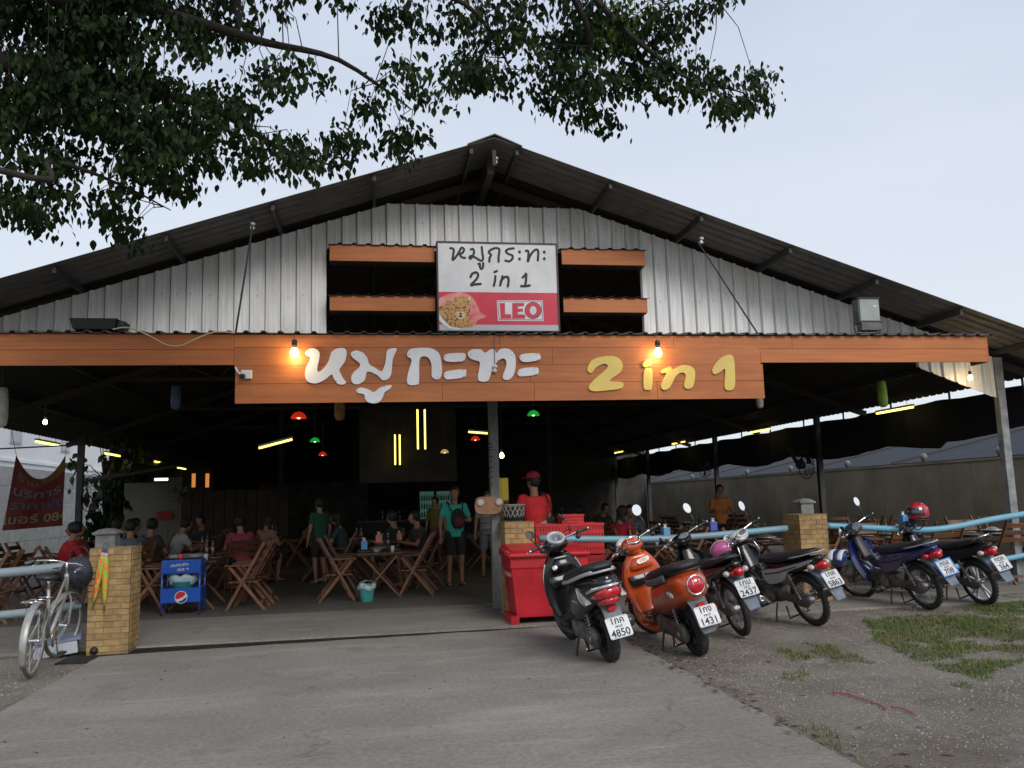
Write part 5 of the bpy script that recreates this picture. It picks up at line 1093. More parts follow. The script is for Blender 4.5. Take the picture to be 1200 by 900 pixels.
for (x, y, z, s, lb, mm) in ((-.08, -.02, h0 + .006, 1.15, 'stack of white plates on the blue drinks cart', m_plate), (.14, .04, h0 + .006, 1.1, 'white plate stack at the right of the blue cart top', m_plate)):
    q = thing('plate_stack', lb, 'plates', (cc + x, 13.25 + y, z))
    for k in range(4): put('plate', mm, q, (0, 0, k * .014), None, (s, s, 1))
q = thing('paper_cup', 'red and white paper cup at the front of the blue cart top', 'cup', (cc - .02, 13.1, h0 + .004)); MB().lathe([(.03, 0), (.038, .075), (.036, .075), (.028, .005)], n=16).build('cup_body', mat('cup_red', (.55, .06, .06), .4), q, smooth=True)
q = thing('teal_basin', 'teal plastic basin inside the blue drinks cart', 'basin', (cc, 13.23, .20)); MB().lathe([(.10, 0), (.16, .26), (.17, .27), (.15, .26), (.09, .01)], n=24).build('basin_body', mat('teal_plastic', (.05, .28, .30), .4), q, smooth=True)
rg = []
for r, z in ((.165, .24), (.195, .30), (.19, .35), (.17, .36), (.12, .345)):
    rg.append([V(((r + .02 * sin(a * 1.7 + z * 30)) * cos(a * 2 * pi / 28), (r + .012 * cos(a * 2.3)) * sin(a * 2 * pi / 28) * .85, z + .018 * sin(a * 1.3 + r * 20))) for a in range(28)])
q2 = MB().loft(rg, False).build('plastic_bag_liner', mat('thin_bag', (.42, .55, .58), .35), None, smooth=True); q2.location = (cc, 13.23, .20); tag(q2, 'pale plastic bag folded over the basin in the blue cart', 'plastic bag')
# teal bucket
bx = gr(430, 705); q = thing('plastic_bucket', 'teal plastic bucket on the floor before the crossed leg table', 'bucket', (bx.x, bx.y, 0))
MB().lathe([(.085, 0), (.095, .01), (.125, .24), (.135, .245), (.135, .26), (.122, .258), (.09, .015)], n=26).build('bucket_body', mat('teal_bucket', (.06, .36, .33), .4, var=.15), q, smooth=True, auto=40)
MB().tube(smooth_poly([(-.132, 0, .24), (-.11, .06, .29), (0, .09, .31), (.11, .06, .29), (.132, 0, .24)], 4, False), .004, 6).build('bucket_handle', chrome, q, smooth=True)
rg = [[V(((r + .012 * sin(a * 2.1)) * cos(a * 2 * pi / 24), (r + .012 * cos(a * 1.7)) * sin(a * 2 * pi / 24), z + .02 * sin(a * .9))) for a in range(24)] for r, z in ((.128, .27), (.142, .25), (.14, .2), (.132, .19))]
MB().loft(rg, False).build('bag_liner', mat('thin_bag', (.42, .55, .58)), q, smooth=True)
# ================================================================== RED BIN, RED CRATES
redp = mat('red_plastic', (.56, .018, .03), .42, col2=(.46, .014, .024), scale=4, spec=.5); redd = mat('red_crate', (.60, .02, .022), .5, col2=(.5, .016, .018), scale=6); stain(redp, 2.2, .68); stain(redd, 3, .7)
bx0, bx1 = at(599, 700, 10.4).x, at(690, 700, 10.4).x; bt = at(640, 650, 10.4).z; bw = bx1 - bx0
t = thing('ice_bin', 'large red plastic ice bin with a sloping lid beside the black scooter', 'bin', ((bx0 + bx1) / 2, 10.75, 0))
tp = .9
MB().loft([[V((sx * bw / 2 * s, sy * .36 * s, z)) for sx, sy in ((-1, -1), (1, -1), (1, 1), (-1, 1))] for s, z in ((.84, .08), (.85, .10), (.97, bt - .16), (1.0, bt - .15), (1.0, bt - .02))]).build('bin_body', redp, t, bevel=.02)
MB().loft([[V((-bw / 2 - .03, -.40, bt - .03)), V((bw / 2 + .03, -.40, bt - .03)), V((bw / 2 + .03, .40, bt - .03)), V((-bw / 2 - .03, .40, bt - .03))], [V((-bw / 2 - .03, -.41, bt + .02)), V((bw / 2 + .03, -.41, bt + .02)), V((bw / 2 + .03, .41, bt + .05)), V((-bw / 2 - .03, .41, bt + .05))], [V((-bw / 2 + .03, -.33, bt + .06)), V((bw / 2 - .03, -.33, bt + .06)), V((bw / 2 - .03, .36, bt + .12)), V((-bw / 2 + .03, .36, bt + .12))]]).build('bin_lid', redp, t, bevel=.018)
MB().box((-bw / 2 * .9, -.02, .05), (.10, .6, .1)).build('bin_skid', redp, t); MB().box((bw / 2 * .7, -.02, .05), (.10, .6, .1)).build('bin_skid', redp, t)
for k in (-.12, .05): MB().box((-bw / 2 - .03, -.25 + k, bt + .03), (.03, .09, .06)).build('bin_hinge', redp, t, bevel=.01)
wl = mat('faded_print', (.6, .45, .42), .6)
put_text('น้ำแข็ง', .2, wl, t, Matrix.Translation((-bw / 2 * .955, -.02, .62)) @ Matrix.Rotation(-pi / 2, 4, 'Z') @ Matrix.Rotation(pi / 2, 4, 'X') @ Matrix.Rotation(0, 4, 'Z'), .002, .003)
def crate(px0, px1, py0, py1, Y_, D, label, rows=3, nx=10):
    a = at(px0, (py0 + py1) / 2, Y_); c = at(px1, (py0 + py1) / 2, Y_); zt = at((px0 + px1) / 2, py0, Y_).z; zb = at((px0 + px1) / 2, py1, Y_).z; zb = max(zb, .004); w_, h = c.x - a.x, zt - zb
    t = thing('plastic_crate', label, 'crate', ((a.x + c.x) / 2, Y_ + D / 2, zb), group='red plastic crates')
    def wall(ax, off, L_):
        b_ = MB(); z0 = 0
        hh = h / (rows * 2 + 1)
        for r in range(rows + 1):
            z0 = r * 2 * hh; s = (-L_ / 2, L_ / 2)
            if ax == 0: b_.b2(s[0], s[1], off - .008, off + .008, z0, z0 + hh * 1.1)
            else: b_.b2(off - .008, off + .008, s[0], s[1], z0, z0 + hh * 1.1)
        for k in range(nx + 1):
            u = -L_ / 2 + L_ * k / nx; wd = L_ / nx * .36
            u0, u1 = max(u - wd, -L_ / 2), min(u + wd, L_ / 2)
            if ax == 0: b_.b2(u0, u1, off - .006, off + .006, 0, h - .01)
            else: b_.b2(off - .006, off + .006, u0, u1, 0, h - .01)
        b_.build('crate_side', redd, t)
    wall(0, -D / 2 + .01, w_); wall(0, D / 2 - .01, w_); wall(1, -w_ / 2 + .01, D - .04); wall(1, w_ / 2 - .01, D - .04)
    rm = MB()
    for q in ((-w_ / 2 - .008, w_ / 2 + .008, -D / 2 - .008, -D / 2 + .02), (-w_ / 2 - .008, w_ / 2 + .008, D / 2 - .02, D / 2 + .008), (-w_ / 2 - .008, -w_ / 2 + .02, -D / 2 + .02, D / 2 - .02), (w_ / 2 - .02, w_ / 2 + .008, -D / 2 + .02, D / 2 - .02)): rm.b2(q[0], q[1], q[2], q[3], h - .03, h + .002)
    rm.build('crate_rim', redd, t); MB().b2(-w_ / 2 + .02, w_ / 2 - .02, -D / 2 + .02, D / 2 - .02, .005, .02).build('crate_floor', redd, t)
    MB().b2(-w_ / 2 + .022, w_ / 2 - .022, -D / 2 + .022, D / 2 - .022, .021, h * .9).build('crate_liner', mat('crate_inner', (.36, .012, .014), .6), t)
crate(640, 709, 690, 735, 11.55, .45, 'red plastic crate on the floor at the bottom of the stack', 4, 22); crate(637, 709, 652, 689, 11.55, .45, 'red plastic crate in the middle of the stack, below the pipe rail', 4, 22)
crate(628, 708, 614, 650, 11.6, .45, 'red plastic crate at the top of the wide stack above the pipe rail', 4, 22); crate(659, 684, 603, 613, 11.7, .3, 'small red crate on top of the wide red crates', 2, 7)
# plywood plaque and marks on the middle post
t = thing('plywood_board', 'cut out plywood board with shells tied to the middle post', 'board', at(574, 593, 11.95))
pp = [(558, 585), (566, 582), (586, 583), (590, 587), (588, 596), (582, 602), (562, 602), (557, 597)]
o_ = at(574, 593, 11.95); poly = smooth_poly([(at(x, y, 11.95).x - o_.x, at(x, y, 11.95).z - o_.z) for x, y in pp], 3)
MB().prism(poly, .025, Matrix(((1, 0, 0, 0), (0, 0, -1, 0), (0, 1, 0, 0), (0, 0, 0, 1)))).build('board_face', mat('ply', (.36, .19, .11), .8, col2=(.26, .14, .08), scale=8, bump=.2), t)
for dx in (-.13, .13): MB().lathe([(.012, 0), (.05, .004), (.055, .012), (.03, .016)], (dx, -.004, .05), (0, -1, 0), 12).build('shell', mat('shell_white', (.5, .45, .38), .5), t, smooth=True)
b_ = MB()
for (py_, l) in ((524, .05), (527, .03), (535, .04), (541, .02), (548, .03), (553, .045), (559, .05), (567, .03), (520, .03)):
    p = at(574 + (py_ - 475) * .02, py_, YG - .082); b_.b2(p.x - l, p.x + l * .6, p.y - .001, p.y + .001, p.z - .008, p.z + .008)
HB(b_, 'painted_mark', ink, kind='stuff')
# umbrellas hung on the left pillar
ho = mat('umb_orange', (.75, .12, .03), .6, col2=(.28, .5, .05), scale=7, stretch=(6, 6, 1.6), thr=(.5, .52), detail=1); hg = mat('umb_green', (.22, .5, .04), .6, col2=(.7, .2, .03), scale=9, stretch=(5, 5, 2), thr=(.5, .52), detail=1)
for (x0_, y0_, x1_, y1_, m, lb) in ((123, 637, 109, 712, ho, 'folded orange and green umbrella at the left on the brick pillar'), (124.5, 637, 122, 716, hg, 'folded green and orange umbrella at the right on the brick pillar')):
    a, c = at(x0_, y0_, 9.95), at(x1_, y1_, 9.94); t = thing('folded_umbrella', lb, 'umbrella', a, group='umbrellas on the brick pillar'); d = c - a; off = V((.0, 0, 0))
    MB().tube([d * .16, d * .24, d * .5, d * .8, d * .93], [.018, .032, .036, .022, .008], 10).build('canopy', m, t, smooth=True)
    MB().tube([d * -.02, d * .2], .0165, 10).build('handle', mat('umb_handle', (.06, .09, .14), .4), t, smooth=True); MB().tube([d * .14, d * .22], .024, 10).build('clear_sleeve', mat('umb_sleeve', (.5, .3, .3), .3), t, smooth=True)
    MB().tube([d * .92, d * 1.03], .006, 6).build('tip', steel, t)
o = MB().ell((0, 0, 0), (.045, .04, .04), 12, 8).build('black_ball', ink, smooth=True); o.location = gr(110, 766) + V((0, 0, .03)); tag(o, 'small black ball on the earth at the foot of the left pillar', 'ball')
# white board behind the bicycle
t = thing('foam_box', 'white foam box lying on the earth behind the bicycle', 'box', gr(64, 771, -.02), rz=.25); 
MB().box((0, .2, .085), (.42, .3, .13), rot=(.12, -.1, 0)).build('box_body', mat('white_foam', (.55, .57, .62), .7, col2=(.45, .46, .5), scale=5), t, bevel=.01); MB().box((.02, .2, .165), (.44, .32, .025), rot=(.12, -.13, 0)).build('box_lid', mat('blue_grey_lid', (.2, .24, .33), .6), t, bevel=.006)
# small stone lamp houses on the far pillars
def stonelamp(px_, py0, py1, Y_, w_, lb):
    p = at(px_, py1, Y_); h = at(px_, py0, Y_).z - p.z; t = thing('lantern_post', lb, 'lantern', (p.x, p.y, p.z - .9)); t.location.z = 0; e_ = p.z - .9; gm = mat('grey_cement', (.2, .2, .18), .9, var=.3, scale=8)
    MB().b2(-w_ * .4, w_ * .4, -w_ * .4, w_ * .4, 0, .9 + e_).build('lamp_stem', gm, t); MB().b2(-w_ * .42, w_ * .42, -w_ * .42, w_ * .42, .9 + e_, .9 + e_ + h * .7).build('lamp_block', gm, t, bevel=.01)
    MB().loft([[V((sx * w_ * s, sy * w_ * s, z)) for sx, sy in ((-1, -1), (1, -1), (1, 1), (-1, 1))] for s, z in ((.52, .9 + e_ + h * .7), (.54, .9 + e_ + h * .78), (.3, .9 + e_ + h * .95), (.1, .9 + e_ + h))]).build('lamp_cap', gm, t)
stonelamp(126, 619, 642, 11.2, .27, 'grey cement lamp cap showing just behind the left brick pillar'); stonelamp(943, 584, 603, 12.0, .24, 'grey cement lamp cap showing just behind the right brick pillar')
# red banner with Thai lettering
def banner():
    Y_ = 15.0; TL, TR, BL, BR = at(19, 533, Y_), at(77, 533, Y_ + .2), at(2, 622, Y_), at(74, 616, Y_ + .2); n_, m_ = 24, 24
    t = thing('red_banner', 'faded red banner with Thai lettering sagging between strings at the left', 'banner', BL); I = Matrix.Translation(-BL)
    g_ = lambda u, v: TL.lerp(TR, u).lerp(BL.lerp(BR, u), v) + V((0, .05 * sin(u * 9 + v * 3) * v, -.36 * (1 - (2 * u - 1) ** 2) ** 1 * (1 - v) ** 2 * 1.1))
    vs = [g_(i / n_, j / m_) for j in range(m_ + 1) for i in range(n_ + 1)]; fs = [(j * (n_ + 1) + i, j * (n_ + 1) + i + 1, (j + 1) * (n_ + 1) + i + 1, (j + 1) * (n_ + 1) + i) for j in range(m_) for i in range(n_)]
    MB().add(vs, fs).build('banner_cloth', mat('banner_red', (.11, .007, .008), .8, col2=(.07, .005, .006), scale=2), t, smooth=True, xf=I)
    q = MB().add([g_(i / n_, j / m_) + V((0, -.006, 0)) for j in range(0, 6) for i in range(13, n_ + 1)], [(j * 12 + i, j * 12 + i + 1, (j + 1) * 12 + i + 1, (j + 1) * 12 + i) for j in range(5) for i in range(11)]); q.build('banner_corner_print', mat('banner_yellow', (.13, .07, .015), .8, col2=(.04, .03, .015), scale=2), t, smooth=True, xf=I)
    for (txt, u, v, s, c) in (('ร้าน', .3, .2, .20, (.1, .08, .03)), ('บริการ', .5, .45, .24, (.07, .095, .11)), ('ราคาส่ง', .55, .66, .22, (.035, .06, .10)), ('เบอร์ 084', .54, .87, .205, (.17, .145, .06))):
        me = text_mesh(txt, s, 0, bold=.004, name='banner_lettering'); mm = mat('bl_%s' % int(c[0] * 100), c, .8); me.materials.clear(); me.materials.append(mm)
        wd, hd = (TR - TL).length * .96, (BL - TL).length
        for vv in me.vertices:
            p = g_(min(1, max(0, u + vv.co.x / wd)), v - vv.co.y / hd) + V((0, -.012, 0)); vv.co = p - BL
        o = put('banner_lettering', me, t)
    MB().tube([TL, TL + V((-.1, 0, .45))], .004, 5).tube([TR, TR + V((.0, 0, .2))], .004, 5).build('string', steel, t, xf=I)
    MB().tube([TL + V((-.3, 0, .1)), TR + V((.4, 0, .17))], .012, 6).build('banner_pole', steel, t, xf=I)
banner()
# ================================================================== BICYCLE
def bicycle():
    c = gr(36, 794, -.02); t = thing('parked_bicycle', 'silver step through bicycle with a dark bag in its front basket by the left pillar', 'bicycle', c, rot=(Matrix.Rotation(R_(90 + 4), 3, 'Z') @ Matrix.Rotation(R_(3), 3, 'X')).to_euler())
    fr_ = mat('bike_silver', (.42, .43, .42), .4, metal=.3, col2=(.3, .28, .25), scale=9); R0 = .33; W = 1.06; S = steerM(W - .1, .8, 20, -18)
    for cx, xf in ((0, None), (W, S)):
        ty = MB().torus((cx, 0, R0), R0 - .016, .017, n=44, m=8).build('tyre', mat('bike_tyre', (.13, .115, .09), .9, var=.3), t, smooth=True, xf=xf); MB().torus((cx, 0, R0), R0 - .038, .009, n=44, m=6, wide=1.3).build('rim', fr_, ty, smooth=True, xf=xf)
        h = MB().lathe([(.012, -.05), (.02, -.045), (.018, 0), (.02, .045), (.012, .05)], (cx, 0, R0), (0, 1, 0), 12)
        for i in range(28):
            a = 2 * pi * i / 28; a2 = a + (.5 if i % 2 else -.5); h.tube([(cx + .018 * cos(a2), .03 * (1 if i % 4 < 2 else -1), R0 + .018 * sin(a2)), (cx + (R0 - .045) * cos(a), 0, R0 + (R0 - .045) * sin(a))], .0013, 3)
        h.build('spokes', chrome, ty, xf=xf)
    fender(0, R0, R0 + .03, .035, 20, 215, th=.004, drop=.015, n=24).build('rear_fender', fr_, t, smooth=True); fender(W, R0, R0 + .03, .035, 25, 190, th=.004, drop=.015, n=24).build('front_fender', fr_, t, smooth=True, xf=S)
    BBX, BBZ = .46, .29; ST = (.30, 0, .78)
    hd0, hd1 = V((W - .13, 0, .86)), V((W - .07, 0, .68))
    for a, b_, r in (((BBX, 0, BBZ), ST, .016), (hd1, (BBX, 0, BBZ), .019), (hd0, (.40, 0, .47), .014), (hd0 + V((-.02, 0, .02)), hd1, .021)): MB().tube([a, b_], r, 10).build('frame_tube', fr_, t, smooth=True)
    for s in (-1, 1):
        MB().tube([(BBX, s * .03, BBZ), (0, s * .055, R0)], .009, 8).build('chain_stay', fr_, t, smooth=True); MB().tube([(.36, s * .02, .60), (0, s * .055, R0)], .008, 8).build('seat_stay', fr_, t, smooth=True)
        MB().tube(smooth_poly([tuple(hd1), (W - .03, s * .045, .60), (W, s * .05, R0)], 4, False), .011, 8).build('fork_blade', fr_, t, smooth=True, xf=S)
        MB().tube([(0, s * .06, R0), (-.05, s * .09, .70)], .004, 6).build('rack_stay', chrome, t)
    MB().tube([ST, (.27, 0, .88)], .012, 8).build('seat_post', chrome, t, smooth=True)
    MB().loft([sec(x, z, hw, hh, 0, 2.2, 14) for x, z, hw, hh in ((.12, .895, .02, .015), (.15, .90, .09, .03), (.24, .905, .10, .035), (.33, .905, .05, .028), (.41, .905, .022, .018))]).build('saddle', black_plastic, t, smooth=True)
    MB().tube([hd0, hd0 + V((-.05, 0, .14))], .012, 8).build('stem', chrome, t, smooth=True, xf=S)
    MB().tube(smooth_poly([(W - .42, -.27, .97), (W - .28, -.25, .99), (W - .17, -.12, 1.0), (W - .17, 0, .99), (W - .17, .12, 1.0), (W - .28, .25, .99), (W - .42, .27, .97)], 4, False), .011, 8).build('handlebar', chrome, t, smooth=True, xf=S)
    for s in (-1, 1): MB().tube([(W - .33, s * .265, .985), (W - .45, s * .275, .965)], .016, 8).build('grip', grey_plastic, t, smooth=True, xf=S); MB().tube([(W - .28, s * .23, .975), (W - .40, s * .23, .94)], .005, 6).build('brake_lever', chrome, t, smooth=True, xf=S)
    rk = MB(); 
    for y in (-.07, 0, .07): rk.tube([(.22, y, .71), (-.28, y, .71)], .005, 6)
    for x in (-.28, -.15, 0, .22): rk.tube([(x, -.07, .71), (x, .07, .71)], .005, 6)
    rk.build('rear_rack', chrome, t, smooth=True)
    bk = MB(); B0 = (W - .06, W + .22)
    for z, g_ in ((.70, .0), (.77, .01), (.84, .02), (.91, .03)): bk.tube([(B0[0] - g_, -.16 - g_, z), (B0[1] + g_, -.16 - g_, z), (B0[1] + g_, .16 + g_, z), (B0[0] - g_, .16 + g_, z)], .004, 5, closed=True)
    for k in range(9): y = -.16 + k * .04; bk.tube([(B0[0], y, .70), (B0[0] - .03, y * 1.18, .91)], .003, 4).tube([(B0[1], y, .70), (B0[1] + .03, y * 1.18, .91)], .003, 4)
    bk.build('front_basket', black_plastic, t, xf=S)
    MB().lathe([(.085, -.004), (.09, 0), (.085, .004)], (BBX, -.05, BBZ), (0, 1, 0), 24).build('chain_ring', chrome, t, smooth=True); MB().tube([(BBX, -.07, BBZ), (BBX + .06, -.08, BBZ - .15)], .008, 6).tube([(BBX, .07, BBZ), (BBX - .06, .08, BBZ + .15)], .008, 6).build('crank', chrome, t)
    for a in ((BBX + .06, -.12, BBZ - .15), (BBX - .06, .12, BBZ + .15)): MB().box(a, (.09, .07, .02)).build('pedal', black_plastic, t, bevel=.004)
    MB().tube(smooth_poly([(.30, .05, .27), (.30, .10, .13), (.29, .14, .02)], 3, False), .008, 6).build('kick_stand', dull_metal, t, smooth=True)
    MB().tube([(.02, .03, R0 + .0), (BBX, .035, BBZ + .08)], .004, 4).tube([(.02, .03, R0 - .03), (BBX, .035, BBZ - .08)], .004, 4).build('chain', steel, t)
    bag = MB().ell((0, 0, 0), (.17, .2, .17), 18, 12); 
    for i, v in enumerate(bag.v): k = 1 + .12 * noise.noise(V(v) * 9); bag.v[i] = tuple(V(v) * k)
    o = bag.build('dark_bag', mat('navy_bag', (.03, .035, .05), .8, var=.3, bump=.3), smooth=True); o.location = t.matrix_basis @ (S @ V((W + .09, 0, .88))); tag(o, 'dark navy bag stuffed in the bicycle basket', 'bag')
    MB().tube(smooth_poly([(-.1, 0, .14), (-.08, 0, .24), (.04, 0, .27), (.12, 0, .15)], 4, False), .008, 6).build('bag_handle', black_plastic, o, smooth=True)
bicycle()
# ================================================================== PEOPLE
skin = mat('skin', (.33, .17, .10), .6, var=.1); hair_m = mat('black_hair', (.012, .01, .009), .6, bump=.5, bscale=120)
def cap_(mb, a, b_, r0, r1, n=10):
    a, b_ = V(a), V(b_); mb.tube([a, a.lerp(b_, .5), b_], [r0, (r0 + r1) / 2, r1], n); mb.ell(a, (r0,) * 3, n, 7); mb.ell(b_, (r1,) * 3, n, 7)
def person(label, loc, rz, shirt, pants, pose='sit', h=1.68, vox=.017, face=False, arms='table', lean=.12, hairstyle='short', headturn=0, group=None, sleeves=.5, longp=False):
    k = h / 1.7; t = thing('person', label, 'person', loc, rz=R_(rz)); t.scale = (k, k, k)
    if group: t['group'] = group
    hz = .92 if pose == 'stand' else .50; ln = .02 if pose == 'stand' else lean
    def T(z, y=0.0, x=0.0): d = z - .92; return V((x, y + d * math.sin(ln) * 1.4, hz + d * cos(ln)))
    def tor(mb, g=0.0, z0=.86, z1=1.44):
        st = [(.84, .145, .10), (.92, .155, .108), (1.05, .14, .10), (1.2, .158, .112), (1.32, .178, .112), (1.40, .17, .092), (1.445, .11, .072), (1.47, .07, .06)]
        rings = []
        for z, rx, ry in st:
            if z < z0 - 1e-6 or z > z1 + 1e-6: continue
            c = T(z); rings.append([c + V(((rx + g) * cos(a * pi / 10), (ry + g) * sin(a * pi / 10), 0)) for a in range(20)])
        mb.loft(rings)
    sh = {s: T(1.38, 0, s * .172) for s in (-1, 1)}
    if arms == 'table': el_ = {s: sh[s] + V((s * .06, .12, -.24)) for s in (-1, 1)}; wr = {s: V((s * .12, el_[s].y + .22, max(.76, el_[s].z + .02))) for s in (-1, 1)}
    elif arms == 'down': el_ = {s: sh[s] + V((s * .07, -.02, -.28)) for s in (-1, 1)}; wr = {s: el_[s] + V((s * .02, .06, -.24)) for s in (-1, 1)}
    elif arms == 'strap': el_ = {-1: sh[-1] + V((-.10, -.02, -.26)), 1: sh[1] + V((.08, -.02, -.28))}; wr = {-1: el_[-1] + V((.18, .17, .02)), 1: el_[1] + V((.02, .06, -.24))}
    else: el_ = {s: sh[s] + V((s * .06, .08, -.26)) for s in (-1, 1)}; wr = {s: el_[s] + V((-s * .04, .22, .02)) for s in (-1, 1)}
    if pose == 'stand': hip = {s: V((s * .09, 0, .90)) for s in (-1, 1)}; kn = {s: V((s * .105, .03, .49)) for s in (-1, 1)}; an = {s: V((s * .115, -.02, .09)) for s in (-1, 1)}
    else: hip = {s: V((s * .09, .0, hz - .02)) for s in (-1, 1)}; kn = {s: V((s * .13, .42, hz - .01)) for s in (-1, 1)}; an = {s: V((s * .12, .38, .09)) for s in (-1, 1)}
    B = MB(); tor(B, -.01); nk = T(1.46); hc = T(1.595, .022); cap_(B, T(1.42), T(1.53), .058, .052)
    HT = Matrix.Rotation(R_(headturn), 3, 'Z')
    B.ell(hc + V((0, -.005, .02)), (.076, .094, .10), 18, 12); B.ell(hc + HT @ V((0, .02, -.045)), (.058, .068, .065), 14, 10)
    B.ell(hc + HT @ V((0, .098, -.012)), (.014, .02, .022), 8, 6)
    for s in (-1, 1): B.ell(hc + HT @ V((s * .077, 0, -.005)), (.012, .02, .03), 8, 6)
    for s in (-1, 1):
        cap_(B, sh[s], el_[s], .05, .04); cap_(B, el_[s], wr[s], .038, .026)
        d = (wr[s] - el_[s]).normalized(); pc = wr[s] + d * .045; sd_ = d.cross(V((0, 0, 1))); sd_ = sd_.normalized() if sd_.length > .2 else V((0, 1, 0)); up = sd_.cross(d)
        q = Matrix((sd_, d, up)).transposed(); B.ell(pc, (.036, .05, .016), 10, 7, q)
        for f in range(4): o = sd_ * (-.027 + .018 * f); L_ = (.058, .07, .065, .05)[f]; p0 = pc + d * .035 + o; p1 = p0 + d * L_ * .5 - up * .006; cap_(B, p0, p1, .0095, .009, 6); cap_(B, p1, p1 + d * L_ * .4 - up * .022, .009, .008, 6)
        th = pc - sd_ * .03 * (1 if s > 0 else -1); cap_(B, th, th + d * .035 - sd_ * .025 * (1 if s > 0 else -1) - up * .01, .011, .0095, 6)
        cap_(B, hip[s], kn[s], .078, .055); cap_(B, kn[s], an[s], .052, .034); cap_(B, an[s] + V((0, -.03, -.045)), an[s] + V((s * .015, .13, -.06)), .036, .03)
    def rm(o, v):
        m = o.modifiers.new('one_surface', 'REMESH'); m.mode = 'VOXEL'; m.voxel_size = v; m.use_smooth_shade = True
        s_ = o.modifiers.new('soft', 'SMOOTH'); s_.factor = .5; s_.iterations = 2
    o = B.build('body', skin, t); rm(o, vox)
    C = MB(); tor(C, .014, .84, 1.44)
    for s in (-1, 1): e = sh[s].lerp(el_[s], sleeves * 1.4 if sleeves < .7 else 1); cap_(C, sh[s] + V((-s * .03, 0, 0)), sh[s], .058, .056); C.tube([sh[s], e], [.057, .056], 12); 
    if sleeves >= .7:
        for s in (-1, 1): cap_(C, el_[s], wr[s], .052, .036)
    o = C.build('shirt', shirt, t); rm(o, vox)
    Dn = MB()
    for s in (-1, 1):
        Dn.ell(hip[s], (.095, .105, .10), 12, 8); e = kn[s] if not longp else kn[s]; Dn.tube([hip[s], hip[s].lerp(kn[s], .9)], [.095, .078 if longp else .085], 12)
        if longp: cap_(Dn, kn[s], an[s], .07, .05)
    Dn.ell(V((0, 0, hz + .0)), (.15, .105, .09), 14, 9); o = Dn.build('trousers', pants, t); rm(o, vox)
    Hh = MB(); Hh.ell(hc + V((0, 0, .022)) - HT @ V((0, .018, 0)), (.088, .104, .108), 24, 14)
    if hairstyle == 'long': Hh.ell(hc + HT @ V((0, -.06, -.08)), (.08, .05, .14), 14, 10)
    if hairstyle == 'tail': Hh.ell(hc + HT @ V((0, -.12, -.04)), (.03, .035, .09), 10, 8)
    Hh.v = [tuple(V(v) + V(v).normalized() * .006 * noise.noise(V(v) * 30)) for v in Hh.v]
    Hh.v = [tuple(V((v[0], v[1], v[2]))) for v in Hh.v]
    keep = MB(); ff = V((0, .075, -.02)); fd = HT @ V((0, 1, 0))
    vs = []
    for v in Hh.v:
        d = V(v) - hc; fw = d.dot(fd)
        if fw > .045 and d.z < .055: v = tuple(V(v) - fd * (fw - .045) * .95)
        if d.z < -.035 and hairstyle == 'short' and fw > -.01: v = (v[0], v[1], hc.z - .035 + (d.z + .035) * .3)
        vs.append(v)
    Hh.v = vs; Hh.build('hair', hair_m, t, smooth=True)
    if face:
        for s in (-1, 1): MB().ell(hc + HT @ V((s * .03, .088, .012)), (.011, .007, .006), 8, 6).build('eye', ink, t, smooth=True); MB().tube([hc + HT @ V((s * .017, .094, .032)), hc + HT @ V((s * .045, .084, .034))], .003, 5).build('eyebrow', hair_m, t)
        MB().ell(hc + HT @ V((0, .088, -.052)), (.022, .006, .006), 10, 6).build('mouth', mat('lips', (.3, .09, .07), .5), t, smooth=True)
    for s in (-1, 1): MB().tube([an[s] + V((0, -.08, -.082)), an[s] + V((0, .16, -.082))], .035, 8, flat=(.35, 1.1)).build('sandal', black_plastic, t, smooth=True)
    return t, T, hc, sh
def cloth(n, c): return mat('cloth_' + n, c, .85, var=.15, scale=14, bump=.2)
navy = cloth('navy', (.015, .018, .03)); dkc = cloth('dark', (.02, .02, .022)); grc = cloth('grey', (.15, .16, .18))
def at_floor(px_, Y_, z=0.0): return (X_(px_, Y_, 620), Y_, z)
t, T, hc, sh = person('standing man in a teal polo shirt and black shorts wearing a backpack on his front', at_floor(533, 15.6), 188, cloth('teal', (.04, .42, .33)), dkc, 'stand', 1.74, .011, True, 'strap', headturn=-20)
def backpack(T, front=1):
    b_ = thing('backpack', 'small black backpack carried on the front of the man in teal', 'backpack', t.location, rz=t.rotation_euler.z); b_.scale = t.scale
    c = T(1.15, .17 * front, -.02); bb = MB(); bb.ell(c, (.13, .09, .19), 16, 12); bb.v = [tuple(V((v[0], v[1], max(v[2], c.z - .16)))) for v in bb.v]; bb.build('pack_body', dkc, b_, smooth=True)
    bb = MB().ell(c + V((0, .08, -.05)), (.09, .04, .08), 12, 9).build('pack_pocket', cloth('maroon', (.16, .02, .03)), b_, smooth=True)
    for s in (-1, 1): MB().tube(smooth_poly([tuple(c + V((s * .08, -.02, .13))), tuple(T(1.36, .115, s * .12)), tuple(T(1.455, .02, s * .13)), tuple(T(1.38, -.13, s * .12))], 4, False), .018, 8, flat=(.4, 1.2)).build('strap', dkc, b_, smooth=True)
backpack(T)
t2, T2, hc2, sh2 = person('man in a red T-shirt and red cap seen from behind at the middle pillar', (X_(627, 12.3, 600), 12.3, .0), 10, cloth('red', (.55, .02, .025)), dkc, 'stand', 1.86, .012, False, 'fwd', headturn=30)
cpb = MB(); cpb.ell(hc2 + V((0, -.01, .075)), (.092, .108, .075), 18, 10); cpb.v = [tuple((v[0], v[1], max(v[2], hc2.z + .05))) for v in cpb.v]; cp = cpb.build('cap', cloth('capred', (.35, .02, .03)), t2, smooth=True)
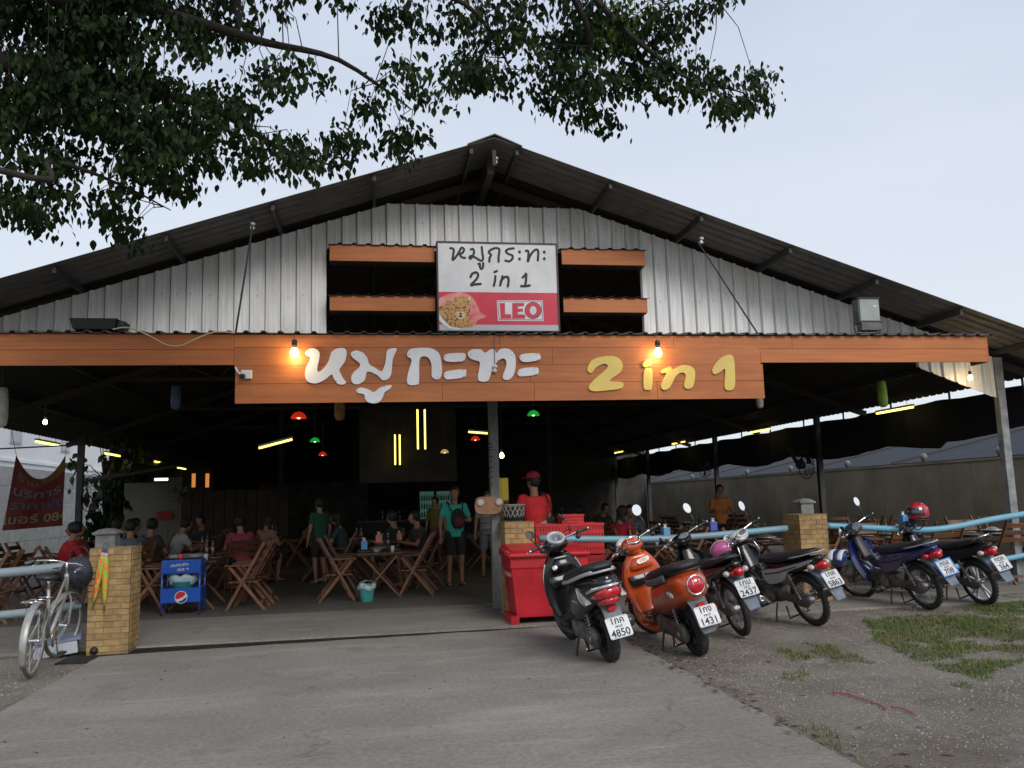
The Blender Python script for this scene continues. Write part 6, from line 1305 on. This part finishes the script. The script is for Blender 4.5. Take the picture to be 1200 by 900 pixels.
MB().ell(hc2 + Matrix.Rotation(R_(30), 3, 'Z') @ V((0, .12, .055)), (.07, .07, .008), 14, 6).build('cap_peak', cloth('capred', (.35, .02, .03)), cp, smooth=True)
sl = thing('shoulder_bag', 'grey and black shoulder bag slung on the man in the red T-shirt', 'bag', t2.location, rz=t2.rotation_euler.z); sl.scale = t2.scale
MB().box(tuple(T2(1.03, -.14, .10)), (.26, .06, .12), rot=(0, -.45, 0)).build('bag_body', mat('bag_grey', (.3, .3, .29), .7), sl, bevel=.02); MB().box(tuple(T2(1.06, -.145, .16)), (.12, .065, .12), rot=(0, -.45, 0)).build('bag_panel', dkc, sl, bevel=.02)
MB().tube(smooth_poly([tuple(T2(1.08, -.15, .18)), tuple(T2(1.25, -.14, .17)), tuple(T2(1.44, -.07, .12)), tuple(T2(1.42, .08, .06))], 4, False), .012, 6, flat=(.5, 1.4)).build('bag_strap', dkc, sl, smooth=True)
person('person in a white striped shirt standing behind the man in teal', at_floor(572, 17.2), 170, mat('striped_shirt', (.35, .34, .33), .8, col2=(.16, .15, .15), scale=6, stretch=(.1, .1, 18), thr=(.48, .52), detail=0), grc, 'stand', 1.66, .017, True, 'down')
person('man in an orange T-shirt standing before the right wall', at_floor(846, 18.2), 165, cloth('orange', (.55, .19, .05)), dkc, 'stand', 1.68, .016, True, 'fwd')
person('person in a mustard shirt standing left of the man in teal', at_floor(511, 20), 150, cloth('mustard', (.16, .12, .03)), dkc, 'stand', 1.6, .018, False, 'down')
person('standing person in a dark green shirt in the dark middle of the hall', at_floor(375, 17.2), 40, cloth('green', (.012, .07, .045)), dkc, 'stand', 1.62, .018, False, 'down')
seat_z = .02
for (px_, Y_, rz, c, lb, hs, ar) in (
 (72, 14.9, -60, (.45, .012, .02), 'seated person in a red T-shirt in front of the red banner', 'short', 'table'), (108, 15.6, 100, (.42, .06, .07), 'seated person in a salmon red shirt right of the banner', 'short', 'table'),
 (130, 16.8, -70, (.03, .025, .03), 'seated person in dark clothes right of the salmon red shirt', 'long', 'table'), (145, 18, -80, (.025, .02, .02), 'tall seated person in black among the left tables', 'short', 'table'),
 (156, 14.9, 40, (.13, .17, .24), 'seated person in a pale blue grey shirt behind the left pillar', 'short', 'table'), (172, 15.8, -30, (.05, .045, .04), 'seated person in a dark jacket right of the pale blue shirt', 'short', 'table'),
 (201, 16.8, -60, (.4, .42, .4), 'seated person in a white top with a bag strap in front of the pale wall', 'short', 'table'), (284, 16.2, 20, (.30, .05, .08), 'seated person in a pink shirt seen from behind left of the dark aisle', 'short', 'table'),
 (303, 17.6, -40, (.3, .14, .12), 'seated person in a flowered blouse beside the pink shirt', 'long', 'table'), (405, 17.4, 80, (.03, .05, .06), 'seated dark clothed person left of the middle table', 'long', 'table'),
 (466, 16.0, 60, (.02, .02, .025), 'seated person in black leaning over the middle table', 'short', 'table'), (497, 15.7, 110, (.05, .04, .035), 'person in a brown shirt hunched over the right side of the middle table', 'short', 'table'),
 (720, 14.2, -60, (.42, .015, .03), 'seated person in a red shirt behind the pipe rail', 'long', 'table'), (740, 16.2, 160, (.15, .15, .15), 'seated person in a grey shirt right of the red shirt behind the rail', 'short', 'table'),
 (690, 17.5, 30, (.02, .04, .035), 'seated person in dark green behind the red crates', 'short', 'table'), (703, 20, -150, (.04, .04, .045), 'seated person in dark grey further back behind the red crates', 'short', 'table'),
 (665, 18, 20, (.02, .02, .02), 'seated person in black just right of the red capped man', 'short', 'table'), (240, 19.5, 150, (.03, .03, .04), 'small seated person in dark blue far back on the left', 'short', 'table')):
    person(lb, at_floor(px_, Y_, seat_z), rz, cloth('c%d%d' % (px_, int(c[0] * 100)), c), navy, 'sit', 1.76, .019, False, ar, random.uniform(.1, .3), hs)
    x_, y_, _ = at_floor(px_, Y_); a = R_(rz)
    chair(x_, y_ - .0, rz, 'wooden chair under the ' + ' '.join(lb.replace('seated ', '').split()[:11]), 'chairs under seated guests')
# ================================================================== PLANTS AND FAR SURROUNDINGS
leaf_a = mat('tree_leaf', (.024, .050, .011), .65, col2=(.009, .020, .006), scale=5, spec=.18); leaf_y = mat('young_leaf', (.16, .22, .025), .5, var=.2)
for m in (leaf_a, leaf_y):
    b = m.node_tree.nodes['Principled BSDF']; n_ = m.node_tree.nodes; tr = n_.new('ShaderNodeBsdfTranslucent'); ms = n_.new('ShaderNodeMixShader'); ms.inputs[0].default_value = .22
    src = b.inputs['Base Color'].links[0].from_socket; m.node_tree.links.new(src, tr.inputs['Color']); o_ = [x for x in n_ if x.type == 'OUTPUT_MATERIAL'][0]
    m.node_tree.links.new(b.outputs[0], ms.inputs[1]); m.node_tree.links.new(tr.outputs[0], ms.inputs[2]); m.node_tree.links.new(ms.outputs[0], o_.inputs['Surface'])
bark = mat('bark', (.032, .026, .02), .9, col2=(.018, .015, .012), scale=14, stretch=(4, 4, 1), bump=.6)
rnd = random.Random(11)
LV = [(0, 0, 0), (.030, .028, -.004), (.040, .065, -.012), (.022, .105, -.03), (0, .135, -.045), (-.022, .105, -.03), (-.040, .065, -.012), (-.030, .028, -.004), (0, .065, .006)]
LF = [(0, 1, 8), (1, 2, 8), (2, 3, 4, 8), (8, 4, 5, 6), (8, 6, 7), (8, 7, 0)]
def leafM(p, s, droop=None):
    az = rnd.uniform(0, 2 * pi); dr = rnd.uniform(-1.5, -.35) if droop is None else droop
    return Matrix.Translation(p) @ Matrix.Rotation(az, 4, 'Z') @ Matrix.Rotation(dr, 4, 'X') @ Matrix.Rotation(rnd.uniform(-.7, .7), 4, 'Y') @ Matrix.Scale(s, 4)
def leaves_mesh(mb, p, s, droop=None): mb.add(LV, LF, leafM(p, s, droop))
tree = thing('overhanging_tree', 'large dark leafed tree whose branches hang over the roof from the upper left', 'tree', (-8.6, 4.2, 0))
TI = Matrix.Translation((8.6, -4.2, 0))
MB().tube(smooth_poly([(-8.6, 4.2, -.2), (-8.5, 4.25, 1.5), (-8.3, 4.4, 3.2), (-8.0, 4.7, 5.0)], 4, False), [.42 - .012 * i for i in range(13)], 14).build('trunk', bark, tree, smooth=True, xf=TI)
root0 = V((-8.0, 4.7, 5.0))
limbs = []
def limb(pts, r0, r1):
    s_ = smooth_poly([tuple(p) for p in pts], 5, False); n_ = len(s_); P_ = [V(p) + V((.04 * noise.noise(V(p) * 1.7), .04 * noise.noise(V(p) * 1.7 + V((9, 0, 0))), .05 * noise.noise(V(p) * 1.7 + V((0, 9, 0))))) for p in s_]
    limbs.append(P_); MB().tube(P_, [r0 + (r1 - r0) * i / (n_ - 1) for i in range(n_)], 8).build('limb', bark, tree, smooth=True, xf=TI)
limb([root0, at(-60, 60, 7.0), at(40, 75, 7.3), at(150, 100, 7.6), at(250, 130, 7.8), at(330, 175, 8.2), at(390, 195, 8.4)], .11, .008)
limb([root0, at(-40, 190, 6.5), at(60, 190, 7.0), at(140, 215, 7.4), at(200, 245, 7.8)], .035, .004)
limb([root0, at(-40, -20, 6.6), at(120, 0, 7.0), at(280, 40, 7.4), at(400, 70, 7.7), at(480, 130, 8.0)], .09, .007)
limb([at(120, 0, 7.0), at(300, -40, 6.8), at(450, -30, 6.9), at(560, 20, 7.2), at(600, 90, 7.5)], .06, .006)
limb([at(300, -40, 6.8), at(500, -90, 6.4), at(650, -40, 6.7), at(740, 40, 7.0), at(800, 85, 7.2), at(870, 110, 7.4)], .055, .006)
limb([at(650, -40, 6.7), at(690, 40, 7.0), at(680, 110, 7.4)], .04, .008); limb([at(650, -40, 6.7), at(760, -30, 6.8), at(840, 0, 7.0)], .035, .007)
limb([root0, (-6.5, 3.0, 7.5), (-4.5, 2.0, 8.4), (-2.0, 1.5, 8.8)], .14, .02); limb([root0, (-9.5, 5.5, 7.5), (-11, 6.5, 9)], .14, .03)
blobs = [(40,40,90,80,1),(150,60,90,70,1),(60,150,90,60,1),(170,150,80,60,1),(20,225,45,35,.9),(50,262,14,10,.8),(130,225,34,22,.7),(122,252,12,14,.8),(225,190,70,45,1),(225,222,30,14,.6),(320,185,50,26,.95),(385,190,22,11,.9),(300,120,55,38,.6),
 (250,28,50,38,.9),(350,12,60,22,.7),(440,22,55,28,.7),(372,95,38,30,.5),(428,112,38,28,.55),(470,150,28,25,.9),(470,175,14,12,1),(500,90,45,40,.9),(555,40,60,40,.9),(545,110,35,25,.8),(595,105,28,14,.8),(575,75,40,30,.8),(635,25,55,35,1),(690,60,60,50,1.1),
 (650,85,30,25,.8),(650,125,22,12,.8),(700,115,35,28,1.1),(705,142,24,12,1),(750,50,50,45,1.1),(740,100,35,28,1.0),(785,70,35,30,1.0),(800,30,30,25,.8),(835,5,22,12,.9),(815,105,18,12,.8),(850,95,22,16,.9),(838,125,18,12,.9),(878,90,13,12,.9),(880,128,12,12,.9),(852,142,9,10,1),(772,110,18,14,.8),
 (100,-60,200,60,.8),(350,-60,150,50,.8),(600,-60,150,50,.8),(760,-40,80,30,.8),(150,276,16,6,.3),(400,180,18,16,.5)]
cl = []
for bx_, by_, rx, ry, wt in blobs:
    n_ = max(2, int(rx * ry * pi / (430 if bx_ < 340 else (740 if bx_ < 620 else 560)) * wt))
    for _ in range(n_):
        a = rnd.uniform(0, 2 * pi); r = sqrt(rnd.random()); cl.append(at(bx_ + rx * r * cos(a), by_ - 9 + ry * r * sin(a) * .95, rnd.uniform(6.8, 8.4)))
for _ in range(60): cl.append(V((rnd.uniform(-11, 1.5), rnd.uniform(.5, 5.5), rnd.uniform(6.8, 9.2))))
for _ in range(60): cl.append(V((rnd.uniform(-12, -6.5), rnd.uniform(5, 9), rnd.uniform(5.2, 9))))
LP_ = [p for l in limbs for p in l]
crown = MB(); young = MB(); tw = MB(); cand = []
for i, c in enumerate(cl):
    near = min(LP_, key=lambda p: (p - c).length + (0 if p.z > c.z - .2 else .5)); mid = near.lerp(c, .5) + V((rnd.uniform(-.1, .1), rnd.uniform(-.1, .1), .12))
    e = c + V((0, 0, -.05)); tw.tube([near, mid, c, e + (c - near).normalized() * .1], [.006, .004, .003, .0015], 4, cap=False)
    on = c.y > 5.5; nl = rnd.randint(34, 78) if on else 18
    yg = on and abs(at(735, 25, c.y).x - c.x) < .32 and abs(at(735, 25, c.y).z - c.z) < .25 and rnd.random() < .6
    for _ in range(nl):
        a = V((rnd.gauss(0, .105), rnd.gauss(0, .11), rnd.gauss(-.02, .052))); s = rnd.choice((.3, .4, .48, .55, .62, .72)) * rnd.uniform(.9, 1.1) * (1 if on else 1.9)
        if on and c.y < 7.25 and not yg and rnd.random() < .2 : cand.append((c + a, s, c.y))
        else: leaves_mesh(young if (yg and rnd.random() < .5) else crown, c + a, s)
cand.sort(key=lambda q: q[2]); LME = MB().add(LV, LF).mesh('leaf', leaf_a)
for p, s, _ in cand[:300]: o = put('leaf', LME, tree); o.matrix_local = TI @ leafM(p, s)
for p, s, _ in cand[300:]: leaves_mesh(crown, p, s)
crown.build('crown', leaf_a, tree, xf=TI, kind='stuff'); young.build('young_shoots', leaf_y, tree, xf=TI, kind='stuff'); tw.build('twigs', bark, tree, xf=TI, kind='stuff')
# grass tufts and gravel on the right
def inpoly(x, y, P_):
    c = False; j = len(P_) - 1
    for i in range(len(P_)):
        if (P_[i][1] > y) != (P_[j][1] > y) and x < (P_[j][0] - P_[i][0]) * (y - P_[i][1]) / (P_[j][1] - P_[i][1]) + P_[i][0]: c = not c
        j = i
    return c
gm = mat('grass_blade', (.085, .135, .032), .8, col2=(.15, .15, .055), scale=2, spec=.2)
gp = [[(1010, 722), (1090, 718), (1210, 690), (1330, 690), (1300, 800), (1210, 765), (1140, 790), (1080, 772), (1030, 752)], [(905, 752), (960, 748), (1030, 772), (1010, 786), (930, 772)], [(1110, 790), (1165, 786), (1170, 802), (1120, 802)], [(915, 785), (945, 782), (950, 792), (920, 794)], [(745, 768), (770, 764), (800, 785), (770, 790)], [(1180, 650), (1500, 640), (1500, 720), (1200, 700)], [(920, 840), (990, 850), (1010, 895), (960, 890)]]
gpw = [[tuple(gr(x, y).xy) for x, y in P_] for P_ in gp]; G = MB()
for k, P_ in enumerate(gpw):
    xs = [p[0] for p in P_]; ys = [p[1] for p in P_]; ar = (max(xs) - min(xs)) * (max(ys) - min(ys)); dn = (1900, 1300, 900, 800, 700, 900, 420)[k]
    for _ in range(int(ar * dn)):
        x, y = rnd.uniform(min(xs), max(xs)), rnd.uniform(min(ys), max(ys))
        nv = noise.noise(V((x * 1.6, y * 1.6, 7))) + .5 * noise.noise(V((x * 5, y * 5, 2)))
        ex = .12 * noise.noise(V((x * 3, y * 3, 0)))
        if nv < (-.3 if k in (0, 5) else -.02) or not inpoly(x + ex, y + ex, P_): continue
        z = hgt(x, y) - .005; 
        for b_ in range(2):
            a = rnd.uniform(0, 2 * pi); h = rnd.uniform(.015, .05) * (1 + nv * .8); w_ = rnd.uniform(.002, .005); d = V((cos(a), sin(a), 0)); l = V((-d.y, d.x, 0)) * rnd.uniform(-.05, .05); p = V((x + rnd.uniform(-.02, .02), y + rnd.uniform(-.02, .02), z))
            G.add([p - d * w_, p + d * w_, p + d * w_ * .7 + l * .4 + V((0, 0, h * .6)), p - d * w_ * .7 + l * .4 + V((0, 0, h * .6)), p + l + V((0, 0, h))], [(0, 1, 2, 3), (3, 2, 4)])
g_ = G.build('grass', gm, kind='stuff'); tag(g_, 'short patchy grass growing in the gravel at the right', 'grass')
S_ = MB()
for _ in range(60000):
    if rnd.random() < .84: x = rnd.uniform(2.6, 12); y = rnd.uniform(3.6, 11.0)
    else: x = rnd.uniform(-6, -2.85); y = rnd.uniform(5, 10)
    if noise.noise(V((x * .8, y * .8, 4))) < -.25 and rnd.random() < .75: continue
    if 2.6 < x < 12 and x < 2.75 and rnd.random() < .5: continue
    z = hgt(x, y); s = rnd.choice((.004, .005, .005, .006, .006, .007, .008, .012)) * rnd.uniform(.7, 1.2); a = rnd.uniform(0, 3); c_, s2 = cos(a), sin(a)
    vs = [(x + (u * c_ - v * s2) * s, y + (u * s2 + v * c_) * s, z + w_ * s) for u, v, w_ in ((1, 0, .1), (.2, .8, .0), (-.9, .3, .1), (-.3, -.9, .05), (.1, .1, .75), (.4, -.2, .6))]
    S_.add(vs, [(0, 1, 4), (1, 2, 4), (2, 3, 4), (3, 5, 4), (0, 5, 3), (0, 4, 5)])
g_ = S_.build('gravel', mat('gravel_stone', (.30, .272, .235), .9, col2=(.20, .175, .145), scale=9, thr=(.35, .65)), kind='stuff'); tag(g_, 'small grey stones scattered over the earth beside the driveway', 'gravel')
# straw and dead leaves along the driveway edge
D_ = MB()
for _ in range(420):
    if rnd.random() < .6: y = rnd.uniform(4.2, 9.5); x = 2.62 + abs(rnd.gauss(0, .22)) - .08; z = .012 if x < 2.6 else hgt(x, y) + .006
    elif rnd.random() < .5: x = rnd.uniform(-2.7, 2.5); y = rnd.uniform(3.5, 10); z = .002
    else: x = rnd.uniform(2.8, 9); y = rnd.uniform(4, 10); z = hgt(x, y) + .006
    a = rnd.uniform(0, pi); L_ = rnd.uniform(.01, .05) * (.5 if -2.7 < x < 2.5 else 1); w_ = L_ * rnd.uniform(.08, .45); d = V((cos(a), sin(a), 0)); e = V((-d.y, d.x, 0)); p = V((x, y, z)); D_.add([p - d * L_, p - e * w_ + V((0, 0, .004)), p + d * L_, p + e * w_ + V((0, 0, .006))], [(0, 1, 2, 3)])
g_ = D_.build('leaf_litter', mat('litter', (.10, .06, .03), .9, var=.5, scale=3), kind='stuff'); tag(g_, 'dead leaves and straw lying along the driveway edge', 'litter')
rdm = mat('red_string', (.32, .03, .04), .7)
for pts, lb in (([(975, 809), (990, 810), (1010, 816), (1028, 822), (1038, 828)], 'red string lying on the gravel at the right'), ([(842, 812), (858, 816), (872, 825), (882, 832)], 'faded red string lying at the driveway edge'), ([(1044, 825), (1058, 827), (1072, 834)], 'short brown red string beyond the red string')):
    P_ = [gr(x, y) for x, y in pts]; P_ = [V((p.x, p.y, max(hgt(p.x, p.y), -.03) + .012)) for p in P_]; c0 = P_[0]
    o = MB().tube(smooth_poly([tuple(p - c0) for p in P_], 4, False), .007, 6, flat=(.6, 1)).build('plastic_string', rdm, smooth=True); o.location = c0; tag(o, lb, 'string')
# ---- left surroundings
blockm = varied(mat('concrete_block_wall', (.40, .40, .40), .9, col2=(.30, .30, .30), scale=3, bump=.3), .06)
t = thing('block_boundary_wall', 'grey concrete block wall beyond the left eave below the white building', 'wall', (-11.5, 22, 0))
for k in range(16):
    for r in range(5): MB().b2(-.08, .08, k * 2.4 - 8 + .01, k * 2.4 - 5.6 - .01, r * .6, r * .6 + .59).build('wall_panel', blockm, t)
t = thing('white_building', 'tall white rendered building behind the left boundary wall', 'building', (-16, 28, 0)); wr_ = mat('white_render', (.82, .83, .84), .8, col2=(.74, .75, .77), scale=.6)
MB().b2(-10, 2.2, -8, 22, 0, 7.9).build('wall', wr_, t); MB().b2(2.2, 2.26, -3, 20, 3.5, 3.62).build('ledge', wr_, t)
for y in (-4.5, -1, 3, 7.5, 13): f = MB().b2(2.2, 2.24, y, y + 1.1, 4.2, 5.2).build('window_frame', mat('win_frame', (.4, .41, .42), .6), t); MB().b2(2.235, 2.25, y + .08, y + 1.02, 4.28, 5.12).build('pane', mat('dark_pane', (.08, .09, .1), .15, coat=1), f)
for k in range(24): MB().bar((2.6, -8 + k * 1.25, 7.9), (-10, -8 + k * 1.25, 9.6), 1.24, .05).build('roof_sheet', mat('white_roof', (.7, .7, .7), .5, var=.08, scale=2), t)
MB().tube([(2.3, 1.0, 0), (2.3, 1.0, 7.8)], .06, 8).build('downpipe', mat('pipe_blue_grey', (.45, .5, .55), .5), t, smooth=True)
lw = MB().b2(-11.4, -7.6, 10, 40, -.06, -.02).build('lawn', mat('lawn_green', (.05, .12, .03), .9, col2=(.04, .09, .025), scale=6, bump=.5), kind='structure')
# cream wall, lean-to roof and lit windows at the left back
t = thing('back_room', 'pale walled room with a dark lean-to roof and two small lit windows at the left back', 'building', (-6, 26, 0))
def RB(b_, nm, m, **k): return b_.build(nm, m, t, xf=Matrix.Translation((6, -26, 0)), **k)
cm = mat('cream_wall', (.22, .21, .18), .9, col2=(.15, .145, .125), scale=1.2, bump=.2); xa, xb, xc, xd = X_(145, 26, 590), X_(197, 26, 590), X_(213, 26, 590), X_(330, 26, 590)
RB(MB().b2(xa, xb, 26, 26.15, 0, at(160, 566, 26).z), 'cream_wall', cm); RB(MB().b2(xb + .01, xc, 26.0, 26.15, 0, at(160, 560, 26).z), 'cream_wall', cm)
wd_ = mat('dark_wood_wall', (.05, .03, .02), .8, var=.3, scale=3)
xx = xc
while xx < xd: RB(MB().b2(xx + .01, xx + .29, 25.9, 25.95, 0, 2.0), 'wall_board', wd_); xx += .3
a = at(219, 552, 25.8); c = at(250, 580, 25.8); RB(MB().b2(a.x, c.x, 25.76, 25.86, 2.0, a.z + .1), 'window_wall', wd_)
for (u0, u1) in ((225, 229), (241, 245)): a = at(u0, 555, 25.7); c = at(u1, 571, 25.7); f = RB(MB().b2(a.x - .03, c.x + .03, 25.7, 25.74, c.z - .03, a.z + .03), 'window_frame', wd_); MB().b2(a.x, c.x, 25.685, 25.698, c.z, a.z).build('window_pane', em('lit_pane', (.9, .32, .07), .5), f, xf=Matrix.Translation((6, -26, 0)))
a, c = at(100, 563, 22), at(205, 545, 22); RB(MB().add([(a.x, 22, a.z), (c.x, 22, c.z - .0), (c.x + .6, 28, c.z + .5), (a.x - .2, 28, a.z + .7), (a.x, 22, a.z - .06), (c.x, 22, c.z - .06), (c.x + .6, 28, c.z + .44), (a.x - .2, 28, a.z + .64)], [(0, 1, 2, 3), (7, 6, 5, 4), (0, 4, 5, 1), (1, 5, 6, 2), (2, 6, 7, 3), (3, 7, 4, 0)]), 'lean_to_roof', steel)
p = at(189, 562, 24); q = thing('batten_light', 'small cool white batten light under the lean-to roof', 'light', p); MB().b2(-.17, .17, -.03, .03, -.03, .04).build('batten', em('cool_white', (.75, .85, 1), 1.6), q, bevel=.01)
q = thing('red_notice', 'small red notice on the pale back wall', 'sign', at(193, 604, 25.9)); MB().b2(-.2, .2, -.02, .0, -.12, .12).build('notice_board', cloth('notice', (.35, .03, .03)), q)
# fans on posts: wall fan heads seen as dark discs
def fan(p, s, rz, lb):
    t = thing('wall_fan', lb, 'fan', p, rz=R_(rz), group='dark wall fans on the posts')
    g = MB()
    for k in range(16): a = 2 * pi * k / 16; g.tube([(.03 * cos(a), -.1, .03 * sin(a)), (.15 * cos(a), -.12, .15 * sin(a)), (.2 * cos(a), -.06, .2 * sin(a)), (.15 * cos(a), .0, .15 * sin(a))], .003, 4)
    g.torus((0, -.06, 0), .2, .006, 'Y', 24, 5).torus((0, -.1, 0), .1, .003, 'Y', 20, 4); g.build('fan_guard', steel, t)
    for k in range(3): a = 2 * pi * k / 3 + .4; MB().add([(.03 * cos(a), -.05, .03 * sin(a)), (.16 * cos(a - .3), -.07, .16 * sin(a - .3)), (.17 * cos(a + .3), -.045, .17 * sin(a + .3)), (.16 * cos(a + .6), -.03, .16 * sin(a + .6))], [(0, 1, 2, 3), (3, 2, 1, 0)]).build('fan_blade', black_plastic, t)
    MB().lathe([(.05, 0), (.06, .08), (.03, .12)], (0, -.03, 0), (0, 1, 0), 14).build('motor', black_plastic, t, smooth=True); MB().bar((0, .06, 0), (0, .2, .25), .04, .04).build('fan_arm', black_plastic, t); t.scale = (s, s, s)
fan(at(940, 545, 19.5), 1.7, 30, 'large dark fan on the post before the right wall'); fan(at(823, 548, 23), 1.4, 30, 'dark fan further back left of the orange shirted man'); fan(at(112, 585, 17.5), 1.3, -20, 'dark fan beside the left post'); fan(at(213, 578, 22), 1.3, -20, 'dark fan before the pale back room')
# ---- right surroundings
t = thing('right_boundary_wall', 'plain dull plastered wall along the right side of the hall', 'wall', (12.6, 30, 0)); pw = mat('dull_plaster', (.36, .31, .22), .9, col2=(.29, .245, .175), scale=.8, bump=.2); stain(pw, .9, .72)
for k in range(12): MB().b2(-.08, .08, -20 + k * 3.2, -16.8 + k * 3.2 - .012, 0, 2.02).build('plaster_bay', pw, t)
MB().b2(-.1, .1, -20, 18.4, 2.021, 2.07).build('wall_coping', pw, t)
lm = mat('wall_lamp_glass', (.14, .15, .15), .5)
for i, xp in enumerate((1173, 1083, 993, 926, 875, 810)):
    Y_ = XonY(xp, 540, 12.6); q = thing('globe_lamp', '%s small pale globe lamp counted from the right post along the right wall' % ordn[i], 'lamp', (12.6, Y_, 2.07), group='globe lamps on the right wall'); MB().lathe([(.05, 0), (.05, .05), (.03, .06)], n=10).build('lamp_base', steel, q); MB().ell((0, 0, .13), (.08, .08, .09), 12, 8).build('globe', lm, q, smooth=True)
t = thing('neighbour_shed', 'low blue grey metal roofed shed beyond the right wall', 'building', (20, 30, 0)); nr = varied(mat('blue_grey_roof', (.018, .025, .038), .9, col2=(.013, .019, .03), scale=1.2), .05)
for k in range(20): MB().bar((-5.6, -18 + k * 2.2, 2.15), (0.0, -18 + k * 2.2, 3.35), 2.18, .05).build('roof_sheet', nr, t)
MB().b2(-5.2, 8, -18, 24, 0, 2.0).build('wall', pw, t)
for k in range(9): MB().bar((-5.62, -18 + k * 5, 2.2), (0.0, -18 + k * 5, 3.4), .05, .05).build('roof_rib', steel, t)
def bush(x, y, z0, rx, rz2, n, lb, m=None, trunk=True, name='small_tree'):
    t = thing(name, lb, 'tree', (x, y, 0)); b_ = MB(); br = MB()
    if trunk: br.tube([(0, 0, 0), (.1, 0, z0 * .6), (0, .05, z0)], [.1, .07, .05], 8)
    for k in range(n):
        a = rnd.uniform(0, 2 * pi); r = rnd.random() ** .5; zz = rnd.uniform(-1, 1); c = V((rx * r * cos(a) * sqrt(1 - zz * zz * .8), rx * r * sin(a) * sqrt(1 - zz * zz * .8), z0 + rz2 * zz)); br.tube([(0, .02, z0 * .8), c * .5 + V((0, 0, z0 * .45)), c], [.02, .01, .004], 4, cap=False)
        for _ in range(16): leaves_mesh(b_, c + V((rnd.gauss(0, .14), rnd.gauss(0, .14), rnd.gauss(0, .12))), rnd.uniform(1.0, 1.9))
    b_.build('crown', m or leaf_a, t, kind='stuff'); br.build('trunk', bark, t)
lf2 = mat('bush_leaf', (.06, .11, .03), .6, col2=(.03, .06, .02), scale=3); lf3 = mat('pale_leaf', (.17, .2, .06), .6, col2=(.08, .12, .03), scale=3)
p = at(112, 560, 24); bush(p.x + .2, 24, 2.9, .7, .8, 14, 'leafy bush with dangling branches between the left posts', lf2); p = at(152, 590, 28); bush(p.x, 28, 2.2, .7, 1.7, 60, 'tall pale yellow green shrub left of the cream back wall', lf3)
p = at(122, 600, 18.5); bush(p.x, 18.5, 1.1, .35, .8, 16, 'dark leafy plant beside the left post behind the guests', leaf_a)
p = at(665, 560, 44); bush(p.x, 44, 4.2, 3.2, 2.2, 90, 'green tree far behind the hall seen left of the neighbour shed', lf2); p = at(724, 560, 46); bush(p.x, 46, 3.5, 2.2, 1.8, 60, 'green tree far behind the hall beside the neighbour shed roof', lf2)
# counter, fridges and the lit yellow cupboard deep inside
t = thing('drinks_fridge', 'tall glass fronted drinks fridge glowing greenish at the back', 'fridge', at(510, 585, 34)); fz = t.location.z; t.location.z = 0; t.location.x = at(510, 585, 34).x
MB().b2(-.65, .65, 0, .6, 0, 2.0).build('cabinet', steel, t)
for s in (-1, 1):
    d = MB().b2(s * .33 - .27, s * .33 + .27, -.03, 0, .5, 1.9).build('glass_door', em('fridge_glow', (.25, .6, .5), .07), t)
    for r in range(4):
        for k in range(5): MB().lathe([(.035, 0), (.035, .16), (.015, .2), (.015, .25)], (s * .33 - .2 + k * .1, -.07, .58 + r * .32), n=8).build('bottle', mat('fridge_bottle%d' % (k % 3), ((.3, .4, .35), (.05, .2, .1), (.35, .35, .3))[k % 3], .3), d)
t = thing('yellow_cupboard', 'yellow lit cupboard seen right of the middle post', 'cupboard', (at(588, 600, 24).x, 24, 0)); a, c = at(580, 560, 24), at(598, 586, 24); w_ = c.x - a.x
MB().b2(-w_ / 2, w_ / 2, 0, .5, 0, a.z).build('cupboard_body', mat('yellow_ply', (.45, .34, .06), .6), t)
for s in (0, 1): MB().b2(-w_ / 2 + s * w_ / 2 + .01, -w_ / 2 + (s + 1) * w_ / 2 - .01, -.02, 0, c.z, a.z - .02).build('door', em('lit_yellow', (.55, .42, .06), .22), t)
t = thing('serving_counter', 'long dark serving counter across the back of the hall', 'counter', (1.5, 28, 0)); MB().b2(-2, 6, -.3, .3, .9, .96).build('counter_top', woodt, t); MB().b2(-1.95, 5.95, -.26, .26, 0, .9).build('counter_front', dk, t)
for k in range(9): tcopy('drink_bottle', [('bottle_glass', m_bot), ('bottle_cap', m_cap)], 'bottle standing on the dark serving counter', 'bottle', 'bottles on the counter', (.3 + k * .55, 27.9, .96))
# wicker basket by the red shirted man
p = at(602, 612, 12.0); t = thing('wicker_basket', 'grey lattice basket behind the middle brick pillar', 'basket', (p.x, 12.0, p.z - .0)); wk = mat('wicker', (.25, .24, .21), .8, var=.3); q = MB()
for k in range(14):
    a = 2 * pi * k / 14
    for d in (-1, 1): q.tube([(.12 * cos(a), .12 * sin(a), 0), (.15 * cos(a + d * .4), .15 * sin(a + d * .4), .12), (.16 * cos(a + d * .8), .16 * sin(a + d * .8), .24)], .008, 5)
q.build('lattice', wk, t); MB().torus((0, 0, .24), .16, .014, 'Z', 24, 6).build('basket_rim', wk, t, smooth=True); MB().torus((0, 0, 0), .12, .012, 'Z', 24, 6).build('basket_base', wk, t, smooth=True); MB().lathe([(.145, .03), (.14, .2), (.01, .21)], n=20).build('basket_lining', dkc, t, smooth=True)
q = thing('side_stool', 'small dark table carrying the lattice basket', 'table', (p.x, 12.0, 0)); MB().b2(-.2, .2, -.2, .2, p.z - .03, p.z - .002).build('top', woodt, q)
for sx in (-1, 1):
    for sy in (-1, 1): MB().b2(sx * .16 - .02, sx * .16 + .02, sy * .16 - .02, sy * .16 + .02, 0, p.z - .031).build('leg', wood, q)
